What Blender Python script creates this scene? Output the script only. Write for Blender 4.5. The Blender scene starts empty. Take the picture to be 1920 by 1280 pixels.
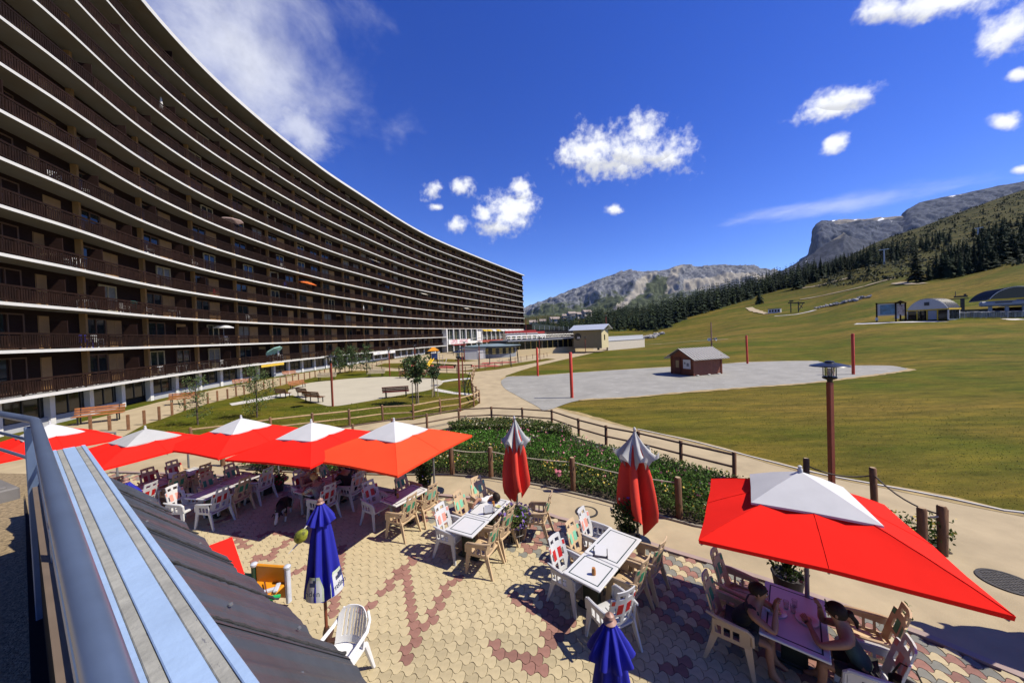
import bpy, bmesh, math, random
import numpy as np
from mathutils import Vector, Matrix
random.seed(7); RNG = np.random.default_rng(7)
sc = bpy.context.scene
COL = sc.collection
PI = math.pi

# ------------------------------------------------------------------ camera
CAM_H = 4.9
FPX, IW, IH = 640.0, 1920, 1280            # focal length in pixels of a 1920 px wide frame (12 mm)
PITCH, ROLL = math.atan(12 / 640), 0.037
AX_F = Vector((0, math.cos(PITCH), -math.sin(PITCH)))
_u0 = Vector((0, math.sin(PITCH), math.cos(PITCH))); _r0 = Vector((1, 0, 0))
AX_R = _r0 * math.cos(ROLL) - _u0 * math.sin(ROLL)
AX_U = _u0 * math.cos(ROLL) + _r0 * math.sin(ROLL)
cam_d = bpy.data.cameras.new('camera'); cam = bpy.data.objects.new('camera', cam_d); COL.objects.link(cam)
cam_d.sensor_width = 36; cam_d.lens = 12.0; cam_d.clip_end = 30000; cam_d.clip_start = .05
cam.matrix_world = Matrix(((AX_R.x, AX_U.x, -AX_F.x, 0), (AX_R.y, AX_U.y, -AX_F.y, 0), (AX_R.z, AX_U.z, -AX_F.z, CAM_H), (0, 0, 0, 1)))
sc.camera = cam

# ------------------------------------------------------------------ light
SUN_EL = math.radians(51); SUN_DIR = Vector((1.0, -0.14, 0)).normalized()      # horizontal direction towards the sun
sun_vec = Vector((SUN_DIR.x * math.cos(SUN_EL), SUN_DIR.y * math.cos(SUN_EL), math.sin(SUN_EL)))
sun_d = bpy.data.lights.new('sun', 'SUN'); sun = bpy.data.objects.new('sun', sun_d); COL.objects.link(sun)
sun_d.energy = 5.0; sun_d.angle = math.radians(.5); sun_d.color = (1, .92, .77)
sun.rotation_euler = (-sun_vec).to_track_quat('-Z', 'Y').to_euler(); sun.location = sun_vec * 200
sc.view_settings.view_transform = 'Standard'; sc.view_settings.look = 'None'
sc.view_settings.exposure = 0.60; sc.view_settings.gamma = 1.0; sc.view_settings.use_curve_mapping = False

def pix_dir(px, py):
    return (AX_F * FPX + AX_R * (px - 960) + AX_U * (640 - py)).normalized()
def G(px, py, h=0.0):                       # where the line of sight through a photo pixel meets height h
    d = pix_dir(px, py); t = (h - CAM_H) / d.z
    return Vector((d.x * t, d.y * t, h))
def D(px, py, Y):                           # ... or a plane at distance Y
    d = pix_dir(px, py); t = Y / d.y
    return Vector((d.x * t, Y, CAM_H + d.z * t))
def G2(px, py, h=0.0):
    v = G(px, py, h); return (v.x, v.y)

# ------------------------------------------------------------------ sky
world = bpy.data.worlds.new('World'); sc.world = world; world.use_nodes = True
def build_world():
    nt = world.node_tree; nt.nodes.clear(); L = nt.links.new
    def N(t, **k):
        n = nt.nodes.new(t)
        for a, b in k.items(): setattr(n, a, b)
        return n
    def math_(op, a, b=None, c=None):
        n = N('ShaderNodeMath', operation=op)
        for i, v in enumerate((a, b, c)):
            if v is None: continue
            if isinstance(v, (int, float)): n.inputs[i].default_value = v
            else: L(v, n.inputs[i])
        return n.outputs[0]
    def dot(a, v):
        n = N('ShaderNodeVectorMath', operation='DOT_PRODUCT'); L(a, n.inputs[0]); n.inputs[1].default_value = v
        return n.outputs['Value']
    out = N('ShaderNodeOutputWorld')
    sky = N('ShaderNodeTexSky', sky_type='NISHITA', sun_disc=False)
    sky.sun_elevation = SUN_EL; sky.sun_rotation = math.atan2(SUN_DIR.x, SUN_DIR.y)
    sky.altitude = 1500; sky.air_density = 1.0; sky.dust_density = .25; sky.ozone_density = 4.5
    hs = N('ShaderNodeHueSaturation'); hs.inputs['Saturation'].default_value = 1.28; hs.inputs['Value'].default_value = 1.0
    hs.inputs['Hue'].default_value = .526
    L(sky.outputs[0], hs.inputs['Color'])
    bg = N('ShaderNodeBackground'); bg.inputs[1].default_value = .118; L(hs.outputs[0], bg.inputs[0])
    tc = N('ShaderNodeTexCoord'); vec = tc.outputs['Generated']
    nz = N('ShaderNodeTexNoise'); nz.inputs['Scale'].default_value = 15; nz.inputs['Detail'].default_value = 8; nz.inputs['Roughness'].default_value = .52
    L(vec, nz.inputs['Vector'])
    nz2 = N('ShaderNodeTexNoise'); nz2.inputs['Scale'].default_value = 60; nz2.inputs['Detail'].default_value = 6; nz2.inputs['Roughness'].default_value = .6
    L(vec, nz2.inputs['Vector'])
    noise = math_('ADD', math_('MULTIPLY', math_('SUBTRACT', nz.outputs[0], .5), 2.0), math_('MULTIPLY', math_('SUBTRACT', nz2.outputs[0], .5), 1.15))
    # puffs of the fair-weather clouds: centre pixel in the photograph, half width, half height, tilt
    puffs = [(1165, 284, 105, 44, 0), (1205, 252, 46, 36, 0), (1095, 283, 52, 28, 0), (1150, 310, 60, 26, 0), (1245, 298, 40, 24, 0),
             (958, 396, 52, 40, -.3), (972, 350, 20, 14, 0), (908, 402, 20, 16, 0), (925, 425, 40, 16, 0),
             (813, 354, 24, 18, -.3), (861, 349, 26, 18, -.3), (819, 389, 15, 7, 0), (857, 420, 22, 15, 0),
             (1560, 200, 78, 30, -.35), (1600, 183, 48, 16, -.1), (1566, 270, 28, 22, -.5), (1152, 393, 16, 9, 0),
             (1740, 6, 120, 30, -.1), (1665, 22, 55, 22, 0), (1895, 62, 62, 58, -.4), (1912, 140, 26, 18, 0), (1888, 228, 36, 20, .2), (1916, 318, 18, 12, 0)]
    dens = None; shade = None
    for (x, y, a, b, tilt) in puffs:
        c = pix_dir(x, y)
        ex = Vector(AX_R - c * AX_R.dot(c)).normalized(); ey = c.cross(ex) * -1
        if ey.dot(AX_U) < 0: ey = -ey
        k = (pix_dir(x + 20, y) - pix_dir(x - 20, y)).length / 40           # radians per pixel there
        ca, sa = math.cos(tilt), math.sin(tilt)
        fx = ex * ca + ey * -sa; fy = ex * sa + ey * ca
        qx = dot(vec, fx / (a * k)); qy = dot(vec, fy / (b * k)); fr = dot(vec, c)
        r = math_('POWER', math_('ADD', math_('MULTIPLY', qx, qx), math_('MULTIPLY', qy, qy)), .5)
        m = math_('SUBTRACT', 1.0, r)
        m = math_('SUBTRACT', m, math_('MULTIPLY', math_('LESS_THAN', fr, 0.3), 50.0))
        dens = m if dens is None else math_('SMOOTH_MAX', dens, m, .35)
        sh = math_('MULTIPLY', math_('GREATER_THAN', m, -.6), qy)
        shade = sh if shade is None else math_('ADD', shade, sh)
    d = math_('ADD', dens, noise)
    mr = N('ShaderNodeMapRange', interpolation_type='SMOOTHSTEP'); L(d, mr.inputs[0])
    mr.inputs[1].default_value = -.22; mr.inputs[2].default_value = .85; mr.inputs[3].default_value = 0; mr.inputs[4].default_value = .97
    # soft veil, upper left, and a thin streak above the right-hand mountains
    def veil(x, y, a, b, tilt, lo, hi, amt, scale, stretch):
        c = pix_dir(x, y); ex = Vector(AX_R - c * AX_R.dot(c)).normalized(); ey = c.cross(ex) * -1
        if ey.dot(AX_U) < 0: ey = -ey
        k = (pix_dir(x + 20, y) - pix_dir(x - 20, y)).length / 40
        ca, sa = math.cos(tilt), math.sin(tilt); fx = ex * ca + ey * -sa; fy = ex * sa + ey * ca
        qx = dot(vec, fx / (a * k)); qy = dot(vec, fy / (b * k)); fr = dot(vec, c)
        r = math_('POWER', math_('ADD', math_('MULTIPLY', qx, qx), math_('MULTIPLY', qy, qy)), .5)
        cb = N('ShaderNodeCombineXYZ'); L(math_('MULTIPLY', dot(vec, fx), scale), cb.inputs[0]); L(math_('MULTIPLY', dot(vec, fy), scale * stretch), cb.inputs[1])
        n = N('ShaderNodeTexNoise'); n.inputs['Scale'].default_value = 1; n.inputs['Detail'].default_value = 7; n.inputs['Roughness'].default_value = .6
        n.inputs['Distortion'].default_value = .25
        L(cb.outputs[0], n.inputs['Vector'])
        v = math_('ADD', math_('SUBTRACT', 1.0, r), math_('MULTIPLY', math_('SUBTRACT', n.outputs[0], .5), 2.6))
        v = math_('SUBTRACT', v, math_('MULTIPLY', math_('LESS_THAN', fr, .3), 50.0))
        m = N('ShaderNodeMapRange', interpolation_type='SMOOTHSTEP'); L(v, m.inputs[0])
        m.inputs[1].default_value = lo; m.inputs[2].default_value = hi; m.inputs[3].default_value = 0; m.inputs[4].default_value = amt
        return m.outputs[0]
    v1 = veil(440, 60, 255, 215, .45, -.25, 1.25, .72, 4.5, 1.2)
    v2 = veil(1570, 382, 240, 24, -.24, -.2, 1.3, .42, 6, 4.0)
    v3 = veil(560, 225, 90, 75, .3, 0, 1.0, .6, 8, 1.3)
    cl = math_('MAXIMUM', math_('MAXIMUM', mr.outputs[0], v1), math_('MAXIMUM', v2, v3))
    # grey bases inside the puffs
    cg = N('ShaderNodeMapRange'); L(math_('ADD', shade, math_('MULTIPLY', noise, .8)), cg.inputs[0])
    cg.inputs[1].default_value = -1.1; cg.inputs[2].default_value = .1; cg.inputs[3].default_value = .72; cg.inputs[4].default_value = 1.0
    cc = N('ShaderNodeCombineColor'); L(math_('MULTIPLY', cg.outputs[0], .95), cc.inputs[0]); L(math_('MULTIPLY', cg.outputs[0], .965), cc.inputs[1]); L(cg.outputs[0], cc.inputs[2])
    bc = N('ShaderNodeBackground'); bc.inputs[1].default_value = .74; L(cc.outputs[0], bc.inputs[0])
    mx = N('ShaderNodeMixShader'); L(cl, mx.inputs[0]); L(bg.outputs[0], mx.inputs[1]); L(bc.outputs[0], mx.inputs[2])
    L(mx.outputs[0], out.inputs['Surface'])
build_world()

# ------------------------------------------------------------------ helpers: objects
def tag(o, label=None, cat=None, group=None, kind=None):
    if label: o['label'] = label
    if cat: o['category'] = cat
    if group: o['group'] = group
    if kind: o['kind'] = kind
    return o
def thing(name, loc, rz, label, cat, group=None):
    o = bpy.data.objects.new(name, None); COL.objects.link(o); o.empty_display_size = .2
    o.location = loc; o.rotation_euler = (0, 0, rz)
    return tag(o, label, cat, group)
def put(name, me, parent=None, loc=None, rot=None, scale=None):
    o = bpy.data.objects.new(name, me); COL.objects.link(o)
    if parent: o.parent = parent
    if loc is not None: o.location = loc
    if rot is not None: o.rotation_euler = rot if hasattr(rot, '__len__') else (0, 0, rot)
    if scale is not None: o.scale = scale if hasattr(scale, '__len__') else (scale,) * 3
    return o
def copy_tree(o, parent=None):
    c = o.copy(); COL.objects.link(c)
    if parent: c.parent = parent
    for ch in list(o.children): copy_tree(ch, c)
    return c

class MB:
    """collects shapes, then links them as one mesh object"""
    def __init__(s): s.v = []; s.f = []; s.m = []
    def add(s, vs, fs, m=0):
        n = len(s.v); s.v += [tuple(v) for v in vs]; s.f += [tuple(i + n for i in f) for f in fs]; s.m += [m] * len(fs); return s
    def box(s, c, d, rz=0, m=0, bev=0, M=None):
        x, y, z = d[0] / 2, d[1] / 2, d[2] / 2
        if bev <= 0:
            vs = [Vector((sx * x, sy * y, sz * z)) for sx in (-1, 1) for sy in (-1, 1) for sz in (-1, 1)]
            fs = [(0, 1, 3, 2), (4, 6, 7, 5), (0, 4, 5, 1), (2, 3, 7, 6), (0, 2, 6, 4), (1, 5, 7, 3)]
        else:
            b = min(bev, x * .95, y * .95, z * .95); vs = []; idx = {}
            for sx in (-1, 1):
                for sy in (-1, 1):
                    for sz in (-1, 1):
                        for ax in range(3):
                            p = [sx * (x - b), sy * (y - b), sz * (z - b)]; p[ax] += b * (sx, sy, sz)[ax]
                            idx[(sx, sy, sz, ax)] = len(vs); vs.append(Vector(p))
            fs = []
            for ax in range(3):
                o1, o2 = [(1, 2), (2, 0), (0, 1)][ax]
                for sg in (-1, 1):
                    q = []
                    for (a, b2) in ((-1, -1), (1, -1), (1, 1), (-1, 1)):
                        t = [0, 0, 0]; t[ax] = sg; t[o1] = a; t[o2] = b2; q.append(idx[(*t, ax)])
                    fs.append(tuple(q if sg > 0 else q[::-1]))
                for a in (-1, 1):
                    for b2 in (-1, 1):
                        q = []
                        for sg, w in ((-1, o1), (-1, o2), (1, o2), (1, o1)):
                            t = [0, 0, 0]; t[ax] = sg; t[o1] = a; t[o2] = b2; q.append(idx[(*t, w)])
                        fs.append(tuple(q if a * b2 < 0 else q[::-1]))
            for sx in (-1, 1):
                for sy in (-1, 1):
                    for sz in (-1, 1):
                        q = [idx[(sx, sy, sz, a)] for a in range(3)]
                        fs.append(tuple(q if sx * sy * sz > 0 else q[::-1]))
        if M is not None: vs = [M @ v for v in vs]
        elif rz:
            c_, s_ = math.cos(rz), math.sin(rz); vs = [Vector((v.x * c_ - v.y * s_, v.x * s_ + v.y * c_, v.z)) for v in vs]
        c = Vector(c)
        return s.add([v + c for v in vs], fs, m)
    def tube(s, pts, r, n=8, m=0, cap=True, closed=False):
        pts = [Vector(p) for p in pts]; rs = r if hasattr(r, '__len__') else [r] * len(pts)
        rings = []; prev = None
        for i, p in enumerate(pts):
            a = pts[i - 1] if (i or closed) else p; b = pts[(i + 1) % len(pts)] if (i < len(pts) - 1 or closed) else p
            t = (b - a).normalized()
            if prev is None:
                h = Vector((0, 0, 1)) if abs(t.z) < .9 else Vector((1, 0, 0)); u = t.cross(h).normalized()
            else: u = (prev - t * prev.dot(t)).normalized()
            prev = u; w = t.cross(u)
            rings.append([p + (u * math.cos(2 * PI * k / n) + w * math.sin(2 * PI * k / n)) * rs[i] for k in range(n)])
        vs = [v for ring in rings for v in ring]; fs = []
        R = len(rings)
        for i in range(R if closed else R - 1):
            j = (i + 1) % R
            for k in range(n): fs.append((i * n + k, i * n + (k + 1) % n, j * n + (k + 1) % n, j * n + k))
        if cap and not closed: fs += [tuple(range(n))[::-1], tuple((R - 1) * n + k for k in range(n))]
        return s.add(vs, fs, m)
    def lathe(s, prof, n=16, c=(0, 0, 0), m=0, cap=True):
        c = Vector(c); vs = []; fs = []
        for (r, z) in prof:
            for k in range(n): vs.append(c + Vector((r * math.cos(2 * PI * k / n), r * math.sin(2 * PI * k / n), z)))
        for i in range(len(prof) - 1):
            for k in range(n): fs.append((i * n + k, i * n + (k + 1) % n, (i + 1) * n + (k + 1) % n, (i + 1) * n + k))
        if cap: fs += [tuple(range(n))[::-1], tuple((len(prof) - 1) * n + k for k in range(n))]
        return s.add(vs, fs, m)
    def prism(s, poly, z0, z1, m=0, M=None):
        n = len(poly); vs = [Vector((p[0], p[1], z0)) for p in poly] + [Vector((p[0], p[1], z1)) for p in poly]
        if M is not None: vs = [M @ v for v in vs]
        fs = [tuple(range(n))[::-1], tuple(range(n, 2 * n))] + [(i, (i + 1) % n, n + (i + 1) % n, n + i) for i in range(n)]
        return s.add(vs, fs, m)
    def panel(s, xs, zs, mask, th, fn, m=0):
        """a sheet with rectangular holes: cells xs x zs, mask[j][i] true where solid; fn maps (x, z, depth) to space"""
        nx, nz = len(xs) - 1, len(zs) - 1; vid = {}
        def V(i, j, k):
            if (i, j, k) not in vid: vid[(i, j, k)] = len(s.v); s.v.append(tuple(fn(xs[i], zs[j], th * k)))
            return vid[(i, j, k)]
        on = lambda i, j: 0 <= i < nx and 0 <= j < nz and mask[j][i]
        for j in range(nz):
            for i in range(nx):
                if not on(i, j): continue
                Q = [(V(i, j, 0), V(i + 1, j, 0), V(i + 1, j + 1, 0), V(i, j + 1, 0)), (V(i, j, 1), V(i, j + 1, 1), V(i + 1, j + 1, 1), V(i + 1, j, 1))]
                if not on(i - 1, j): Q.append((V(i, j, 0), V(i, j + 1, 0), V(i, j + 1, 1), V(i, j, 1)))
                if not on(i + 1, j): Q.append((V(i + 1, j, 0), V(i + 1, j, 1), V(i + 1, j + 1, 1), V(i + 1, j + 1, 0)))
                if not on(i, j - 1): Q.append((V(i, j, 0), V(i, j, 1), V(i + 1, j, 1), V(i + 1, j, 0)))
                if not on(i, j + 1): Q.append((V(i, j + 1, 0), V(i + 1, j + 1, 0), V(i + 1, j + 1, 1), V(i, j + 1, 1)))
                s.f += Q; s.m += [m] * len(Q)
        return s
    def mesh(s, name, mats, smooth=False, fix=True):
        me = bpy.data.meshes.new(name); me.from_pydata(s.v, [], s.f)
        for mt in (mats if isinstance(mats, (list, tuple)) else [mats]): me.materials.append(mt)
        if any(s.m): me.polygons.foreach_set('material_index', s.m)
        if fix and len(s.f) < 6000:
            bm = bmesh.new(); bm.from_mesh(me); bmesh.ops.recalc_face_normals(bm, faces=bm.faces); bm.to_mesh(me); bm.free()
        if smooth:
            me.polygons.foreach_set('use_smooth', [True] * len(s.f)); me.set_sharp_from_angle(angle=math.radians(smooth if smooth > 1 else 38))
        me.update(); return me
    def build(s, name, mats, parent=None, smooth=False, loc=None, rot=None, fix=True):
        return put(name, s.mesh(name, mats, smooth, fix), parent, loc, rot)

def np_mesh(name, V, Fq, mats, midx=None, smooth=False):
    """V (n,3) array, Fq (m,k) array of equal sized faces"""
    me = bpy.data.meshes.new(name); V = np.ascontiguousarray(V, np.float32); Fq = np.ascontiguousarray(Fq, np.int32)
    m, k = Fq.shape
    me.vertices.add(len(V)); me.vertices.foreach_set('co', V.ravel())
    me.loops.add(m * k); me.loops.foreach_set('vertex_index', Fq.ravel())
    me.polygons.add(m); me.polygons.foreach_set('loop_start', np.arange(0, m * k, k, dtype=np.int32))
    for mt in (mats if isinstance(mats, (list, tuple)) else [mats]): me.materials.append(mt)
    if midx is not None: me.polygons.foreach_set('material_index', np.ascontiguousarray(midx, np.int32))
    if smooth: me.polygons.foreach_set('use_smooth', np.ones(m, bool))
    me.update(calc_edges=True); return me

def leaves_mesh(name, P, size, mats, midx=None, up=.35, aspect=.55, rng=RNG):
    """a leaf-shaped quad at every point of P"""
    n = len(P); size = np.broadcast_to(size, (n,))
    a = rng.normal(size=(n, 3)); a[:, 2] += up; a /= np.linalg.norm(a, axis=1)[:, None]
    b = rng.normal(size=(n, 3)); b -= a * (a * b).sum(1)[:, None]; b /= np.linalg.norm(b, axis=1)[:, None]
    A = a * size[:, None]; B = b * (size * aspect)[:, None]
    V = np.stack([P - A * .5, P + B * .5, P + A * .5, P - B * .5], 1).reshape(-1, 3)
    return np_mesh(name, V, np.arange(4 * n).reshape(n, 4), mats, midx)

def in_poly(P, poly):
    x, y = P[:, 0], P[:, 1]; r = np.zeros(len(P), bool); n = len(poly)
    for i in range(n):
        x1, y1 = poly[i]; x2, y2 = poly[(i + 1) % n]
        c = ((y1 > y) != (y2 > y)); xi = (x2 - x1) * (y - y1) / ((y2 - y1) if y2 != y1 else 1e-9) + x1
        r ^= c & (x < xi)
    return r
def seg_dist(P, line):
    d = np.full(len(P), 1e9)
    for (a, b) in zip(line[:-1], line[1:]):
        a = np.array(a); b = np.array(b); ab = b - a; t = np.clip(((P - a) @ ab) / (ab @ ab + 1e-12), 0, 1)
        d = np.minimum(d, np.linalg.norm(P - (a + t[:, None] * ab), axis=1))
    return d

def catmull(K, n=12, closed=False):
    K = [np.array(k, float) for k in K]; out = []; m = len(K)
    for i in range(m if closed else m - 1):
        if closed: p0, p1, p2, p3 = K[i - 1], K[i], K[(i + 1) % m], K[(i + 2) % m]
        else: p0, p1, p2, p3 = K[max(i - 1, 0)], K[i], K[i + 1], K[min(i + 2, m - 1)]
        for t in np.arange(n) / n:
            out.append(.5 * (2 * p1 + (p2 - p0) * t + (2 * p0 - 5 * p1 + 4 * p2 - p3) * t * t + (3 * p1 - p0 - 3 * p2 + p3) * t ** 3))
    if not closed: out.append(K[-1])
    return np.array(out)
def resample(P, step=None, n=None):
    P = np.array(P, float); s = np.concatenate([[0], np.cumsum(np.linalg.norm(np.diff(P, axis=0), axis=1))])
    q = np.arange(0, s[-1], step) if step else np.linspace(0, s[-1], n)
    return np.stack([np.interp(q, s, P[:, k]) for k in range(P.shape[1])], 1)

# ------------------------------------------------------------------ helpers: materials
MATS = {}
ALB = .77                                   # all base colours share one scale, matched to the exposure above
def mat(name, col, rough=.6, metal=0, var=.12, scale=6, bump=0, bscale=None, spec=.5, world=False, rand=0, col2=None, stretch=None, trans=0, sheen=0):
    if name in MATS: return MATS[name]
    m = bpy.data.materials.new(name); m.use_nodes = True; nt = m.node_tree; L = nt.links.new
    b = nt.nodes['Principled BSDF']; b.inputs['Roughness'].default_value = rough; b.inputs['Metallic'].default_value = metal
    b.inputs['Specular IOR Level'].default_value = spec
    if trans:
        pass
    geo = nt.nodes.new('ShaderNodeNewGeometry' if world else 'ShaderNodeTexCoord')
    co = geo.outputs['Position'] if world else geo.outputs['Object']
    if stretch:
        mp = nt.nodes.new('ShaderNodeMapping'); mp.inputs['Scale'].default_value = stretch; L(co, mp.inputs['Vector']); co = mp.outputs[0]
    nz = nt.nodes.new('ShaderNodeTexNoise'); nz.inputs['Scale'].default_value = scale; nz.inputs['Detail'].default_value = 6; nz.inputs['Roughness'].default_value = .6
    L(co, nz.inputs['Vector'])
    rp = nt.nodes.new('ShaderNodeValToRGB'); rp.color_ramp.elements[0].position = .3; rp.color_ramp.elements[1].position = .7
    c1 = col if col2 is None else col2
    col = tuple(v * ALB for v in col); c1 = tuple(v * ALB for v in c1)
    rp.color_ramp.elements[0].color = tuple(max(0, c * (1 - var)) for c in c1) + (1,)
    rp.color_ramp.elements[1].color = tuple(min(1, c * (1 + var)) for c in col) + (1,)
    L(nz.outputs[0], rp.inputs[0]); c = rp.outputs[0]
    if rand:
        oi = nt.nodes.new('ShaderNodeObjectInfo'); mr = nt.nodes.new('ShaderNodeMapRange'); L(oi.outputs['Random'], mr.inputs[0])
        mr.inputs[3].default_value = 1 - rand; mr.inputs[4].default_value = 1 + rand
        mm = nt.nodes.new('ShaderNodeMix'); mm.data_type = 'RGBA'; mm.blend_type = 'MULTIPLY'; mm.inputs[0].default_value = 1
        L(c, mm.inputs[6]); L(mr.outputs[0], mm.inputs[7]); c = mm.outputs[2]
    L(c, b.inputs['Base Color'])
    if bump:
        n2 = nt.nodes.new('ShaderNodeTexNoise'); n2.inputs['Scale'].default_value = bscale or scale * 4; n2.inputs['Detail'].default_value = 5
        L(co, n2.inputs['Vector'])
        bp = nt.nodes.new('ShaderNodeBump'); bp.inputs['Strength'].default_value = bump; bp.inputs['Distance'].default_value = .02
        L(n2.outputs[0], bp.inputs['Height']); L(bp.outputs[0], b.inputs['Normal'])
    if trans:                                            # thin sheets (cloth, leaves) let light through
        tr = nt.nodes.new('ShaderNodeBsdfTranslucent'); L(c, tr.inputs[0])
        mx = nt.nodes.new('ShaderNodeMixShader'); mx.inputs[0].default_value = trans
        L(b.outputs[0], mx.inputs[1]); L(tr.outputs[0], mx.inputs[2]); L(mx.outputs[0], nt.nodes['Material Output'].inputs[0])
    MATS[name] = m; return m
def glass_mat(name, col, rough=.05):
    if name in MATS: return MATS[name]
    m = mat(name, col, rough, 0, .3, .7, spec=.6); return m
def clear_glass(name='clear_glass'):
    if name in MATS: return MATS[name]
    m = bpy.data.materials.new(name); m.use_nodes = True; b = m.node_tree.nodes['Principled BSDF']
    b.inputs['Roughness'].default_value = .03; b.inputs['Transmission Weight'].default_value = 1; b.inputs['IOR'].default_value = 1.3
    MATS[name] = m; return m

WHITE = mat('white_paint', (.78, .78, .76), .5, var=.05)
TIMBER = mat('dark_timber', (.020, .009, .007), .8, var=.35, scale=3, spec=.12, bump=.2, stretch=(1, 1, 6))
RAILWOOD = mat('balcony_wood', (.019, .0085, .006), .8, spec=.12, var=.4, scale=2, rand=.3)
OCHRE = mat('ochre_render', (.27, .15, .055), .8, var=.12, scale=2, rand=.18)
CREAM = mat('cream_frame', (.38, .31, .19), .6, var=.08)
DARKGLASS = mat('dark_window_glass', (.012, .016, .018), .06, var=.5, scale=.6, spec=.5)
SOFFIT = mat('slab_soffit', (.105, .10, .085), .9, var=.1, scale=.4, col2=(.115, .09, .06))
GREYWALL = mat('pale_grey_wall', (.45, .46, .48), .8, var=.06, scale=1)
SAND = mat('sand_path', (.43, .35, .225), .95, spec=.2, var=.16, scale=.9, bump=.25, bscale=60, world=True)
# ================================================================== SETTING: terrain
def hor(px): return 628 - .037 * (px - 960)
def ucol(px): return D(px, hor(px), 1.0).x
COLS = [  # photo column, then (distance, photo row) or (distance, height) for the lie of the land along that line of sight
    (-900, [(6, 'z', 0), (1100, 'z', 0)]),
    (900, [(6, 'z', 0), (200, 'z', 0), (500, 'z', 0), (1100, 'z', 10)]),
    (1000, [(6, 'z', 0), (190, 'z', 0), (320, 'z', 6), (600, 'p', 606), (1100, 'p', 592)]),
    (1100, [(6, 'z', 0), (170, 'z', 0), (240, 'p', 622), (420, 'p', 606), (700, 'p', 588), (1100, 'p', 590)]),
    (1200, [(6, 'z', 0), (140, 'z', 0), (170, 'z', 2.6), (220, 'p', 622), (300, 'p', 606), (450, 'p', 586), (700, 'p', 580), (1100, 'p', 600)]),
    (1300, [(6, 'z', 0), (55, 'z', 0), (100, 'z', 1.4), (140, 'p', 632), (215, 'p', 594), (330, 'p', 576), (450, 'p', 566), (700, 'p', 575), (1100, 'p', 600)]),
    (1400, [(6, 'z', 0), (48, 'z', 0), (80, 'p', 640), (110, 'p', 622), (170, 'p', 596), (240, 'p', 570), (330, 'p', 549), (480, 'p', 541), (700, 'p', 560), (1100, 'p', 600)]),
    (1510, [(6, 'z', 0), (47, 'z', 0), (75, 'p', 640), (118, 'p', 606), (170, 'p', 580), (240, 'p', 550), (310, 'p', 525), (420, 'p', 511), (600, 'p', 530), (1100, 'p', 600)]),
    (1660, [(6, 'z', 0), (38, 'z', 0), (60, 'p', 640), (88, 'p', 606), (130, 'p', 562), (200, 'p', 520), (330, 'p', 478), (520, 'p', 446), (700, 'p', 470), (1100, 'p', 600)]),
    (1785, [(6, 'z', 0), (32, 'z', 0), (55, 'p', 641), (85, 'p', 602), (120, 'p', 550), (190, 'p', 500), (330, 'p', 450), (600, 'p', 402), (800, 'p', 430), (1100, 'p', 600)]),
    (1925, [(6, 'z', 0), (28, 'z', 0), (48, 'p', 650), (80, 'p', 600), (130, 'p', 505), (200, 'p', 458), (350, 'p', 415), (650, 'p', 352), (850, 'p', 390), (1100, 'p', 560)]),
    (2300, [(6, 'z', 0), (28, 'z', 0), (48, 'z', 1.2), (80, 'z', 6), (130, 'z', 30), (200, 'z', 62), (350, 'z', 130), (650, 'z', 320), (1100, 'z', 300)]),
    (2900, [(6, 'z', 0), (20, 'z', 0), (48, 'z', 2.5), (80, 'z', 10), (130, 'z', 40), (200, 'z', 80), (350, 'z', 170), (650, 'z', 330), (1100, 'z', 300)]),
]
TU = np.linspace(ucol(-900), ucol(2900), 300); TY = np.geomspace(6, 1100, 170)
def _terrain():
    us = [ucol(c[0]) for c in COLS]; prof = []
    for px, kn in COLS:
        ys = [k[0] for k in kn]; zs = [k[2] if k[1] == 'z' else D(px, k[2], k[0]).z for k in kn]
        prof.append(np.interp(TY, ys, zs))
    prof = np.array(prof); Z = np.empty((len(TU), len(TY)))
    # smooth (monotone cubic in u)
    for j in range(len(TY)):
        v = prof[:, j]; k = np.clip(np.searchsorted(us, TU) - 1, 0, len(us) - 2)
        t = (TU - np.array(us)[k]) / (np.array(us)[k + 1] - np.array(us)[k])
        m = np.gradient(v, us); h = np.array(us)[k + 1] - np.array(us)[k]
        d = np.diff(v) / np.diff(us)
        for i in range(len(us)):
            lo = d[max(i - 1, 0)]; hi = d[min(i, len(d) - 1)]
            m[i] = 0 if lo * hi <= 0 else 2 * lo * hi / (lo + hi)
        Z[:, j] = ((2 * t**3 - 3 * t**2 + 1) * v[k] + (t**3 - 2 * t**2 + t) * h * m[k] + (-2 * t**3 + 3 * t**2) * v[k + 1] + (t**3 - t**2) * h * m[k + 1])
    flat = np.abs(Z) < .02
    for _ in range(3):
        Z2 = Z.copy(); Z2[:, 1:-1] = (Z[:, :-2] + 2 * Z[:, 1:-1] + Z[:, 2:]) / 4; Z = Z2
        Z2 = Z.copy(); Z2[1:-1] = (Z[:-2] + 2 * Z[1:-1] + Z[2:]) / 4; Z = Z2
    return Z
TZ = _terrain()
def zt(x, y):
    """height of the ground"""
    if y <= 6.2: return 0.0
    u = x / y; fi = np.interp(u, TU, np.arange(len(TU))); fj = np.interp(math.log(y), np.log(TY), np.arange(len(TY)))
    i = min(int(fi), len(TU) - 2); j = min(int(fj), len(TY) - 2); a, b = fi - i, fj - j
    return float(TZ[i, j] * (1 - a) * (1 - b) + TZ[i + 1, j] * a * (1 - b) + TZ[i, j + 1] * (1 - a) * b + TZ[i + 1, j + 1] * a * b)
def ground_at(px, py, y0=8, y1=900):
    """first point of the terrain that the line of sight meets"""
    d = pix_dir(px, py); d = d / d.y; Y = y0
    while Y < y1:
        z = CAM_H + d.z * Y
        if z <= zt(d.x * Y, Y): return Vector((d.x * Y, Y, zt(d.x * Y, Y)))
        Y *= 1.004
    return Vector((d.x * y1, y1, zt(d.x * y1, y1)))

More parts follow.
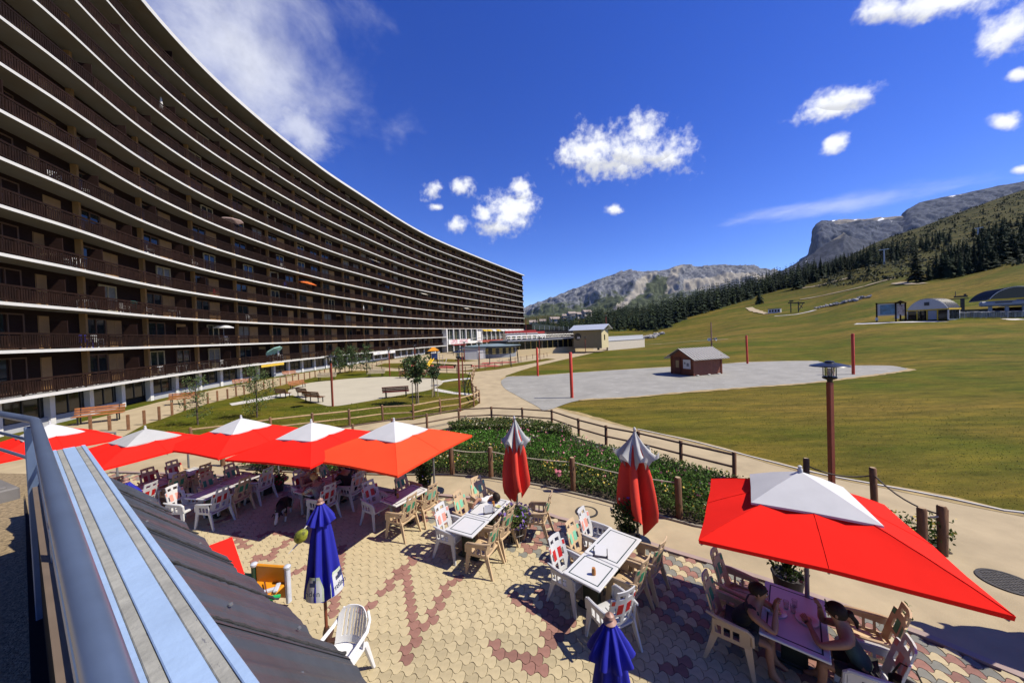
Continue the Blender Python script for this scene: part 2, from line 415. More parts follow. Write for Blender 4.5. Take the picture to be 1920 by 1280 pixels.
def grass_mat():
    m = bpy.data.materials.new('meadow_grass'); m.use_nodes = True; nt = m.node_tree; L = nt.links.new; b = nt.nodes['Principled BSDF']
    b.inputs['Roughness'].default_value = .9; b.inputs['Specular IOR Level'].default_value = .05
    g = nt.nodes.new('ShaderNodeNewGeometry')
    def noise(scale, det=5, st=None, rough=.6):
        n = nt.nodes.new('ShaderNodeTexNoise'); n.inputs['Scale'].default_value = scale; n.inputs['Detail'].default_value = det; n.inputs['Roughness'].default_value = rough
        if st:
            mp = nt.nodes.new('ShaderNodeMapping'); mp.inputs['Scale'].default_value = st[:3]; mp.inputs['Rotation'].default_value = (0, 0, st[3]); L(g.outputs['Position'], mp.inputs[0]); L(mp.outputs[0], n.inputs[0])
        else: L(g.outputs['Position'], n.inputs[0])
        return n.outputs[0]
    def ramp(f, stops):
        r = nt.nodes.new('ShaderNodeValToRGB'); e = r.color_ramp.elements
        while len(e) < len(stops): e.new(.5)
        for i, (p, c) in enumerate(stops): e[i].position = p; e[i].color = (*c, 1)
        L(f, r.inputs[0]); return r.outputs[0]
    def mix(f, a, c, mode='MIX'):
        n = nt.nodes.new('ShaderNodeMix'); n.data_type = 'RGBA'; n.blend_type = mode
        if isinstance(f, (int, float)): n.inputs[0].default_value = f
        else: L(f, n.inputs[0])
        L(a, n.inputs[6]); L(c, n.inputs[7]); return n.outputs[2]
    fine = ramp(noise(3.2, 8, (1, 1, 1, 0), .75), [(.28, (.058, .062, .009)), (.5, (.115, .105, .017)), (.72, (.20, .165, .036))])
    green = ramp(noise(5, 8, (.5, 1.6, 1, .2), .75), [(.3, (.05, .068, .008)), (.7, (.125, .142, .02))])
    dry = ramp(noise(4, 8, (.5, 1.5, 1, -.2), .75), [(.3, (.12, .09, .022)), (.7, (.25, .18, .048))])
    patch = ramp(noise(.13, 4), [(.4, (0, 0, 0)), (.6, (1, 1, 1))])
    c = mix(patch, fine, green)
    streak = ramp(noise(.045, 6, (.35, 1.6, 1, .1)), [(.46, (0, 0, 0)), (.60, (1, 1, 1))])
    c = mix(streak, c, dry)
    # the upper hillside is rougher and browner: bare earth and dark heath between the grass
    sx = nt.nodes.new('ShaderNodeSeparateXYZ'); L(g.outputs['Position'], sx.inputs[0])
    hz = nt.nodes.new('ShaderNodeMapRange'); L(sx.outputs[2], hz.inputs[0]); hz.inputs[1].default_value = 14; hz.inputs[2].default_value = 45
    heath = ramp(noise(.045, 9, (1, 1, 1, 0), .72), [(.35, (.028, .036, .011)), (.52, (.062, .06, .02)), (.68, (.125, .10, .04))])
    c = mix(hz.outputs[0], c, heath)
    mid = ramp(noise(.9, 7, (.28, 1.3, 1, .12), .72), [(.32, (.50, .56, .5)), (.5, (1, 1, 1)), (.70, (1.7, 1.5, 1.3))])
    c = mix(1.0, c, mid, 'MULTIPLY')
    worn_ = ramp(noise(.16, 7, (.5, 1.5, 1, -.15), .7), [(.57, (0, 0, 0)), (.72, (.75, .75, .75))]); c = mix(worn_, c, dry)
    sc_n = nt.nodes.new('ShaderNodeRGB'); sc_n.outputs[0].default_value = (ALB * .86, ALB * .88, ALB * .66, 1); c = mix(1.0, c, sc_n.outputs[0], 'MULTIPLY')
    L(c, b.inputs['Base Color'])
    bp = nt.nodes.new('ShaderNodeBump'); bp.inputs['Strength'].default_value = .6; bp.inputs['Distance'].default_value = .05; L(noise(14, 6, (1, 1, 1, 0), .8), bp.inputs['Height']); L(bp.outputs[0], b.inputs['Normal'])
    return m
GRASS = grass_mat()
def build_ground():
    from mathutils import noise
    ys = np.concatenate([[-60, -20, -6, 2], TY]); nu, nv = len(TU), len(ys)
    X = TU[:, None] * np.maximum(ys, 6)[None, :]; Y = np.broadcast_to(ys, X.shape); Zg = np.zeros_like(X); Zg[:, 4:] = TZ
    for i in range(nu):
        for j in range(4, nv):
            z = Zg[i, j]
            if z > .3:
                a = min(1, z / 12)
                Zg[i, j] = z + a * (noise.noise((X[i, j] * .05, Y[i, j] * .05, 0)) * .9 + noise.noise((X[i, j] * .15, Y[i, j] * .15, 3)) * .35) * min(1, 60 / ys[j] + .3)
    V = np.stack([X, Y, Zg], -1).reshape(-1, 3)
    idx = np.arange(nu * nv).reshape(nu, nv)
    Fq = np.stack([idx[:-1, :-1], idx[1:, :-1], idx[1:, 1:], idx[:-1, 1:]], -1).reshape(-1, 4)
    o = put('ground', np_mesh('ground', V, Fq, [GRASS], smooth=True)); tag(o, kind='structure')
build_ground()

def sheet(name, poly, z, m, kind='structure', parent=None):
    bm = bmesh.new(); vs = [bm.verts.new((p[0], p[1], z)) for p in poly]
    f = bm.faces.new(vs); f.normal_update()
    if f.normal.z < 0: f.normal_flip()
    bmesh.ops.triangulate(bm, faces=bm.faces); me = bpy.data.meshes.new(name); bm.to_mesh(me); bm.free(); me.materials.append(m)
    o = put(name, me, parent)
    return tag(o, kind=kind) if kind and not parent else o

# ------------------------------------------------------------------ the curved front line of the building (plan)
BK = [(-8, -16), (-16, -5), (-23, 6), (-28.0, 16.5), (-30.2, 24), (-32.6, 31.5), (-34.0, 39.5), (-34.3, 48), (-33.9, 57), (-32.2, 70), (-25.2, 103), (-10.5, 140), (7.1, 180)]
BC = catmull(BK, 40); BS = np.concatenate([[0], np.cumsum(np.linalg.norm(np.diff(BC, axis=0), axis=1))]); BLEN = BS[-1]
def bpt(s, off=0.0):
    """point of the front line at arc length s, moved off metres into the building"""
    p = np.array([np.interp(s, BS, BC[:, 0]), np.interp(s, BS, BC[:, 1])])
    a = np.array([np.interp(s - .5, BS, BC[:, 0]), np.interp(s - .5, BS, BC[:, 1])]); b = np.array([np.interp(s + .5, BS, BC[:, 0]), np.interp(s + .5, BS, BC[:, 1])])
    if s < .6: a = p
    if s > BLEN - .6: b = p
    t = (b - a) / np.linalg.norm(b - a); n = np.array([-t[1], t[0]])
    return p + n * off

# ------------------------------------------------------------------ sand, lawns, courts
LAWN_EDGE = [G2(*p) for p in [(1920, 967), (1765.6, 932.5), (1644.7, 910), (1535, 890), (1400, 855), (1299.5, 828), (1182.6, 802.5), (1087, 776), (1036, 763)]]
LAWN_EDGE = [(24, 6.6), (17, 7.6)] + LAWN_EDGE
OVAL_LOW = [(1086, 751), (1179.6, 745.6), (1278.5, 736.5), (1400, 727), (1512, 719), (1597, 709), (1660, 701), (1700, 695), (1709, 692)]
OVAL_UP = [(1692, 686), (1660, 682), (1625, 679), (1512, 676.5), (1400, 679), (1357, 682), (1200, 691), (1075, 699), (1008, 704), (953, 706)]
OVAL_LEFT = [(940, 714), (945, 727), (966, 740), (1005, 761), (1026, 769)]
MID_EDGE = [(949, 704), (975, 695), (1005, 686), (1035, 679), (1070, 671), (1110, 662), (1167, 651)]
sand_poly = ([(24, -30)] + LAWN_EDGE + [G2(*p) for p in OVAL_LEFT[::-1]] + [G2(*p) for p in MID_EDGE] + [(42, 130), (40, 160), (12, 186)]
             + [tuple(bpt(s, -.2)) for s in np.arange(BLEN - 2, 20, -5)] + [(-14, -18), (-6, -30)])
sheet('path', sand_poly, .012, SAND)
def oval_mat():
    m = mat('grey_gravel', (.285, .28, .255), .95, var=.16, scale=.5, bump=.4, bscale=40, world=True)
    nt = m.node_tree; L = nt.links.new; b = nt.nodes['Principled BSDF']; src = b.inputs['Base Color'].links[0].from_socket
    g = nt.nodes.new('ShaderNodeNewGeometry'); mp = nt.nodes.new('ShaderNodeMapping'); mp.inputs['Scale'].default_value = (.5, 1.5, 1); L(g.outputs['Position'], mp.inputs[0])
    n = nt.nodes.new('ShaderNodeTexNoise'); n.inputs['Scale'].default_value = 1.6; n.inputs['Detail'].default_value = 9; n.inputs['Roughness'].default_value = .75; L(mp.outputs[0], n.inputs[0])
    r = nt.nodes.new('ShaderNodeValToRGB'); r.color_ramp.elements[0].position = .57; r.color_ramp.elements[1].position = .70; L(n.outputs[0], r.inputs[0])
    mx = nt.nodes.new('ShaderNodeMix'); mx.data_type = 'RGBA'; L(r.outputs[0], mx.inputs[0]); L(src, mx.inputs[6]); mx.inputs[7].default_value = (.40, .40, .385, 1); L(mx.outputs[2], b.inputs['Base Color'])
    return m
OVAL = oval_mat()
oval = catmull([G2(*p) for p in OVAL_LOW + OVAL_UP + OVAL_LEFT], 5, closed=True)
sheet('gravel_pitch', [tuple(p) for p in oval], .03, OVAL)
DRYGRASS = mat('parched_grass_edge', (.36, .27, .12), .95, var=.35, scale=2, bump=.4, world=True)
def ribbon(name, line, w, z, m, h=0, drape=False, kind='structure', jit=0):
    P = [np.array(p[:2], float) for p in line]; vs = []; fs = []
    for i, p in enumerate(P):
        a = P[max(i - 1, 0)]; b = P[min(i + 1, len(P) - 1)]; t = (b - a) / max(1e-6, np.linalg.norm(b - a)); n = np.array([-t[1], t[0]])
        ww = (w[i] if hasattr(w, '__len__') else w) * (1 + random.uniform(-jit, jit))
        for k in (-.5, .5):
            q = p + n * ww * k; zz = (zt(q[0], q[1]) if drape else 0) + z; vs.append((q[0], q[1], zz))
            if h: vs.append((q[0], q[1], zz - h))
    if h:
        for i in range(len(P) - 1):
            a = i * 4; b = a + 4; fs += [(a, b, b + 2, a + 2), (a + 1, a, a + 2, a + 3)[::-1], (a, a + 1, b + 1, b), (a + 2, b + 2, b + 3, a + 3)]
        fs += [(0, 2, 3, 1), (len(vs) - 4, len(vs) - 3, len(vs) - 1, len(vs) - 2)]
    else: fs = [(2 * i, 2 * i + 1, 2 * i + 3, 2 * i + 2) for i in range(len(P) - 1)]
    o = MB().add(vs, fs).build(name, m); tag(o, kind=kind); return o
ribbon('dry_verge', resample(oval[:45], .6), .5, .034, DRYGRASS, jit=.5)
ribbon('dry_verge', resample(oval[45:95], .6), .35, .034, DRYGRASS, jit=.6)
ribbon('dry_verge', resample(LAWN_EDGE[2:], .5), .35, .020, DRYGRASS, jit=.5)
CONC = mat('pale_concrete', (.55, .53, .49), .85, var=.1, scale=3, bump=.15)
ribbon('lawn_kerb', resample(LAWN_EDGE[:9], .8), .07, .05, CONC, h=.06)
ribbon('trodden_path', [G2(*p) for p in [(1160, 653), (1205, 646)]] + [tuple(ground_at(*p)[:2]) for p in [(1240, 645), (1300, 640), (1365, 636)]], .9, .07, SAND, drape=True)
_lp = [tuple(ground_at(*p)[:2]) for p in [(1590, 609), (1640, 607), (1700, 604.5), (1780, 602.5), (1860, 600.5), (1925, 599)]]
ribbon('trodden_path', resample(_lp, 1.0), 2.2, .10, CONC, drape=True, jit=.3)
_lp = [tuple(ground_at(*p)[:2]) for p in [(1452, 593), (1490, 590), (1520, 584), (1530, 581)]]
ribbon('trodden_path', resample(_lp, 1.5), 2.0, .12, CONC, drape=True, jit=.3)
_lp = [tuple(ground_at(*p)[:2]) for p in [(1404, 577), (1412, 582), (1425, 586), (1440, 589)]]
ribbon('trodden_path', resample(_lp, 2), 3.5, .25, SAND, drape=True, jit=.3)
EARTH = mat('bare_earth', (.30, .24, .15), .95, var=.25, scale=.3, world=True)
for line, w in (([(1500, 541), (1530, 537), (1560, 529), (1600, 519)], 4), ([(1500, 562), (1560, 551), (1620, 538), (1690, 520)], 3), ([(1680, 531), (1712, 534), (1740, 531)], 4)):
    P = [tuple(ground_at(*p)[:2]) for p in line]; ribbon('trodden_path', resample(P, 3), w, .3, EARTH, drape=True, jit=.4)

# garden with the boules court
BOLL = [(170, 806), (206, 807), (241, 806), (271, 796), (299, 787.5), (323, 778.5), (347, 770), (370, 763), (390, 757), (408, 752), (427, 748), (443, 743), (458, 740), (478, 735), (495, 730), (512, 726), (526, 723), (537, 720), (549, 716.5), (560, 714), (571, 712), (581, 709.5), (591, 707), (600, 705.5), (609, 704), (619, 701), (629, 699.5), (638, 698.5), (647, 697), (655, 695)]
FENCE_A = [(360, 839), (435, 829), (509, 817), (587, 807), (656, 799), (718, 790), (775, 787), (826, 776), (863, 771), (888.5, 763), (899, 756), (893, 748), (887, 741), (885, 734), (884, 726), (885, 718), (887, 711), (889, 704), (890, 698)]
garden = [G2(*p) for p in [(225, 822)] + BOLL[3:] + [(677, 695), (716, 695), (748, 696), (800, 698), (838, 699), (873, 700)] + FENCE_A[::-1][1:] + [(300, 842)]]
LAWN2 = GRASS
sheet('garden_lawn', garden, .024, GRASS)
COURT = mat('boules_court_sand', (.47, .43, .33), .95, var=.06, scale=.5, bump=.2, bscale=50, world=True)
court = catmull([G2(*p) for p in [(541, 737), (572, 750), (600, 758), (626, 762), (681, 754), (725, 746), (775, 737), (806, 731), (826, 722), (829, 714), (800, 709), (728, 706.5), (670, 709), (619, 713.5), (575, 719), (548, 728)]], 5, closed=True)
sheet('boules_court', [tuple(p) for p in court], .036, COURT)
sheet('garden_path', [G2(*p) for p in [(815, 728), (850, 735), (888, 739), (887, 742), (850, 739), (812, 733)]], .040, CONC)
sheet('garden_path', [G2(*p) for p in [(828, 714), (850, 711), (884, 708.5), (884, 711), (850, 714), (830, 717)]], .040, CONC)
sheet('garden_path', [G2(*p) for p in [(430, 757), (480, 748), (541, 736), (548, 741), (490, 752), (435, 761)]], .040, CONC)
for poly in ([(702, 687), (720, 681), (800, 680), (850, 683), (850, 687), (800, 690), (740, 690)], [(857, 697), (900, 690), (960, 682), (1025, 672), (1042, 673), (980, 685), (930, 693), (893, 697)], [(790, 677), (840, 673), (900, 676), (850, 679)]):
    sheet('playground_lawn', [G2(*p) for p in poly], .024, GRASS)

# ------------------------------------------------------------------ terrace paving
KERB = [G2(*p) for p in [(1920, 1275), (1780, 1213), (1650, 1167), (1500, 1112), (1300, 1048), (1238, 1030), (1145, 998), (1039, 972), (960, 945), (817, 930), (700, 921), (600, 915), (480, 903), (400, 893), (200, 886)]]
KERB = [(9.5, 2.2)] + [tuple(p) for p in resample(catmull(KERB, 6), .9)]
terr_poly = KERB + [(-17, 13.4), (-17, 4), (-11, 4), (-3, -4), (9.5, -4)]
JOINT = mat('paving_joint', (.13, .105, .075), .95, var=.3, scale=8, world=True)
TERR = sheet('terrace_paving', terr_poly, .028, JOINT)
PINKKERB = mat('pinkish_kerb', (.36, .27, .24), .85, var=.12, scale=3, bump=.1)
ribbon('terrace_kerb', KERB[1:], .12, .07, PINKKERB, h=.06)
PV = [mat('beige_paver', (.455, .38, .23), .9, var=.10, scale=7, bump=.25, bscale=90, rand=.13), mat('rose_paver', (.27, .135, .105), .9, var=.12, scale=7, bump=.25, bscale=90, rand=.14), mat('grey_paver', (.185, .185, .16), .9, var=.12, scale=7, bump=.25, bscale=90, rand=.14)]
PW, PH, PAMP, PROT = .195, .148, .032, math.radians(-11)
def paver_shape():
    g = .004; xs = np.linspace(g, PW - g, 9); low = [(x, PAMP * math.sin(2 * PI * x / PW) + g) for x in xs]; top = [(x, PH - PAMP * math.sin(2 * PI * x / PW) - g) for x in xs[::-1]]
    pts = low + [(PW - g + .012, PH * .5)] + top + [(g + .012, PH * .5)]
    c = np.array([PW / 2, PH / 2]); return [(p[0] - c[0], p[1] - c[1]) for p in pts]
def paver_mesh(name, m, flip):
    poly = paver_shape()
    if flip: poly = [(p[0], -p[1]) for p in poly][::-1]
    n = len(poly); b = .975; vs = [(x, y, 0) for x, y in poly] + [(x, y, .019) for x, y in poly] + [(x * b, y * b, .0215) for x, y in poly]
    fs = [tuple(range(2 * n, 3 * n))] + [(i, (i + 1) % n, n + (i + 1) % n, n + i) for i in range(n)] + [(n + i, n + (i + 1) % n, 2 * n + (i + 1) % n, 2 * n + i) for i in range(n)]
    return MB().add(vs, fs).mesh(name, m)
LINES = [[(772, 1048), (756, 1084), (765, 1120), (766, 1152), (772, 1185), (774, 1200), (756, 1223), (759, 1241)], [(756, 1066), (720, 1110), (682, 1149)],
         [(863, 1081), (830, 1115), (812, 1150), (800, 1175), (780, 1190)], [(646, 1025), (630, 1060), (622, 1149)], [(489, 1004), (530, 1002), (569, 1004)], [(552, 1008), (515, 1036), (480, 1056)], [(478, 1044), (500, 1050)], [(455, 1030), (442, 1003)],
         [(957, 1120), (1005, 1150), (1060, 1175), (1035, 1192), (1025, 1205), (1032, 1222), (1007, 1248), (1015, 1275)], [(925, 1222), (950, 1236), (1007, 1250)], [(540, 1085), (580, 1066)], [(1250, 1262), (1290, 1250)], [(395, 985), (440, 968)], [(1010, 1120), (1060, 1172)]]
LINES = [[G2(*p) for p in l] for l in LINES]
def build_pavers():
    ca, sa = math.cos(PROT), math.sin(PROT); ii = np.arange(-130, 120); rr = np.arange(-30, 130)
    I, Rr = np.meshgrid(ii, rr, indexing='ij'); I = I.ravel(); Rr = Rr.ravel()
    lx = (I + .5 + .5 * (Rr % 2)) * PW; ly = (Rr + .5) * PH
    P = np.stack([lx * ca - ly * sa, lx * sa + ly * ca], 1)
    ok = in_poly(P, terr_poly) & (P[:, 1] > 1.2); P, I, Rr = P[ok], I[ok], Rr[ok]
    kd = seg_dist(P, KERB); keep = kd > .12; P, I, Rr, kd = P[keep], I[keep], Rr[keep], kd[keep]
    col = np.zeros(len(P), int); ld = np.min([seg_dist(P, l) for l in LINES], axis=0); col[ld < .092] = 1
    band = np.where(P[:, 0] > -2.8, np.clip(1.5 + (P[:, 0] + 2.5) * .12, 1.2, 2.1), .7); diag = (I + (Rr // 2)) % 3
    mixd = kd < band; col[mixd] = np.array([0, 1, 2])[((I + Rr) % 3)[mixd]]
    j = RNG.random(len(P)) < .10; col[mixd & j] = RNG.integers(0, 3, (mixd & j).sum())
    meshes = [[paver_mesh(('beige', 'rose', 'grey')[c] + '_paver', PV[c], f) for f in (0, 1)] for c in range(3)]
    size = np.zeros(len(P)); vis = np.zeros(len(P), bool)
    for k, p in enumerate(P):
        v = Vector((p[0], p[1], -CAM_H)); z = v.dot(AX_F)
        if z < .3: continue
        x = 960 + FPX * v.dot(AX_R) / z; y = 640 - FPX * v.dot(AX_U) / z
        e = -1.02 + .0; over = (x < 700 and (y - 985) > (x - 345) * .87)           # hidden below the tin roof
        vis[k] = 0 < x < 1920 and y < 1290 and not over; size[k] = 1 / z / z
    order = np.argsort(-(size * vis)); top = set(order[:300].tolist()); rest = [k for k in range(len(P)) if k not in top]
    for k in order[:300]:
        put('paver', meshes[col[k]][Rr[k] % 2], TERR, (P[k][0], P[k][1], .030 + random.uniform(-.003, .003)), (random.uniform(-.006, .006), random.uniform(-.006, .006), PROT))
    Vs, Fs, Ms = [], [], []; n = 0
    base = [[np.array([v.co[:] for v in meshes[0][f].vertices]) for f in (0, 1)], [[tuple(p.vertices) for p in meshes[0][f].polygons] for f in (0, 1)]]
    for k in rest:
        f = Rr[k] % 2; B = base[0][f].copy(); B[:, 2] += .030 + random.uniform(-.003, .003) + B[:, 0] * random.uniform(-.006, .006)
        x = B[:, 0] * ca - B[:, 1] * sa + P[k][0]; y = B[:, 0] * sa + B[:, 1] * ca + P[k][1]
        Vs.append(np.stack([x, y, B[:, 2]], 1)); Fs += [tuple(i + n for i in q) for q in base[1][f]]; Ms += [col[k]] * len(base[1][f]); n += len(B)
    me = bpy.data.meshes.new('paver'); me.from_pydata(np.concatenate(Vs).tolist(), [], Fs)
    for m in PV: me.materials.append(m)
    me.polygons.foreach_set('material_index', np.array(Ms, np.int32)); me.update()
    tag(put('paver', me, TERR), kind='stuff')
build_pavers()

# manholes in the path
IRON = mat('cast_iron', (.07, .065, .06), .6, .6, var=.3, scale=20, bump=.3)
def manhole(px, py, r, label, full):
    p = G(px, py, .02); mb = MB(); mb.lathe([(r, -.01), (r, .012), (r - .05, .014), (r - .05, .004)], 40, m=1, cap=False)
    t = thing('manhole_cover', p, 0, label, 'manhole cover'); mb.build('rim', [IRON, IRON], t, smooth=True)
    c = MB(); c.lathe([(r - .055, -.004), (r - .055, .008)], 40)
    if full:
        for i in range(-5, 6):
            for k in range(-5, 6):
                if math.hypot(i, k) < 4.9: c.box((i * r * .17, k * r * .17, .011), (r * .11, r * .11, .008), rz=.4)
    c.build('lid', IRON if full else SAND, t)
manhole(1100, 959, .30, 'round manhole rim filled with sand beside the flower bed path', False)
manhole(1890, 1091, .37, 'dark round studded iron manhole cover on the path at the right', True)
# ================================================================== far mountains, forest
from mathutils import noise as mnoise
def rock_mat(name, rock, green, scree, g_lo, g_hi, dark=(.10, .10, .11), zsnow=None):
    m = bpy.data.materials.new(name); m.use_nodes = True; nt = m.node_tree; L = nt.links.new; b = nt.nodes['Principled BSDF']
    b.inputs['Roughness'].default_value = .95; b.inputs['Specular IOR Level'].default_value = .1
    g = nt.nodes.new('ShaderNodeNewGeometry')
    def noise(sc_, st=(1, 1, 1), det=9, rough=.68, dist=0):
        mp = nt.nodes.new('ShaderNodeMapping'); mp.inputs['Scale'].default_value = st; L(g.outputs['Position'], mp.inputs[0])
        n = nt.nodes.new('ShaderNodeTexNoise'); n.inputs['Scale'].default_value = sc_; n.inputs['Detail'].default_value = det; n.inputs['Roughness'].default_value = rough; n.inputs['Distortion'].default_value = dist
        L(mp.outputs[0], n.inputs[0]); return n.outputs[0]
    def ramp(f, a, c0, b2, c1):
        r = nt.nodes.new('ShaderNodeValToRGB'); e = r.color_ramp.elements; e[0].position = a; e[0].color = (*[v * ALB for v in c0], 1); e[1].position = b2; e[1].color = (*[v * ALB for v in c1], 1); L(f, r.inputs[0]); return r.outputs[0]
    def mix(f, a, c):
        n = nt.nodes.new('ShaderNodeMix'); n.data_type = 'RGBA'; L(f, n.inputs[0]); L(a, n.inputs[6]); L(c, n.inputs[7]); return n.outputs[2]
    rk = ramp(noise(.014, (1.8, 1.8, .22), rough=.75), .40, dark, .60, rock)
    gr = ramp(noise(.02), .35, tuple(c * .5 for c in green), .65, green)
    sc_ = ramp(noise(.01, (1, 1, .3)), .35, tuple(c * .8 for c in scree), .65, scree)
    att = nt.nodes.new('ShaderNodeAttribute'); att.attribute_name = 'zone'
    sep = nt.nodes.new('ShaderNodeSeparateColor'); L(att.outputs['Color'], sep.inputs[0])
    def jig(ch, amt=1.25):
        a = nt.nodes.new('ShaderNodeMath'); a.operation = 'MULTIPLY_ADD'; L(noise(.016, det=9, rough=.72), a.inputs[0]); a.inputs[1].default_value = amt; L(ch, a.inputs[2])
        r = nt.nodes.new('ShaderNodeMapRange'); L(a.outputs[0], r.inputs[0]); r.inputs[1].default_value = .5 + amt / 2 - .06; r.inputs[2].default_value = .5 + amt / 2 + .06; return r.outputs[0]
    c = mix(jig(sep.outputs[0]), rk, gr); c = mix(jig(sep.outputs[1], .8), c, sc_)
    wh = nt.nodes.new('ShaderNodeRGB'); wh.outputs[0].default_value = (.68, .70, .73, 1); c = mix(jig(sep.outputs[2], .5), c, wh.outputs[0])
    L(c, b.inputs['Base Color']); return m
def mountain(name, ridge, foot, Y0, Y1, m, amp, nv=90, step=2.2, gexp=1.25, cliff=.0, zone=None, seed=0):
    """a massif whose crest passes through the given sight lines at distance Y1, its foot at Y0"""
    rx = [p[0] for p in ridge]; xs = np.arange(rx[0], rx[-1] + .1, step); ry = np.interp(xs, rx, [p[1] for p in ridge]); fy = np.interp(xs, [p[0] for p in foot], [p[1] for p in foot])
    V = []; Z = []
    for i, x in enumerate(xs):
        top = D(x, ry[i], Y1); u = top.x / Y1; zb = D(x, fy[i], Y0).z
        for j in range(nv + 12):
            t = j / nv
            if t <= 1:
                Y = Y0 + (Y1 - Y0) * t; g = t ** gexp
                if cliff:
                    e = max(0, min(1, (t - (1 - cliff)) / cliff)); g = (1 - .55) * (t / (1 - cliff) if t < 1 - cliff else 1) ** 1.2 + .55 * (e ** .55) if t > 1 - cliff else .45 * (t / (1 - cliff)) ** 1.2
                z = zb + (top.z - zb) * g
            else:
                Y = Y1 + (Y1 - Y0) * (t - 1) * 2; z = top.z - (t - 1) * (top.z - zb) * 2.2
            tt = min(t, 1); w = min(1, 5 * tt) * (1 if t > 1 else min(1, (1 - tt) * 7 + .06))
            X = u * Y
            n = mnoise.ridged_multi_fractal((X / 520 + seed, Y / 520, seed * 2.0), .9, 2.1, 7, 1.0, 2.0) - 1.1
            n2 = mnoise.fractal((X / 85 + seed, Y / 170, z / 300), .75, 2.2, 7)
            V.append((X + n2 * amp * .25, Y - n * amp * .7 - n2 * amp * .5, z + (n * amp * .8 + n2 * amp * .3) * w)); Z.append(zone(x, tt, (top.z), n2) if zone else (0, 0, 0))
    k = nv + 12; idx = np.arange(len(xs) * k).reshape(len(xs), k)
    Fq = np.stack([idx[:-1, :-1], idx[1:, :-1], idx[1:, 1:], idx[:-1, 1:]], -1).reshape(-1, 4)
    me = np_mesh(name, np.array(V), Fq, [m], smooth=True)
    ca = me.color_attributes.new('zone', 'FLOAT_COLOR', 'POINT'); ca.data.foreach_set('color', np.concatenate([np.array(Z, np.float32), np.ones((len(Z), 1), np.float32)], 1).ravel())
    return tag(put(name, me), kind='structure')
def bump1(x, c, w): return max(0.0, 1 - abs(x - c) / w)
def zoneL(x, t, z, n):
    gr = .82 if t < .36 else max(0, .82 - (t - .36) * 1.9)
    gr += .35 * bump1(x, 1020, 90) + .1 * bump1(x, 1130, 60) * (t < .7)
    gr += .55 * max(0, 1 - math.hypot((x - 1235) / 42, (t - .66) / .2))
    s = .8 * max(0, 1 - abs((x - 1175) - (t - .45) * 150) / 26) * (.3 < t < .82) + .8 * max(0, 1 - abs((x - 1262) - (t - .7) * 40) / 22) * (t > .55) * (t < .93)
    s += .75 * max(0, 1 - abs((t - .62) - (x - 1330) * .0006) / .10) * (x > 1280)
    s += .4 * bump1(x, 1060, 12) * (.35 < t < .6) + .4 * bump1(x, 1120, 10) * (t < .45)
    sn = .75 * bump1(x, 1312, 6) * (.5 < t < .55) + .75 * bump1(x, 1258, 3) * (.68 < t < .7) + .75 * bump1(x, 1370, 4) * (.7 < t < .72)
    return (gr, s, sn)
MTL = rock_mat('limestone_mountain', (.24, .25, .275), (.085, .105, .06), (.36, .335, .29), 0, 1, (.085, .095, .12))
mountain('mountain', [(860, 605), (940, 592), (983, 580), (1018, 566), (1070, 544), (1122, 524), (1182, 505), (1200, 508), (1216, 509), (1234, 509), (1252, 505), (1264, 500), (1278, 497), (1300, 499), (1318, 500), (1340, 498), (1357, 497), (1383, 500), (1409, 497), (1422, 505), (1440, 507), (1476, 510), (1560, 530), (1640, 560)],
         [(860, 625), (1200, 612), (1640, 590)], 2300, 4600, MTL, 62, nv=130, step=1.4, cliff=.42, zone=zoneL, seed=3.1)
def zoneR(x, t, z, n):
    sn = .9 * bump1(x, 1778, 16) * (.955 < t < .985) + .85 * bump1(x, 1650, 11) * (.93 < t < .965) + .8 * bump1(x, 1600, 8) * (.965 < t < .99) + .8 * bump1(x, 1562, 6) * (.97 < t) + .75 * bump1(x, 1666, 5) * (.86 < t < .89) + .75 * bump1(x, 1800, 6) * (.97 < t < .99)
    return (.22 if t < .5 else 0, .62 * (t > .93) * (1565 < x < 1690), sn)
MTR = rock_mat('shadowed_cliff_mountain', (.105, .12, .165), (.035, .045, .04), (.26, .24, .22), 0, 1, (.04, .048, .075))  # bluish shade of the cliff face is put into the rock colours
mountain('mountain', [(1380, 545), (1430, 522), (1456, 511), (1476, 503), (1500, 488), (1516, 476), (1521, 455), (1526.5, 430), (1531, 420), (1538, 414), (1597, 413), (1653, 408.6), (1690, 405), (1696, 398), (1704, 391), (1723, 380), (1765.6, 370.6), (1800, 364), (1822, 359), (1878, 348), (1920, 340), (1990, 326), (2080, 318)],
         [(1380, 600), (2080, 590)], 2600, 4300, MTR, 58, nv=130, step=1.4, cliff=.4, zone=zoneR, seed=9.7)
def zoneS(x, t, z, n): return (.55 if t < .75 else .25, .62 * max(0, (t - .86) * 8) * bump1(x, 1572, 50), .8 * bump1(x, 1512, 3) * (.90 < t < .94))
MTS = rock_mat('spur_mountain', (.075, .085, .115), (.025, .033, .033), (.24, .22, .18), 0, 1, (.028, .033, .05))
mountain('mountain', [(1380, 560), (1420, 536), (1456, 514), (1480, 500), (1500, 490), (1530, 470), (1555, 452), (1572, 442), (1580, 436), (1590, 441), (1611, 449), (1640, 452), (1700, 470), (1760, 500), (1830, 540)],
         [(1380, 600), (1830, 590)], 1900, 2800, MTS, 26, nv=60, zone=zoneS, seed=5.3)

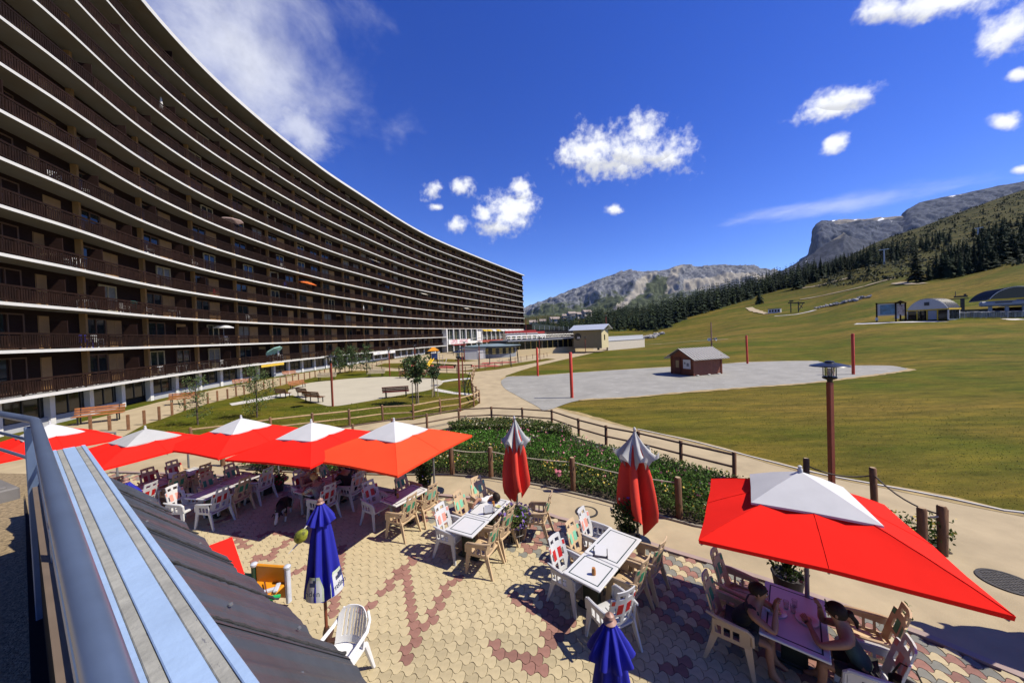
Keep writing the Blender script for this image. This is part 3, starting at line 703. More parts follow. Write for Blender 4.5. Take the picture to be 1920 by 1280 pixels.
# ------------------------------------------------------------------ conifers
BARK = mat('bark', (.085, .06, .04), .9, var=.3, scale=8, bump=.4)
NEEDLE = mat('conifer_needles', (.020, .036, .017), .9, var=.5, scale=1.2, rand=.35, spec=.15)
NEEDLE2 = mat('conifer_needles_light', (.036, .055, .022), .9, var=.5, scale=1.2, spec=.15); NEEDLE3 = mat('conifer_needles_dark', (.012, .022, .013), .9, var=.5, scale=1.2, spec=.15)
def conifer_crown(seed, levels, blades, seg=2, wide=.2):
    r = random.Random(seed); vs = []; fs = []
    for l in range(levels):
        f = l / (levels - 1); z = .10 + .86 * f; R = wide * (1 - f) ** .85 * r.uniform(.75, 1.15) + .012; nb = max(4, int(blades * (1 - .5 * f)))
        a0 = r.uniform(0, 6.28)
        for b in range(nb):
            a = a0 + 2 * PI * b / nb + r.uniform(-.35, .35); rr = R * r.uniform(.6, 1.15); dr = rr * r.uniform(.25, .6); w = rr * r.uniform(.28, .5) + .008
            ca, sa = math.cos(a), math.sin(a); zz = z + r.uniform(-.02, .02)
            p = lambda q, s_, dz: (ca * q - sa * s_, sa * q + ca * s_, zz + dz)
            n = len(vs); vs += [p(0, 0, .03), p(rr * .6, w * .6, -dr * .45), p(rr, 0, -dr), p(rr * .6, -w * .6, -dr * .45), p(rr * .55, 0, -dr * .15)]
            fs += [(n, n + 1, n + 4), (n + 1, n + 2, n + 4), (n + 2, n + 3, n + 4), (n + 3, n, n + 4)]
    n = len(vs); vs += [(.012, 0, .93), (-.008, .01, .93), (-.008, -.01, .93), (0, 0, 1.0)]; fs += [(n, n + 1, n + 3), (n + 1, n + 2, n + 3), (n + 2, n, n + 3)]
    return vs, fs
CROWNS = []
for sd, wd in ((1, .20), (2, .17), (3, .24), (4, .19), (5, .27)):
    v, f = conifer_crown(sd, 19, 13, wide=wd); CROWNS.append(MB().add(v, f).mesh('crown', NEEDLE, fix=False))
TRUNKM = MB().tube([(0, 0, -.03), (0, 0, .35), (0, 0, .9)], [.018, .013, .003], 7).mesh('trunk', BARK, smooth=True)
HILL_TREES = []
def conifer(px, py, hpx, label, lean=0, var=None, group='conifers standing on the right-hand slope'):
    g = ground_at(px, py, 60); h = hpx * g.y / FPX; v = var if var is not None else random.randrange(len(CROWNS))
    t = thing('conifer_tree', (g.x, g.y, g.z - .1), random.uniform(0, 6.28), label, 'tree', group); w = random.uniform(.9, 1.25)
    t.scale = (h * w, h * w, h); put('crown', CROWNS[v], t); put('trunk', TRUNKM, t); return t
# single trees, largest first: (base column, base row, height in photo pixels, label)
NAMED = [(1424, 570, 36, 'dark conifer alone at the lower left end of the slope, near the sandy track'), (1718, 529, 66, 'tall dark conifer at the left end of the big tree group above the info boards'), (1742, 526, 38, 'smaller conifer just right of the tall one above the info boards'),
         (1756, 522, 52, 'conifer in the gap right of the tall one above the info boards'), (1640, 517, 13, 'small round conifer standing apart on the pale grass'), (1594, 523, 20, 'lowest of the three trees left of the pylon'), (1565, 522, 12, 'bush-sized conifer beside the earth track'), (1629, 512, 16, 'small conifer left of the round one')]
for a in NAMED: conifer(*a)
def on_slope(x, y): return True
rt = random.Random(21)
TREES = []
for _ in range(9000):
    if len(TREES) >= 280: break
    x = rt.uniform(1495, 1935); 
    # dense belt rising to the right, a second clump upper right, scattered ones above
    yb = np.interp(x, [1495, 1560, 1600, 1650, 1700, 1780, 1850, 1920], [545, 515, 506, 496, 486, 474, 462, 450]); yt = np.interp(x, [1495, 1600, 1700, 1800, 1920], [532, 492, 462, 440, 420])
    r = rt.random()
    if r < .52: y = rt.uniform(yt, yb); hp = np.interp(y, [440, 540], [22, 34]) * rt.uniform(.6, 1.15)
    elif r < .80:
        x = rt.uniform(1765, 1935); lo = np.interp(x, [1765, 1850, 1935], [528, 506, 482]); y = rt.uniform(lo - 30, lo); hp = rt.uniform(30, 62) * (1 if x > 1840 else .8)
    else:
        y = rt.uniform(np.interp(x, [1495, 1667, 1780, 1920], [520, 450, 410, 365]), yt); hp = rt.uniform(4, 10)
    if r < .52 and x > 1690 and mnoise.noise((x * .018, y * .03, 4)) < .02: continue
    if any(abs(x - a) < (3.0 if h2 < 14 else 5) and abs(y - b) < 4 for a, b, h2 in TREES): continue
    if r > .8 and y < 380: continue
    TREES.append((x, y, hp))
for (x, y, hp) in TREES:
    lab = 'dark conifer in the belt of trees along the right-hand slope' if 12 < hp < 30 else ('tall dark conifer in the group above the ski lift' if hp >= 30 else 'tiny scattered conifer high on the brown slope')
    conifer(x, y, hp, lab, group={'d': 'conifers in the belt', 't': 'conifers above the ski lift' if hp >= 30 else 'scattered conifers high up'}[lab[0]])
def forest(name, pts, label=None, levels=8, blades=8):
    base = [conifer_crown(s, levels, blades, wide=.22) for s in range(6)]; Vs = []; Fs = []; Ms = []; n = 0
    base = [(np.array(v), np.array(f)) for v, f in base]
    for (x, y, z, h) in pts:
        v, f = base[random.randrange(6)]; a = random.uniform(0, 6.28); w = random.uniform(.85, 1.3) * h
        q = np.stack([(v[:, 0] * math.cos(a) - v[:, 1] * math.sin(a)) * w + x, (v[:, 0] * math.sin(a) + v[:, 1] * math.cos(a)) * w + y, v[:, 2] * h + z - .5], 1)
        Vs.append(q); Fs.append(f + n); n += len(q); Ms.append(np.full(len(f), random.choice((0, 0, 1, 2))))
    o = put(name, np_mesh(name, np.concatenate(Vs), np.concatenate(Fs), [NEEDLE, NEEDLE2, NEEDLE3], np.concatenate(Ms))); return tag(o, kind='stuff')
pts = []; rf = random.Random(5)
while len(pts) < 1900:
    px = rf.uniform(1000, 1530); lo = np.interp(px, [1000, 1100, 1234, 1252, 1305, 1393, 1450, 1530], [624, 622, 621, 613, 591, 566, 548, 527]); hi = np.interp(px, [1000, 1044, 1096, 1161, 1213, 1305, 1383, 1435, 1530], [610, 603, 594, 588, 577, 568, 549, 533, 503])
    t = rf.random() ** .8; py = lo + (hi - lo) * t
    g = ground_at(px, py, 120, 1050)
    if g.y > 1000: continue
    pts.append((g.x, g.y, g.z, rf.choice((rf.uniform(7, 12), rf.uniform(11, 19))) * (1.0 if px > 1100 else .8)))
for _ in range(120):
    px = rf.uniform(1480, 1720); yb = np.interp(px, [1480, 1560, 1600, 1650, 1700, 1780, 1850, 1920], [541, 513, 504, 494, 484, 472, 460, 448]); yt = np.interp(px, [1480, 1600, 1700, 1800, 1920], [530, 490, 460, 436, 418])
    g = ground_at(px, yt + (yb - yt) * rf.random() ** .7, 120, 1050); pts.append((g.x, g.y, g.z, rf.uniform(9, 15)))
forest('conifer_forest', pts)
# low juniper scrub on the upper slope
SCRUB = mat('scrub_leaves', (.045, .055, .022), .9, var=.5, scale=.4)
P = []
for _ in range(900):
    px = rf.uniform(1540, 1935); y0 = np.interp(px, [1540, 1667, 1780, 1920], [505, 446, 404, 353]); py = y0 + (np.interp(px, [1540, 1920], [540, 500]) - y0) * rf.random() ** 1.3
    g = ground_at(px, py, 90, 1000); r = rf.uniform(.5, 1.6) * (1 + g.y / 500)
    q = RNG.normal(size=(14, 3)) * np.array([r, r, r * .35]) + np.array([g.x, g.y, g.z + r * .25]); P.append((q, r))
tag(put('scrub', leaves_mesh('scrub', np.concatenate([p[0] for p in P]), np.concatenate([np.full(14, p[1] * .9) for p in P]), [SCRUB])), kind='stuff')
# ================================================================== the curved apartment building
FH = 2.8
def zs(k): return CAM_H + .2 + (k - 1) * FH          # top of slab k; slab 12 carries the roof
S_START, S_END, S_CUT, BAY = 23.8, BLEN, 137.5, 6.2
SLAB_T = .19
bld = thing('apartment_building', (-34, 48, 0), 0, 'long curved apartment block with white-edged balcony floors in dark wood', 'building')
BO = Vector((-34, 48, 0))
def bput(name, me, loc=(0, 0, 0), rz=0, parent=None, scale=None):
    p = parent or bld; l = Vector(loc) - (BO if parent is None else Vector((0, 0, 0)))
    return put(name, me, p, l, (0, 0, rz), scale)
def strip(s0, s1, prof, mats, name, step=1.5, close=True):
    """sweep a profile of (offset, z, material) along the front line"""
    ss = list(np.arange(s0, s1, step)) + [s1]; n = len(prof); vs = []; fs = []; ms = []
    for s in ss:
        for (o, z, m) in prof:
            p = bpt(s, o); vs.append((p[0] - BO.x, p[1] - BO.y, z))
    for i in range(len(ss) - 1):
        for k in range(n if close else n - 1):
            a = i * n + k; b = i * n + (k + 1) % n; fs.append((a, b, b + n, a + n)); ms.append(prof[k][2])
    if close: fs += [tuple(range(n))[::-1], tuple(range((len(ss) - 1) * n, len(ss) * n))]; ms += [0, 0]
    mb = MB(); mb.v = vs; mb.f = fs; mb.m = ms
    return mb.build(name, mats, bld)
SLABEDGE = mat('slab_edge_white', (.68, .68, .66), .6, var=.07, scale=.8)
for k in range(13):
    z = zs(k); s1 = S_CUT if k < 2 else S_END
    if k == 12:
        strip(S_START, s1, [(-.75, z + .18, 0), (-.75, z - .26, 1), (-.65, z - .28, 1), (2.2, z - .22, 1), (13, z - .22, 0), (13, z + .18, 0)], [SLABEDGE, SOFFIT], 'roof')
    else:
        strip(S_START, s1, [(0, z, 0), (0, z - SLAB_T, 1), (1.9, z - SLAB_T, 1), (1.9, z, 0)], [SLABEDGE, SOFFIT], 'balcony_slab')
    if k < 12:
        zz = zs(k + 1) - (.22 if k == 11 else SLAB_T)
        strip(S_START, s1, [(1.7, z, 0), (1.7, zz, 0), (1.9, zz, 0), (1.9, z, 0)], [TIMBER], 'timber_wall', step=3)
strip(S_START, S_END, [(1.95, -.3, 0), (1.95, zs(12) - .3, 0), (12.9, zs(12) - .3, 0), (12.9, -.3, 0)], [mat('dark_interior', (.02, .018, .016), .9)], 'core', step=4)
endw = MB(); a = bpt(S_END - .01, .6); b = bpt(S_END - .01, 13)
ang = math.atan2(b[1] - a[1], b[0] - a[0])
endw.box(((a[0] + b[0]) / 2 - BO.x, (a[1] + b[1]) / 2 - BO.y, (zs(12)) / 2 - .2), (np.linalg.norm(b - a), .3, zs(12) - .1), rz=ang); endw.build('end_wall', TIMBER, bld)

# ---- pieces of one bay (x along the front, y into the building)
def rail_mesh(L, style):
    mb = MB(); mb.box((L / 2, .10, .98), (L, .07, .12)); mb.box((L / 2, .10, .16), (L, .04, .09)); mb.box((L / 2, .12, .80), (L, .03, .07))
    x = .09; rnd = random.Random(style)
    while x < L - .06:
        if style == 2: h0, h1 = .10, .90
        else: h0, h1 = .09 + rnd.choice((0, 0, .03)), .84 + rnd.choice((0, .04, 0))
        mb.box((x, .085, (h0 + h1) / 2), (.095, .022, h1 - h0)); x += .15
    for px in (.05, L / 3, 2 * L / 3): mb.box((px, .13, .5), (.07, .07, 1.0))
    return mb.mesh('railing', RAILWOOD, fix=False)
def bay_chord(i):
    a = bpt(S_START + i * BAY); b = bpt(S_START + (i + 1) * BAY); d = b - a
    return a, math.atan2(d[1], d[0]), np.linalg.norm(d)
RAILS = [rail_mesh(BAY, k) for k in range(3)]
PILLAR = MB().box((0, 1.5, (FH - SLAB_T) / 2), (.2, .36, FH - SLAB_T)).mesh('pillar', OCHRE)
PARTW = MB().box((0, .62, .95), (.06, .9, 1.9)).mesh('balcony_divider', TIMBER)
SHUT = MB().box((0, 1.66, 1.17), (1.5, .07, 2.2), bev=.01).box((0, 1.62, 1.17), (.03, .02, 2.2)).mesh('shutter_panel', OCHRE)
SHUT2 = MB().box((0, 1.66, 1.17), (1.25, .07, 2.2), bev=.01).mesh('shutter_panel', OCHRE)
def win_meshes(w, h, m):
    f = MB(); t = .09
    for sx in (-1, 1): f.box((sx * (w - t) / 2, 1.65, h / 2 + .08), (t, .1, h))
    f.box((0, 1.65, .08 + t / 2), (w - 2 * t, .1, t)); f.box((0, 1.65, .08 + h - t / 2), (w - 2 * t, .1, t)); f.box((0, 1.64, .08 + h / 2), (.07, .1, h - 2 * t))
    p = MB(); p.box((0, 1.67, .08 + h / 2), (w - 2 * t, .02, h - 2 * t))
    return f.mesh('window', m), p.mesh('pane', DARKGLASS)
DARKFRAME = mat('brown_frame', (.10, .05, .03), .6)
CURT = mat('curtained_glass', (.16, .15, .13), .3, var=.4, scale=3)
WINS = [win_meshes(1.9, 2.25, DARKFRAME), win_meshes(1.7, 2.25, CREAM), win_meshes(2.1, 2.25, DARKFRAME)]
NB = int((S_END - S_START) / BAY)
def view_px(P):
    v = Vector(P) - Vector((0, 0, CAM_H)); z = v.dot(AX_F)
    if z < 1: return None
    return 960 + FPX * v.dot(AX_R) / z, 640 - FPX * v.dot(AX_U) / z, z
rb = random.Random(11); slots = []
for k in range(12):
    for i in range(NB):
        if k < 2 and S_START + (i + 1) * BAY > S_CUT + .5: continue
        a, rz, L = bay_chord(i); c = bpt(S_START + (i + .5) * BAY); q = view_px((c[0], c[1], zs(k) + 1.2))
        vis = q is not None and -60 < q[0] < 1980 and -60 < q[1] < 1340
        slots.append((0 if not vis else 1 / q[2], k, i, a, rz, L))
slots.sort(key=lambda t: -t[0])
rest = {'railing': MB(), 'pillar': MB(), 'window': MB(), 'shutter_panel': MB(), 'balcony_divider': MB()}
count = {k: 0 for k in rest}
def place(name, me, loc, rz, sx=1.0, sub=None):
    count[name] += 1
    if count[name] <= 298:
        o = bput(name, me, loc, rz); o.scale = (sx, 1, 1)
        if sub:
            s = put('pane', sub, o)
            if rb.random() < .22: s.material_slots[0].link = 'OBJECT'; s.material_slots[0].material = CURT
        return
    M = Matrix.Translation(Vector(loc) - BO) @ Matrix.Rotation(rz, 4, 'Z') @ Matrix.Diagonal((sx, 1, 1, 1))
    for m2, mi in ((me, 0), (sub, 1)):
        if m2: rest[name].add([M @ v.co for v in m2.vertices], [tuple(p.vertices) for p in m2.polygons], mi)
for (_, k, i, a, rz, L) in slots:
    base = (a[0], a[1], zs(k)); ca, sa = math.cos(rz), math.sin(rz)
    def at(x, z=0): return (a[0] + ca * x, a[1] + sa * x, zs(k) + z)
    place('railing', RAILS[rb.choice((0, 0, 1, 2))], base, rz, L / BAY)
    place('pillar', PILLAR, base, rz)
    if rb.random() < .5: place('balcony_divider', PARTW, at(rb.choice((3.1, 3.1, .02))), rz)
    r = rb.random()
    if r < .62:
        w = WINS[0]; place('window', w[0], at(1.25), rz, 1, w[1]); place('shutter_panel', SHUT, at(3.05), rz)
    elif r < .78:
        w = WINS[1]; place('window', w[0], at(2.6), rz, 1, w[1])
    elif r < .9:
        w = WINS[2]; place('window', w[0], at(1.35), rz, 1, w[1]); place('shutter_panel', SHUT2, at(4.5), rz)
    else:
        w = WINS[1]; place('window', w[0], at(1.3), rz, 1, w[1]); place('window', WINS[0][0], at(4.6), rz, 1, WINS[0][1])
RM = {'railing': [RAILWOOD], 'pillar': [OCHRE], 'window': [DARKFRAME, DARKGLASS], 'shutter_panel': [OCHRE], 'balcony_divider': [TIMBER]}
for n, mb in rest.items():
    if mb.f: tag(mb.build(n, RM[n], bld, fix=False), kind='stuff')

# ---- ground floor: white piers, shop windows, low pale wall
gz = zs(0) - SLAB_T
PIER = MB().box((0, 1.45, gz / 2), (.36, .4, gz)).mesh('pier', WHITE)
gw = MB(); gw.box((1.55, 1.45, .28), (2.68, .16, .56)); LOWW = gw.mesh('low_wall', GREYWALL)
gp = MB(); gp.box((1.55, 1.58, gz / 2 + .28), (2.6, .04, gz - .6)); SHOPW = gp.mesh('shop_window', DARKGLASS)
gm = MB()
for x in (.55, 1.55, 2.55): gm.box((x, 1.54, gz / 2 + .28), (.06, .06, gz - .62))
SHOPM = gm.mesh('mullion', mat('dark_metal_frame', (.05, .05, .05), .5))
s = S_START
i = 0
while s < S_CUT - 3:
    a = bpt(s); b = bpt(s + 3.1); d = b - a; rz = math.atan2(d[1], d[0])
    bput('pier', PIER, (a[0], a[1], 0), rz); w = bput('shop_window', SHOPW, (a[0], a[1], 0), rz); tag(put('mullion', SHOPM, w), kind='stuff')
    if i % 6 != 3: bput('low_wall', LOWW, (a[0], a[1], 0), rz)
    s += 3.1; i += 1
cut = bpt(S_CUT, 0); cutb = bpt(S_CUT, 2)
cw = MB(); cw.box((0, 1.0, (zs(2) - SLAB_T) / 2), (.4, 2.2, zs(2) - SLAB_T)); a, b = bpt(S_CUT), bpt(S_CUT + 3); CRZ = math.atan2(*(b - a)[::-1])
bput('end_pier', cw.mesh('end_pier', WHITE), (a[0], a[1], 0), CRZ)

# ---- the shopping end below slab 2
TXT_CACHE = {}
def text_mesh(name, body, size, m, depth=.004, align='CENTER', bold=0.0, shear=0.0):
    cu = bpy.data.curves.new(name, 'FONT'); cu.body = body; cu.size = size; cu.extrude = depth; cu.align_x = align; cu.align_y = 'CENTER'; cu.offset = bold; cu.shear = shear; cu.resolution_u = 3
    ob = bpy.data.objects.new(name, cu); COL.objects.link(ob); bpy.context.view_layer.update()
    me = bpy.data.meshes.new_from_object(ob.evaluated_get(bpy.context.evaluated_depsgraph_get())); me.name = name
    bpy.data.objects.remove(ob); bpy.data.curves.remove(cu); me.materials.clear(); me.materials.append(m); return me
REDPAINT = mat('red_paint', (.42, .03, .025), .5, var=.15)
PINKRED = mat('faded_red_lettering', (.55, .16, .22), .6)
YELLOW = mat('yellow_paint', (.70, .48, .05), .5, var=.1)
zmid = .95
SHELL = mat('shop_upper_glass', (.03, .04, .035), .1, var=.6, scale=.5)
s = S_CUT + .4; i = 0
while s < S_END - 3.5:
    a = bpt(s, .1); b = bpt(s + 4.2, .1); d = b - a; rz = math.atan2(d[1], d[0])
    up = MB(); H = zs(2) - SLAB_T; hi = 3.3
    up.box((.2, .3, hi + (H - hi) / 2), (.4, .5, H - hi)); 
    bput('shop_pier', up.mesh('shop_pier', WHITE), (a[0], a[1], 0), rz)
    g = MB(); g.box((2.3, .55, hi + (H - hi) / 2), (3.8, .05, H - hi - .05)); wgl = bput('upper_shop_window', g.mesh('upper_shop_window', SHELL if i != 5 else WHITE), (a[0], a[1], 0), rz)
    mu = MB(); mu.box((2.3, .5, hi + (H - hi) / 2), (.14, .1, H - hi - .1)); mu.box((2.3, .49, hi + .9), (3.7, .08, .1)); tag(put('mullion', mu.mesh('mullion', CREAM if i % 2 else WHITE), wgl), kind='stuff')
    sill = MB(); sill.box((2.1, .15, hi - .45), (4.2, .3, .9)); bput('fascia', sill.mesh('fascia', WHITE if i < 6 else mat('fascia_wood', (.3, .08, .05), .7)), (a[0], a[1], 0), rz)
    if i >= 6:
        aw = MB(); c0 = [(.3, -.9, H - .75), (4.0, -.9, H - .75), (4.0, .3, H - .1), (.3, .3, H - .1)]
        aw.add(c0 + [(x, y, z - .04) for x, y, z in c0] , [(0, 1, 2, 3), (4, 7, 6, 5), (0, 4, 5, 1), (1, 5, 6, 2), (2, 6, 7, 3), (3, 7, 4, 0)])
        bput('awning', aw.mesh('awning', YELLOW if i in (6, 7, 9) else WHITE), (a[0], a[1], 0), rz)
    lo = MB(); lo.box((2.1, .6, (hi - .9) / 2), (4.2, .05, hi - .95)); bput('shop_window', lo.mesh('shop_window', DARKGLASS), (a[0], a[1], 0), rz)
    lp = MB(); lp.box((.1, .4, (hi - .9) / 2), (.25, .4, hi - .92)); bput('shop_pier', lp.mesh('shop_pier', WHITE), (a[0], a[1], 0), rz)
    s += 4.2; i += 1
# the long white name board: only some of its letters can be read
a = bpt(S_CUT + .6, -.25); b = bpt(S_CUT + 15.5, -.25); d = b - a; rz = math.atan2(d[1], d[0]); Ls = np.linalg.norm(d)
sg = thing('shop_sign', (a[0], a[1], 2.55), rz, 'long white shop name board with faded red capital letters', 'sign')
MB().box((Ls / 2, 0, .75), (Ls, .12, 1.5)).build('board', WHITE, sg)
put('lettering', text_mesh('lettering', 'LIPER  ARCHE', 1.9, PINKRED, bold=.02), sg, (Ls * .47, -.075, .75), (PI / 2, 0, 0))
# signs over the arcade: a yellow one near, blue and white ones further on
def arcade_sign(px, w, h, m, label, letters, lm):
    k = int(np.argmin([abs((view_px((*bpt(s, -.1), 2)) or (9e9,))[0] - px) for s in np.arange(30, S_CUT, .5)])); s = 30 + .5 * k
    a = bpt(s, -.08); b = bpt(s + 2, -.08); d = b - a; rz = math.atan2(d[1], d[0])
    t = thing('shop_sign', (a[0], a[1], zs(0) - SLAB_T - h - .03), rz, label, 'sign')
    MB().box((w / 2, 0, h / 2), (w, .08, h), bev=.01).build('board', m, t)
    if letters: put('lettering', text_mesh('lettering', letters, h * .75, lm), t, (w / 2, -.045, h / 2), (PI / 2, 0, 0))
BLUE = mat('blue_paint', (.03, .08, .35), .5)
arcade_sign(489, 4.6, .34, YELLOW, 'long yellow sign under the lowest balcony behind the young tree', '', None)
arcade_sign(701, 4.2, .5, WHITE, 'white sign with a blue line of print under the lowest balcony, left one', 'OFFICE', BLUE)
arcade_sign(717, 6.0, .5, WHITE, 'longer white sign with blue print under the lowest balcony, right one', 'IMMOBILIER', BLUE)

# ---- things on the balconies
def balcony_at(px, py):
    best = None
    for s in np.arange(S_START, S_END, .25):
        c = bpt(s, .7); q = view_px((c[0], c[1], 5))
        if q is None: continue
        P = D(px, py, c[1]); e = abs(P.x - c[0])
        if best is None or e < best[0]: best = (e, s, P)
    _, s, P = best; k = int(math.floor((P.z - zs(0)) / FH)); k = max(0, min(11, k)); a, b = bpt(s - 1), bpt(s + 1)
    c = bpt(s, .7); return Vector((c[0], c[1], zs(k))), P.z, math.atan2(*(b - a)[::-1])
CLOTH = {n: mat('cloth_' + n, c, .85, var=.06, trans=.25) for n, c in dict(orange=(.75, .16, .02), cream=(.75, .70, .58), mint=(.35, .62, .58), white=(.8, .8, .8), green=(.06, .28, .17), pink=(.55, .40, .38), teal=(.03, .40, .36)).items()}
ALU = mat('grey_metal', (.45, .46, .48), .4, .7, var=.08)
def sun_umbrella(px, py, col, label, r=1.0, tilt=0.0, folded=False, lean=(0, 0)):
    p, z, rz = balcony_at(px, py); h = max(1.6, z - p.z)
    t = thing('balcony_parasol', p, rz, label, 'parasol', 'parasols on the balconies')
    MB().tube([(0, 0, 0), (0, 0, h)], .022, 6).build('pole', ALU, t, smooth=True)
    if folded:
        c = MB(); c.lathe([(.02, h), (.07, h - .2), (.13, h - .7), (.17, h - 1.15), (.10, h - 1.16)], 9).build('canopy', CLOTH[col], t, smooth=True)
    else:
        c = MB(); n = 8; vs = [(0, 0, .28)] + [(r * .55 * math.cos(2 * PI * k / n), r * .55 * math.sin(2 * PI * k / n), .19) for k in range(n)] + [(r * math.cos(2 * PI * k / n), r * math.sin(2 * PI * k / n), 0) for k in range(n)] + [(r * 1.0 * math.cos(2 * PI * k / n), r * 1.0 * math.sin(2 * PI * k / n), -.1) for k in range(n)]
        fs = [(0, 1 + k, 1 + (k + 1) % n) for k in range(n)] + [(1 + k, 1 + n + k, 1 + n + (k + 1) % n, 1 + (k + 1) % n) for k in range(n)] + [(1 + n + k, 1 + 2 * n + k, 1 + 2 * n + (k + 1) % n, 1 + n + (k + 1) % n) for k in range(n)]
        c.add(vs, fs); c.build('canopy', CLOTH[col], t, loc=(0, 0, h - .1), rot=(tilt, 0, 0))
def awning(px, py, label):
    p, z, rz = balcony_at(px, py); q = bpt(BS[-1] * 0 + 0, 0)
    t = thing('balcony_awning', (p.x, p.y, z - .2), rz, label, 'awning', 'awnings let down from the balconies')
    MB().add([(-1.5, .6, .75), (1.5, .6, .75), (1.5, -1.1, 0), (-1.5, -1.1, 0), (-1.5, .6, .72), (1.5, .6, .72), (1.5, -1.1, -.03), (-1.5, -1.1, -.03)], [(0, 1, 2, 3), (7, 6, 5, 4), (0, 4, 5, 1), (1, 5, 6, 2), (2, 6, 7, 3), (3, 7, 4, 0)]).build('cloth', CLOTH['cream'], t)
    MB().tube([(-1.4, .6, .2), (-1.4, -1.0, .0)], .02, 5).tube([(1.4, .6, .2), (1.4, -1.0, .0)], .02, 5).build('arm', ALU, t)
sun_umbrella(575, 534, 'orange', 'open orange parasol leaning out over a middle balcony', 1.5, .25)
sun_umbrella(419, 612, 'white', 'open white parasol over a small table on the third balcony row from the bottom', 1.0)
sun_umbrella(512, 657, 'mint', 'tilted mint green parasol on the lowest balcony row', 1.25, -.6)
sun_umbrella(522, 652, 'white', 'folded white parasol beside the mint green one', folded=True)
sun_umbrella(682, 572, 'white', 'folded white parasol on a balcony near the middle of the facade', folded=True)
sun_umbrella(716, 576, 'green', 'folded green parasol right of the folded white one', folded=True)
sun_umbrella(432, 412, 'pink', 'pale pinkish open parasol on an upper balcony', 1.3)
sun_umbrella(301, 182, 'white', 'thin white wind spinner pole on a high balcony at the left', folded=True)
awning(698, 489, 'cream awning let down from an upper balcony row, left one')
awning(792, 551, 'cream awning let down over a middle balcony row, right one')
awning(872, 578, 'small pale awning let down near the far end of the facade')
PLASTIC = mat('white_plastic', (.74, .75, .75), .35, var=.04)
REDPLAST = mat('red_plastic', (.45, .03, .03), .4); BLUEPLAST = mat('blue_cloth', (.03, .05, .5), .6)
def small_table_mesh():
    mb = MB(); mb.box((0, 0, .7), (.8, .7, .04), bev=.01)
    for x in (-.34, .34):
        for y in (-.29, .29): mb.box((x, y, .34), (.05, .05, .68))
    return mb
def small_chair_mesh():
    mb = MB(); mb.box((0, 0, .43), (.46, .46, .035), bev=.01)
    for x in (-.2, .2):
        for y in (-.2, .2): mb.box((x, y, .21), (.045, .045, .42))
        mb.box((x, .02, .64), (.045, .42, .03)); mb.box((x, -.2, .53), (.04, .04, .2))
    for x in (-.18, -.06, .06, .18): mb.box((x, .23, .68), (.07, .03, .48))
    mb.box((0, .235, .92), (.46, .035, .07)); return mb
STM = {n: small_table_mesh().mesh('table', m) for n, m in (('white', PLASTIC), ('cream', CREAM))}
SCM = {n: small_chair_mesh().mesh('chair', m) for n, m in (('white', PLASTIC), ('red', REDPLAST), ('blue', BLUEPLAST))}
for (px, py, what, col, label) in [(101, 322, 'c', 'white', 'white chair behind the railing on a high balcony at the left edge'), (158, 347, 'c', 'white', 'white chair behind the railing, right of the first on the same high balcony'),
        (281, 463, 'c', 'white', 'white chair seen between the rails below the pinkish parasol, left one'), (95, 476, 't', 'cream', 'pale table behind the railing near the left edge'), (122, 488, 'c', 'white', 'white chair right of the pale table near the left edge'), (146, 492, 'c', 'white', 'second white chair right of the pale table near the left edge'),
        (364, 494, 'c', 'white', 'white chair behind rails above the red chair'), (338, 537, 'c', 'red', 'red chair behind the balcony rails'), (407, 547, 'c', 'red', 'red stool-like chair on the balcony right of the other red chair'),
        (232, 566, 'c', 'white', 'white chair by the teal towel'), (165, 570, 't', 'white', 'white table left of the teal towel'), (280, 577, 'c', 'white', 'white chair right of the teal towel'), (326, 583, 't', 'white', 'white table behind rails two balconies right of the teal towel'),
        (163, 634, 'c', 'blue', 'blue covered chair on the second balcony row'), (181, 636, 'c', 'white', 'white chair beside the blue covered chair'), (427, 640, 'c', 'white', 'white chair under the open white parasol'), (419, 634, 't', 'white', 'white table under the open white parasol'),
        (302, 692, 'c', 'white', 'white chair on the lowest balcony row, leftmost'), (342, 690, 't', 'white', 'white table on the lowest balcony row, leftmost'), (381, 683, 't', 'white', 'second white table on the lowest balcony row'), (420, 679, 'c', 'white', 'white chair on the lowest balcony row, next to the second table'),
        (513, 673, 't', 'white', 'white table below the mint green parasol'), (530, 668, 'c', 'white', 'white chair below the mint green parasol'), (590, 660, 't', 'white', 'white table on the lowest row halfway along'), (655, 657, 't', 'white', 'white table on the lowest row above the bushy trees'), (745, 630, 't', 'white', 'white table far along the second row'), (466, 598, 'c', 'white', 'white chair on the fourth balcony row'), (535, 512, 'c', 'blue', 'blue chair on an upper balcony above the orange parasol'), (532, 499, 'c', 'white', 'white chair on an upper balcony left of the blue chair')]:
    p, z, rz = balcony_at(px, py)
    o = put('balcony_table' if what == 't' else 'balcony_chair', (STM if what == 't' else SCM)[col], None, p, (0, 0, rz + random.uniform(-.6, .6)))
    tag(o, label, 'table' if what == 't' else 'chair', 'furniture on the balconies')
p, z, rz = balcony_at(236, 562)
tw = thing('towel', (p.x, p.y, p.z), rz, 'teal towel hung over the balcony railing', 'towel'); MB().box((0, -.6, .82), (.75, .03, .5), bev=.01).box((0, -.62, .5), (.7, .02, .18)).build('cloth', CLOTH['teal'], tw)
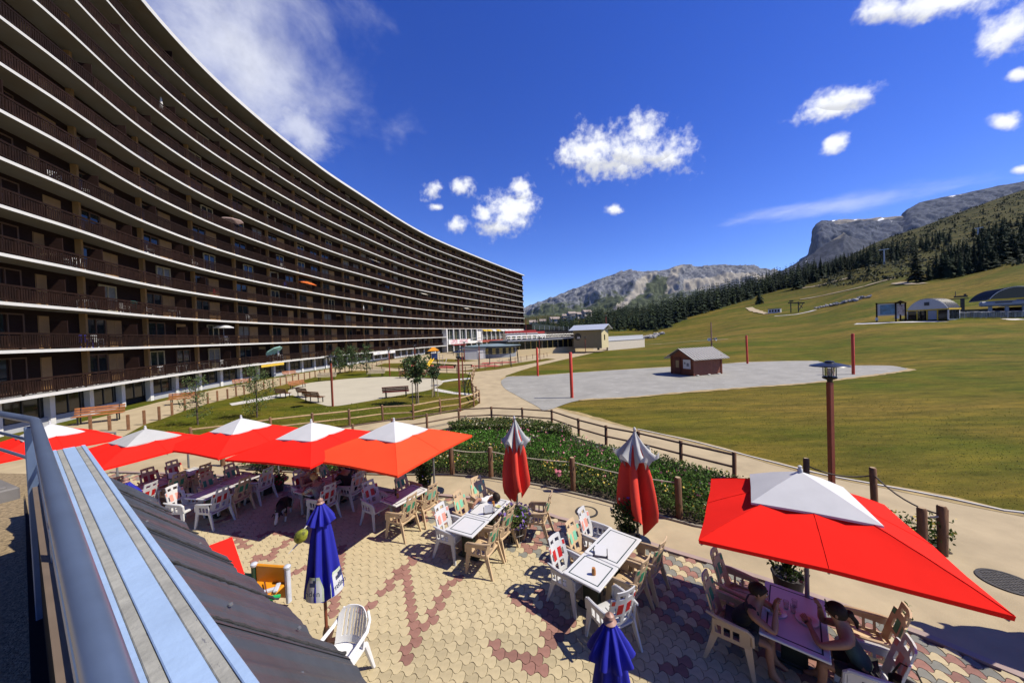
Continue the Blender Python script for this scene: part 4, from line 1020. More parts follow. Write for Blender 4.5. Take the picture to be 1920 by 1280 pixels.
# ================================================================== fences, lamps, poles, benches, kiosk
POSTWOOD = mat('brown_post_wood', (.16, .075, .032), .8, var=.3, scale=5, bump=.4, stretch=(3, 3, .6), rand=.2)
RAILTAN = mat('pale_rail_wood', (.42, .29, .15), .8, var=.25, scale=5, bump=.3, rand=.15)
RAILDARK = mat('dark_rail_wood', (.13, .075, .045), .8, var=.3, scale=5, bump=.3, rand=.15)
ENDGRAIN = mat('pale_end_grain', (.40, .29, .17), .85, var=.2, scale=20)
ROPE = mat('cream_rope', (.55, .48, .36), .9, var=.25, scale=60, bump=.5)
CHAIN = mat('dark_rope', (.10, .08, .065), .8, var=.3, scale=40, bump=.5)
REDPOLE = mat('red_pole_paint', (.62, .05, .02), .5, var=.2, scale=2)
LAMPRED = mat('red_brown_post_paint', (.26, .045, .02), .5, var=.2, scale=3)
BLACKMET = mat('black_metal', (.014, .016, .022), .35, .3, var=.2)
def post_mesh(h, r, cap=True, m=None):
    mb = MB(); n = 10; mb.lathe([(r, -.1), (r, h - r * .35), (r * .72, h)], n); mb.m = [0] * len(mb.f); mb.m[-1] = 1
    return mb.mesh('post', [m or POSTWOOD, ENDGRAIN], smooth=True)
def post_fence(name, bases, h, r, rails, label, cat='fence', railmat=None, group=None, railr=.045, sag=0.0, posts=True, z0=0.0, pm=None):
    P = [Vector((b[0], b[1], z0)) for b in bases]; o = P[len(P) // 2]; t = thing(name, o, 0, label, cat, group); pmh = post_mesh(h, r, m=pm)
    for p in P: put('post', pmh, t, p - o, (random.uniform(-.02, .02), random.uniform(-.02, .02), random.uniform(0, 6)))
    for a, b in zip(P[:-1], P[1:]):
        for z in rails:
            d = b - a; nseg = 8 if sag else 1
            pts = [a - o + d * (k / nseg) + Vector((0, 0, z - sag * 4 * (k / nseg) * (1 - k / nseg))) for k in range(nseg + 1)]
            MB().tube(pts, railr, 7).build('rope' if sag else 'rail', railmat, t, smooth=True)
    return t
FA = [G2(*p) for p in FENCE_A]
post_fence('rail_fence', FA, 1.0, .065, (.88, .46), 'two-rail fence of pale round poles along the near edge of the garden lawn', railmat=RAILTAN)
FB = [G2(*p) for p in [(600, 840), (662, 828), (736, 815), (801, 805), (861, 793), (922, 790), (980, 793), (1035, 798), (1085.6, 818), (1136.6, 834), (1198, 848), (1277, 870), (1377, 897)]]
post_fence('rail_fence', FB, .87, .062, (.78, .38), 'two-rail fence of dark poles round the far side of the flower bed', railmat=RAILDARK, railr=.038)
FC = [G2(*p) for p in [(418, 873), (500, 882), (596, 887), (675, 890), (755, 890.5), (848, 891), (921, 896), (1075.5, 922), (1274, 972)]]
post_fence('rope_fence', FC, 1.08, .085, (.93,), 'rope slung between thick brown posts along the near side of the flower bed', railmat=ROPE, railr=.016, sag=.06)
FD = [G2(*p) for p in [(1377, 897), (1512, 926), (1640, 950), (1768, 1041)]]
post_fence('rope_fence', FD[1:], 1.05, .076, (.85,), 'dark rope between posts behind the right-hand red parasol', railmat=CHAIN, railr=.018, sag=.16)
v = G(1731, 1040); post_fence('rope_fence', [FD[-1], (v.x, v.y)], 1.0, .076, (.86,), 'short white rope between two thick posts beside the right-hand parasol', railmat=ROPE, railr=.02, sag=.06)
# bollards along the building walk
BOLLARD = MB().box((0, 0, .42), (.13, .13, 1.04), bev=.015).mesh('bollard', mat('bollard_wood', (.23, .105, .045), .8, var=.3, scale=5, bump=.4, rand=.2))
for i, p in enumerate(BOLL):
    if i == 0: lab = 'square wooden bollard nearest the railing, beside the big brown bench'
    elif i < 4: lab = ['second', 'third', 'fourth'][i - 1] + ' square wooden bollard from the big brown bench along the building walk'
    elif i == len(BOLL) - 1: lab = 'last square wooden bollard of the row, at the fence corner'
    else: lab = 'square wooden bollard in the row between the building walk and the garden lawn'
    tag(put('bollard', BOLLARD, None, G(*p), (0, 0, .6)), lab, 'bollard', 'wooden bollards along the building walk')
# thin post fences round the playground and behind the garden
def thin_fence(pts, label, h=.95, rails=(.8,), r=.05): post_fence('rail_fence', [G2(*p) for p in pts], h, r, rails, label, railmat=RAILDARK, railr=.03)
thin_fence([(655, 695), (677, 695), (698, 694), (716, 695), (748, 695.5), (775, 697), (800, 698), (820, 698.5), (838, 699), (857, 700), (873, 700), (890, 698)], 'thin dark post fence along the far edge of the garden lawn', rails=(.8, .4))
thin_fence([(893, 697), (910, 694), (928, 691), (942, 687), (955, 683), (966, 680), (977, 677), (988, 675), (999, 673), (1010, 671.5), (1020, 670.5), (1026, 669)], 'thin dark post fence on the right edge of the playground')
thin_fence([(706, 687), (716, 681), (735, 676), (760, 672), (785, 669.5), (810, 668), (850, 666.5), (900, 665.5), (950, 665), (1000, 665)], 'thin brown post fence at the far side of the playground', rails=(.8, .4))
# red poles on the gravel pitch
RP = MB().lathe([(.12, -.1), (.12, 3.42), (.10, 3.45)], 14).mesh('pole', REDPOLE, smooth=True)
for (x, y, h, lab) in [(1072.5, 746, 3.42, 'round red pole nearest the path on the grey gravel'), (1008.5, 705, 3.3, 'round red pole at the far left rim of the gravel'), (1401.5, 682, 3.7, 'round red pole at the far rim of the gravel right of the hut'), (1600, 702, 3.82, 'tall round red pole near the right-hand tip of the gravel')]:
    tag(put('red_pole', RP, None, G(x, y), (random.uniform(-.01, .01), random.uniform(-.01, .01), 0), (1, 1, h / 3.42)), lab, 'pole', 'red poles round the gravel pitch')
# lamp posts
LH = 3.35
POSTSQ = MB().box((0, 0, LH / 2), (.125, .125, LH), bev=.015).mesh('post', LAMPRED)
def lantern():
    m = MB(); m.lathe([(.05, 0), (.06, .06), (.14, .10), (.15, .14), (.13, .16)], 16)
    for k in range(6): a = k * PI / 3; m.box((.125 * math.cos(a), .125 * math.sin(a), .30), (.014, .014, .30))
    m.lathe([(.40, .445), (.38, .470), (.18, .53), (.10, .545), (.09, .58), (.05, .60)], 24); return m.mesh('lantern', BLACKMET, smooth=30)
LANT = lantern(); LGL = MB().lathe([(.105, .16), (.105, .44)], 16, cap=False).mesh('glass', clear_glass(), smooth=True); LBULB = MB().lathe([(.03, .16), (.045, .25), (.04, .36), (.02, .38)], 10).mesh('bulb', WHITE, smooth=True)
def lamp(px, py, label, h=3.95, r=1.0):
    t = thing('street_lamp', G(px, py), random.uniform(0, .2), label, 'street lamp', 'red lamp posts with black lanterns'); s = (h - .6) / LH
    put('post', POSTSQ, t, (0, 0, 0), 0, (r, r, s)); l = put('lantern', LANT, t, (0, 0, h - .6), 0, (1.12, 1.12, 1.0)); put('glass', LGL, l); put('bulb', LBULB, l); return t
for a in [(1560, 930, 'tall lamp post with a black hat lantern beside the right-hand path', 3.85), (624, 762, 'lamp post at the near left corner of the boules court', 3.9), (863, 771, 'lamp post standing in the pale rail fence', 4.05), (868.5, 722, 'lamp post just behind the one in the rail fence', 3.9), (731, 705, 'lamp post at the far edge of the boules court', 3.9),
          (779, 690, 'lamp post far behind the staked tree, left of the slide', 4.0), (871.5, 679, 'lamp post between the slide and the swings', 4.0), (899.7, 692, 'lamp post just left of the swings', 4.1), (1012.5, 677, 'lamp post at the far right fence corner of the playground', 4.6), (1098, 662, 'lamp post in front of the beige hut', 3.9)]: lamp(*a[:3], h=a[3])
def far_lamp(px, py, top, Y, label):
    b = D(px, py, Y); h = (py - top) * Y / FPX; t = thing('street_lamp', b, 0, label, 'street lamp', 'red lamp posts with black lanterns'); s = (h - .6) / LH
    put('post', POSTSQ, t, (0, 0, 0), 0, (1.6, 1.6, s)); put('lantern', LANT, t, (0, 0, h - .6))
far_lamp(1138, 651.6, 590, 92, 'tall lamp post right of the beige hut')
far_lamp(987.5, 646, 594, 120, 'tall lamp post in front of the far end of the building')
# benches
SLATBROWN = mat('bench_slat_brown', (.17, .07, .03), .6, var=.25, scale=6, rand=.2); SLATORANGE = mat('bench_slat_orange', (.34, .12, .035), .6, var=.25, scale=6, rand=.1); SLATPALE = mat('bench_slat_pale', (.50, .42, .30), .7, var=.15, scale=6); SLATRED = mat('bench_slat_red', (.20, .045, .035), .6, var=.25, scale=6)
SLAT = {n: MB().box((0, 0, 0), (1.85, .10, .04), bev=.006).mesh('slat', m) for n, m in (('brown', SLATBROWN), ('orange', SLATORANGE), ('pale', SLATPALE), ('red', SLATRED))}
def bench_frame():
    m = MB()
    for x in (-.7, .7): m.box((x, -.16, .2), (.05, .05, .42)); m.box((x, .2, .2), (.05, .05, .42)); m.box((x, .02, .40), (.05, .46, .04)); m.tube([(x, .2, .4), (x, .32, .85)], .022, 6)
    return m.mesh('frame', BLACKMET)
BF = bench_frame()
def bench(px, py, rz, col, label, s=1.0):
    t = thing('park_bench', G(px, py), rz, label, 'bench', 'park benches'); t.scale = (s, s, s); put('frame', BF, t)
    for y in (-.17, -.05, .07, .18): put('slat', SLAT[col], t, (0, y, .445))
    for k in range(3): put('slat', SLAT[col], t, (0, .235 + .045 * k, .56 + .125 * k), (math.radians(75), 0, 0))
for a in [(186, 792, -.28 + .9, 'orange', 'large brown slatted bench by the building wall behind the metal railing', 1.25), (345, 757, .55, 'orange', 'orange-brown bench seen behind the left birch', 1.1), (455, 724, .85, 'orange', 'orange-brown bench by the wall further along the building walk', 1.0), (544, 706, 1.0, 'orange', 'small orange-brown bench by the wall behind the lamp post', 1.0),
          (559, 728, 1.2, 'orange', 'orange bench turned sideways at the court entrance', 1.0), (531, 745, 2.7, 'brown', 'dark bench facing the boules court, leftmost of three', 1.0), (571, 744, 2.6, 'brown', 'dark bench behind the nearest one at the boules court', 1.0), (590, 754, 2.7, 'brown', 'dark bench nearest the parasols at the boules court', 1.1), (743, 745, -2.95, 'red', 'dark red bench alone at the near right edge of the court', 1.15),
          (612, 714, .12, 'pale', 'pale bench on the far side of the court, left one behind the lamp post', 1.2), (705, 707, .05, 'pale', 'pale bench on the far side of the court left of the staked tree', 1.2), (762, 709, .0, 'brown', 'brown bench half hidden behind the staked tree', 1.1), (799, 710, .0, 'red', 'reddish bench between the two staked trees', 1.1)]: bench(*a)
# red wooden hut on the gravel
KN, KR, KL = G(1301, 705.6), G(1353, 700.8), G(1265, 697.5)
def kiosk():
    ex = (KR - KN); Lx = ex.length; rz = math.atan2(ex.y, ex.x); Ly = 3.0; H = 1.95; HR = 2.75
    WOODR = mat('hut_red_boards', (.23, .062, .028), .6, var=.2, scale=3)
    t = thing('wooden_hut', KN, rz, 'small red-brown wooden hut with a striped metal roof on the grey gravel', 'hut')
    BOARD = MB().box((0, 0, 0), (Lx, .04, .112), bev=.012).mesh('board', WOODR); BOARDS = MB().box((0, 0, 0), (.04, Ly, .112), bev=.012).mesh('board', WOODR)
    for k in range(16):
        z = .14 + k * .118; put('board', BOARD, t, (Lx / 2, .02, z)); put('board', BOARD, t, (Lx / 2, Ly - .02, z)); put('board', BOARDS, t, (Lx - .02, Ly / 2, z))
        put('board', BOARDS, t, (.02, Ly / 2, z))
    w = MB(); w.box((Lx / 2, Ly / 2, H / 2 + .05), (Lx - .09, Ly - .09, H)); w.build('wall', WOODR, t)
    for x in (0, Lx):
        g = MB(); g.add([(x - .03, -.02, H), (x - .03, Ly + .02, H), (x - .03, Ly / 2, HR), (x + .03, -.02, H), (x + .03, Ly + .02, H), (x + .03, Ly / 2, HR)], [(0, 1, 2), (3, 5, 4), (0, 3, 4, 1), (1, 4, 5, 2), (2, 5, 3, 0)]); g.build('gable', WOODR, t)
    for (x, y) in ((0, 0), (Lx, 0), (0, Ly), (Lx, Ly)): MB().box((x, y, H / 2 + .05), (.12, .12, H + .06)).build('corner_post', WOODR, t)
    ZN = mat('zinc_sheet', (.30, .28, .25), .4, .5, var=.1); over = .5; sl = (HR - H) / (Ly / 2)
    rf = MB(); y0 = -.55; z0 = H + y0 * sl
    for sgn in (1, -1):
        f = lambda y: Ly / 2 + sgn * (y - Ly / 2)
        rf.add([(-over, f(y0), z0 + .05), (Lx + over, f(y0), z0 + .05), (Lx + over, Ly / 2, HR + .06), (-over, Ly / 2, HR + .06), (-over, f(y0), z0), (Lx + over, f(y0), z0), (Lx + over, Ly / 2, HR), (-over, Ly / 2, HR)], [(0, 1, 2, 3), (4, 7, 6, 5), (0, 4, 5, 1), (1, 5, 6, 2), (3, 7, 4, 0)])
    r = rf.build('roof', ZN, t)
    L2 = math.hypot(Ly / 2 - y0, HR - z0)
    SE = MB().box((0, 0, 0), (.06, L2, .05)).mesh('seam', mat('zinc_seam', (.62, .62, .60), .45, .3))
    for k in range(13):
        x = -over + .05 + k * (Lx + 2 * over - .1) / 12
        for sgn in (1, -1):
            ym = (y0 + Ly / 2) / 2; put('seam', SE, r, (x, ym if sgn > 0 else Ly - ym, (z0 + HR) / 2 + .075), (sgn * math.atan(sl), 0, 0))
    d = MB(); d.box((-.06, Ly * .68, .98), (.05, .8, 1.7)).build('door', mat('hut_door', (.13, .03, .02), .6), t)
    MB().box((-.10, Ly * .68, 1.15), (.03, .42, .75)).build('notice', mat('tan_notice', (.42, .30, .14), .7), t)
    po = MB().box((-.06, Ly * .27, 1.2), (.04, .95, .95)).build('poster', WHITE, t); MB().box((-.085, Ly * .22, 1.15), (.01, .3, .34)).box((-.085, Ly * .35, 1.3), (.01, .2, .2)).build('picture', mat('poster_grey', (.25, .26, .28), .7), po)
    for (x, y) in ((.4, -.1), (1.9, -.1), (3.2, -.12)): MB().lathe([(.12, 0), (.16, .07), (.1, .14)], 8).build('footing_stone', CONC, t, loc=(x, y, 0))
kiosk()
# speaker mast behind the hut
b = ground_at(1335, 676, 40); mp = thing('speaker_mast', (b.x, b.y, b.z), 0, 'thin reddish mast with two loudspeakers behind the hut', 'mast'); hm = 72 * b.y / FPX
MB().lathe([(.11, -.2), (.10, hm * .6), (.07, hm)], 10).build('pole', mat('mast_wood', (.30, .17, .13), .7, var=.3, scale=3), mp, smooth=True)
for sx, col in ((-.42, WHITE), (.42, mat('grey_horn', (.3, .31, .33), .5))):
    MB().lathe([(.09, -.2), (.12, -.05), (.24, .18), (.25, .2), (.20, .19), (.05, .0)], 14).build('loudspeaker', col, mp, smooth=True, loc=(sx, -.15, hm * .56), rot=(PI / 2, 0, sx * 1.2))
MB().box((0, -.05, hm * .56), (.8, .05, .05)).build('bracket', BLACKMET, mp)
# ================================================================== ski lift, far buildings, playground
SHEETW = mat('white_sheet', (.62, .64, .66), .45, .2, var=.06); DARKSEAM = mat('dark_roof_seam', (.05, .055, .06), .5); YEL = mat('yellow_band', (.75, .50, .03), .5); PALEBLUE = mat('pale_grey_blue_panel', (.30, .34, .42), .5)
def face_cam(P): return math.atan2(P.y, P.x) - PI / 2
def vault(t, w, l, r, seams, name='roof', m=SHEETW, base=2.2):
    """barrel roof, axis along local y"""
    vs = []; n = 18; A0 = math.radians(25); 
    for j in (0, l):
        for i in range(n + 1):
            a = PI - A0 - (PI - 2 * A0) * i / n; R = w / 2 / math.cos(A0); vs.append((R * math.cos(a), j, base + r * (math.sin(a) - math.sin(A0)) / (1 - math.sin(A0))))
    fs = [(i, i + 1, n + 2 + i, n + 1 + i) for i in range(n)]; k = len(vs); vs += [(x * .98, y, z - .08) for x, y, z in vs]; fs += [tuple(k + q for q in f[::-1]) for f in fs]; fs += [(i, k + i, k + i + 1, i + 1) for i in range(n)]
    rf = MB().add(vs, fs).build(name, m, t, smooth=40)
    for s in range(seams):
        y = l * (s + .5) / seams; MB().tube([(vs[i][0] * 1.01, y, vs[i][2] + .03) for i in range(n + 1)], .06 * l / seams * 2.2, 5).build('seam', DARKSEAM, rf)
    return vs[:n + 1]
# arched cabin
p = ground_at(1738, 601); s = p.y / FPX; cab = thing('arched_cabin', p, face_cam(p) - .35, 'white arched cabin with a striped vault roof beside the info boards', 'cabin')
W, L, H = 52 * s, 44 * s, 40 * s
arc = vault(cab, W, L, H * .5, 9, base=H * .52)
MB().add([(x * .97, .05, z - .04) for x, y, z in arc] + [(x * .97, .20, z - .04) for x, y, z in arc], [tuple(range(len(arc)))[::-1], tuple(range(len(arc), 2 * len(arc)))]).build('gable', SHEETW, cab)
MB().box((0, .0, H * .50), (W * 1.0, .18, H * .05)).build('front_band', YEL, cab); MB().box((W / 2 + .03, L / 2, H * .50), (.2, L, H * .06)).box((-W / 2 - .03, L / 2, H * .50), (.2, L, H * .06)).build('side_band', YEL, cab)
for k in range(4): 
    x = -W / 2 + W * (k + .5) / 4; MB().box((x, .12, H * .25), (W / 4 * .82, .08, H * .42)).build('window', DARKGLASS if k != 2 else PALEBLUE, cab)
for x in np.linspace(-W / 2, W / 2, 5): MB().box((x, .12, H * .25), (.18, .14, H * .5)).build('frame_post', SHEETW if abs(x) > W * .3 else YEL, cab)
MB().box((W / 2 - .06, L / 2, H * .25), (.1, L * .8, H * .42)).build('side_window', DARKGLASS, cab); MB().box((W / 2 - .10, L / 2, H * .25), (.08, L, H * .5)).box((-W / 2 + .1, L / 2, H * .25), (.08, L, H * .5)).box((0, L - .05, H * .25), (W * .96, .08, H * .5)).build('wall', SHEETW, cab)
MB().box((0, -.02, H * .78), (W * .12, .1, H * .16)).build('clock_panel', DARKSEAM, cab)
# info boards
for (px, wpx, hpx, lab, roof) in ((1666, 30, 36, 'wide piste map board on dark posts beside the lift path', False), (1689, 12, 36, 'narrow roofed notice board right of the piste map', True)):
    p = ground_at(px, 603); s = p.y / FPX; w, h = wpx * s, hpx * s; t = thing('info_board', p, face_cam(p) - .1, lab, 'sign', 'info boards by the ski lift')
    for x in (-w / 2, w / 2): MB().box((x, 0, h / 2), (.28, .25, h)).build('post', TIMBER, t)
    MB().box((0, .05, h * .62), (w * .96, .12, h * .62)).build('board', mat('board_frame_white', (.6, .6, .58), .6), t)
    mp = mat('piste_map_print', (.10, .24, .36), .6, var=.7, scale=.9, col2=(.45, .50, .42)) if not roof else mat('notice_print', (.50, .45, .42), .6, var=.6, scale=1.6, col2=(.45, .25, .22)); MB().box((w * .04, -.03, h * .62), (w * .78, .04, h * .5)).build('map', mp, t)
    if roof: MB().add([(-w * .7, -.4, h * .96), (w * .7, -.4, h * .96), (0, -.4, h * 1.1), (-w * .7, .5, h * .96), (w * .7, .5, h * .96), (0, .5, h * 1.1)], [(0, 1, 2), (3, 5, 4), (0, 2, 5, 3), (1, 4, 5, 2), (0, 3, 4, 1)]).build('roof', TIMBER, t)
    else: MB().box((w * .35, -.1, h * .2), (w * .2, .05, h * .14)).build('notice', WHITE, t); MB().box((-w / 2, -.16, h * .15), (w * .12, .05, h * .16)).build('notice', WHITE, t); MB().box((0, .05, h * .96), (w * 1.1, .5, .14), rz=0).build('top_rail', TIMBER, t)
# the lift station with its vault, and its drive post
p = ground_at(1908, 592); p = Vector((p.x, p.y, p.z)); s = p.y / FPX
lift = thing('ski_lift_station', p, face_cam(p) + .30, 'ski lift station with a dark-fronted ribbed vault and yellow band', 'ski lift')
W, L = 64 * s, 95 * s; lift_m = vault(lift, W, L, 22 * s, 20, base=33 * s)
vsg = [(x * .99, 0.05, z - .03) for x, y, z in lift_m]; MB().add(vsg + [(x, y + .2, z) for x, y, z in vsg], [tuple(range(len(vsg)))[::-1], tuple(range(len(vsg), 2 * len(vsg)))]).build('dark_front', mat('dark_lift_front', (.012, .012, .016), .3), lift)
MB().box((0, -.1, 32.5 * s), (W * 1.04, .3, 2.6 * s)).box((W * .52, L * .18, 32.5 * s), (.5, L * .36, 3 * s)).build('yellow_band', YEL, lift)
MB().box((-6 * s, .4, 25 * s), (W * 1.15, 1.2, 10 * s), bev=.3).build('drive_casing', PALEBLUE, lift); MB().box((-W * .25, -.24, 27 * s), (W * .3, .05, 2.2 * s)).build('lettering_strip', DARKSEAM, lift)
MB().add([(W * .1, 0, 20 * s), (W * .1, L, 20 * s), (W * 1.0, 0, 20 * s), (W * 1.0, L, 20 * s), (W * .1, 0, 21 * s), (W * .1, L, 21 * s), (W * .56, 0, 38 * s), (W * .56, L, 38 * s), (W * 1.0, 0, 21 * s), (W * 1.0, L, 21 * s)], [(0, 2, 3, 1), (4, 6, 7, 5), (6, 8, 9, 7), (0, 4, 6, 8, 2), (1, 3, 9, 7, 5), (0, 1, 5, 4), (2, 8, 9, 3)]).build('lean_to_roof', mat('grey_sheet_roof', (.20, .20, .21), .6), lift)
for x in (-W * .45, -W * .15, W * .15, W * .45, W * .8): MB().box((x, 1.0, 10 * s), (.5, .5, 20 * s)).build('column', PALEBLUE, lift)
MB().box((W * .3, L * .4, 9 * s), (W * 1.3, .3, 17 * s)).build('back_wall', TIMBER, lift)
p = ground_at(1805, 594); s = p.y / FPX; t = thing('lift_mast', p, face_cam(p), 'dark steel mast with pulley arms left of the ski lift station', 'mast')
MB().box((0, 0, 17 * s), (5 * s, 4 * s, 34 * s)).build('column', BLACKMET, t); MB().box((-4 * s, 0, 34 * s), (22 * s, 1.2 * s, 1.6 * s)).box((-2 * s, 0, 38 * s), (16 * s, 1.4 * s, 3 * s)).box((3 * s, 0, 41 * s), (3 * s, 2 * s, 3 * s)).build('arm', BLACKMET, t); MB().tube([(-8 * s, 0, 38 * s), (-8 * s, 0, 48 * s)], .5 * s, 5).build('aerial', BLACKMET, t)
# racks and barriers in front of the lift
BARR = mat('galvanised_barrier', (.32, .34, .37), .4, .6, rand=.3); GREYFENCE = mat('grey_fence_panel', (.12, .125, .14), .7, rand=.3)
for i, (px, py) in enumerate([(1704, 599), (1713, 598.5), (1722, 598)]):
    p = ground_at(px, py); s = p.y / FPX; o = MB()
    for k in range(9): o.box((-4.2 * s + k * 1.05 * s, 0, 5.5 * s), (.8 * s, .1, 11 * s))
    t = thing('fence_panel', p, face_cam(p), ['leftmost', 'middle', 'rightmost'][i] + ' of three dark plank fence panels before the arched cabin', 'fence panel', 'plank fence panels by the ski lift'); q = o.build('planks', GREYFENCE, t); q['kind'] = 'stuff'
bm_ = MB(); bm_.tube([(-1.1, 0, 0), (-1.1, 0, 1.1), (1.1, 0, 1.1), (1.1, 0, 0)], .045, 6)
for x in np.linspace(-.9, .9, 8): bm_.tube([(x, 0, .2), (x, 0, 1.05)], .025, 4)
bm_.box((0, 0, .2), (2.2, .05, .05)); BM = bm_.mesh('crowd_barrier', BARR)
for i in range(26):
    px = 1752 + i * 6.6; p = ground_at(px, 598 - (i % 3) * .9 - i * .06)
    tag(put('crowd_barrier', BM, None, p, (0, 0, face_cam(p) + (.9 if i % 2 else -.4)), 1.35), 'galvanised crowd barrier in the row before the ski lift', 'barrier', 'crowd barriers before the ski lift')
for i, px in enumerate((1740, 1746, 1752)):
    p = ground_at(px - 6, 598.5); tag(put('hoarding', MB().box((0, 0, .7), (1.0, .1, 1.4), bev=.05).mesh('hoarding', SHEETW), None, p, (0, 0, face_cam(p) + i * .5)), ['left', 'middle', 'right'][i] + ' one of three small white panels among the barriers by the cabin', 'panel', 'white panels by the cabin')
# T-bar pylon pair and the tiny white hut further left
p = ground_at(1492, 586); s = p.y / FPX; t = thing('drag_lift_pylon', p, face_cam(p), 'dark drag lift frame with sloping struts on the slope', 'lift pylon')
for x in (-7, 4): MB().tube([(x * s, 0, 0), (x * s, 0, 20 * s)], .9 * s, 6).build('leg', BLACKMET, t)
MB().tube([(-11 * s, 0, 19 * s), (13 * s, 0, 17 * s)], 1.1 * s, 6).tube([(-9 * s, 0, 22 * s), (-3 * s, 0, 22 * s)], 1.4 * s, 6).build('beam', BLACKMET, t); MB().tube([(11 * s, 0, 17 * s), (4 * s, 0, 3 * s)], .6 * s, 5).tube([(4 * s, 0, 17 * s), (10 * s, 0, 8 * s)], .5 * s, 5).build('strut', BLACKMET, t)
p = ground_at(1452, 587); s = p.y / FPX; t = thing('lift_hut', p, face_cam(p) - .2, 'tiny white lift hut by the track left of the drag lift', 'hut'); MB().box((0, 2 * s, 4 * s), (19 * s, 6 * s, 8 * s)).build('wall', WHITE, t); MB().box((0, 2 * s, 8.3 * s), (20 * s, 7 * s, .8 * s)).build('roof', DARKSEAM, t)
for k in range(4): MB().box((-6.5 * s + k * 4.3 * s, -1.05 * s, 4.3 * s), (2.6 * s, .1, 4 * s)).build('window', DARKGLASS, t)
for (px, py, h, lab) in ((1658, 496, 28, 'grey chairlift pylon standing among the trees'), (1834, 440, 12, 'distant chairlift pylon high on the slope'), (1423, 545, 12, 'thin chairlift pylon above the forest edge')):
    p = ground_at(px, py, 90); s = p.y / FPX; t = thing('chairlift_pylon', p, face_cam(p), lab, 'lift pylon', 'chairlift pylons'); MB().lathe([(1.3 * s, -s), (.8 * s, h * s)], 8).build('mast', mat('galvanised', (.35, .37, .40), .5, .4), t, smooth=True); MB().box((0, 0, h * s), (13 * s, .8 * s, 1.2 * s)).build('crossarm', BARR, t)
# rocks along the slope, and the boulder bank left
ROCK = mat('pale_boulder', (.34, .33, .31), .9, var=.3, scale=1.2, rand=.3, bump=.4)
def rock_mesh(seed):
    r = random.Random(seed); bm = bmesh.new(); bmesh.ops.create_icosphere(bm, subdivisions=1, radius=1)
    for v in bm.verts: v.co *= r.uniform(.65, 1.2); v.co.z *= .75
    me = bpy.data.meshes.new('boulder'); bm.to_mesh(me); bm.free(); me.materials.append(ROCK); return me
RM_ = [rock_mesh(k) for k in range(6)]
def rocks(line, n, r0, r1, lab, group, spread):
    L = resample([tuple(ground_at(*q)[:2]) for q in line], n=n)
    for q in L:
        x, y = q[0] + random.gauss(0, spread), q[1] + random.gauss(0, spread * 1.6); r = random.uniform(r0, r1)
        tag(put('boulder', RM_[random.randrange(6)], None, (x, y, zt(x, y) + r * .3), (random.uniform(-.4, .4), random.uniform(-.4, .4), random.uniform(0, 6)), (r * random.uniform(.8, 1.5), r, r)), lab, 'boulder', group)
rocks([(1534, 577), (1560, 572), (1590, 566), (1624, 557)], 70, .35, .95, 'grey boulder in the long heap of stones across the slope', 'boulders in the heap on the slope', 1.3)
rocks([(1146, 638), (1170, 637), (1195, 635.5), (1215, 633), (1234, 627)], 60, .6, 1.3, 'pale boulder in the bank of stones below the forest', 'boulders below the forest', .9)
# beige hut with a plank-grey side
HN, HR_ = D(1076, 650, 84), D(1128, 649, 80); hx = HR_ - HN; hx.z = 0; rz = math.atan2(hx.y, hx.x); Lh = hx.length; Hh = 4.6
zb = HN.z - .4; hut = thing('beige_hut', (HN.x, HN.y, zb), rz, 'beige hut with a pale metal roof and a white round emblem on its side', 'hut'); BEI = mat('beige_boards', (.33, .275, .16), .7, var=.06, scale=1); BEIL = mat('beige_end_boards', (.60, .52, .30), .7, var=.06)
MB().box((Lh / 2, 2.4, Hh / 2), (Lh, 4.8, Hh)).build('wall', BEI, hut); MB().box((Lh + .03, 2.4, Hh / 2), (.06, 4.7, Hh)).build('end_wall', BEIL, hut)
MB().add([(-.9, -.9, Hh - .2), (Lh + 1.0, -.9, Hh - .2), (Lh + 1.0, 2.4, Hh + 1.1), (-.9, 2.4, Hh + 1.1), (-.9, 5.7, Hh - .2), (Lh + 1.0, 5.7, Hh - .2), (-.9, 2.4, Hh + .9), (Lh + 1.0, 2.4, Hh + .9)], [(0, 1, 2, 3), (3, 2, 5, 4), (0, 3, 4, 6), (1, 7, 5, 2), (0, 6, 7, 1), (6, 4, 5, 7)]).build('roof', mat('pale_blue_metal_roof', (.55, .60, .68), .4, .2), hut)
MB().lathe([(.85, 0), (.85, .08)], 20).build('emblem', mat('dark_emblem', (.05, .045, .04), .6), hut, loc=(Lh * .16, -.02, Hh * .62), rot=(PI / 2, 0, 0)); MB().add([(-.5, 0, -.3), (.5, 0, -.3), (.15, 0, .35), (0, 0, .05), (-.2, 0, .3)], [(0, 1, 2, 3, 4)]).build('emblem_mountain', WHITE, hut, loc=(Lh * .16 + .25, -.12, Hh * .58))
MB().box((Lh + .07, 2.0, Hh * .55), (.05, .7, 1.3)).build('window', DARKGLASS, hut)
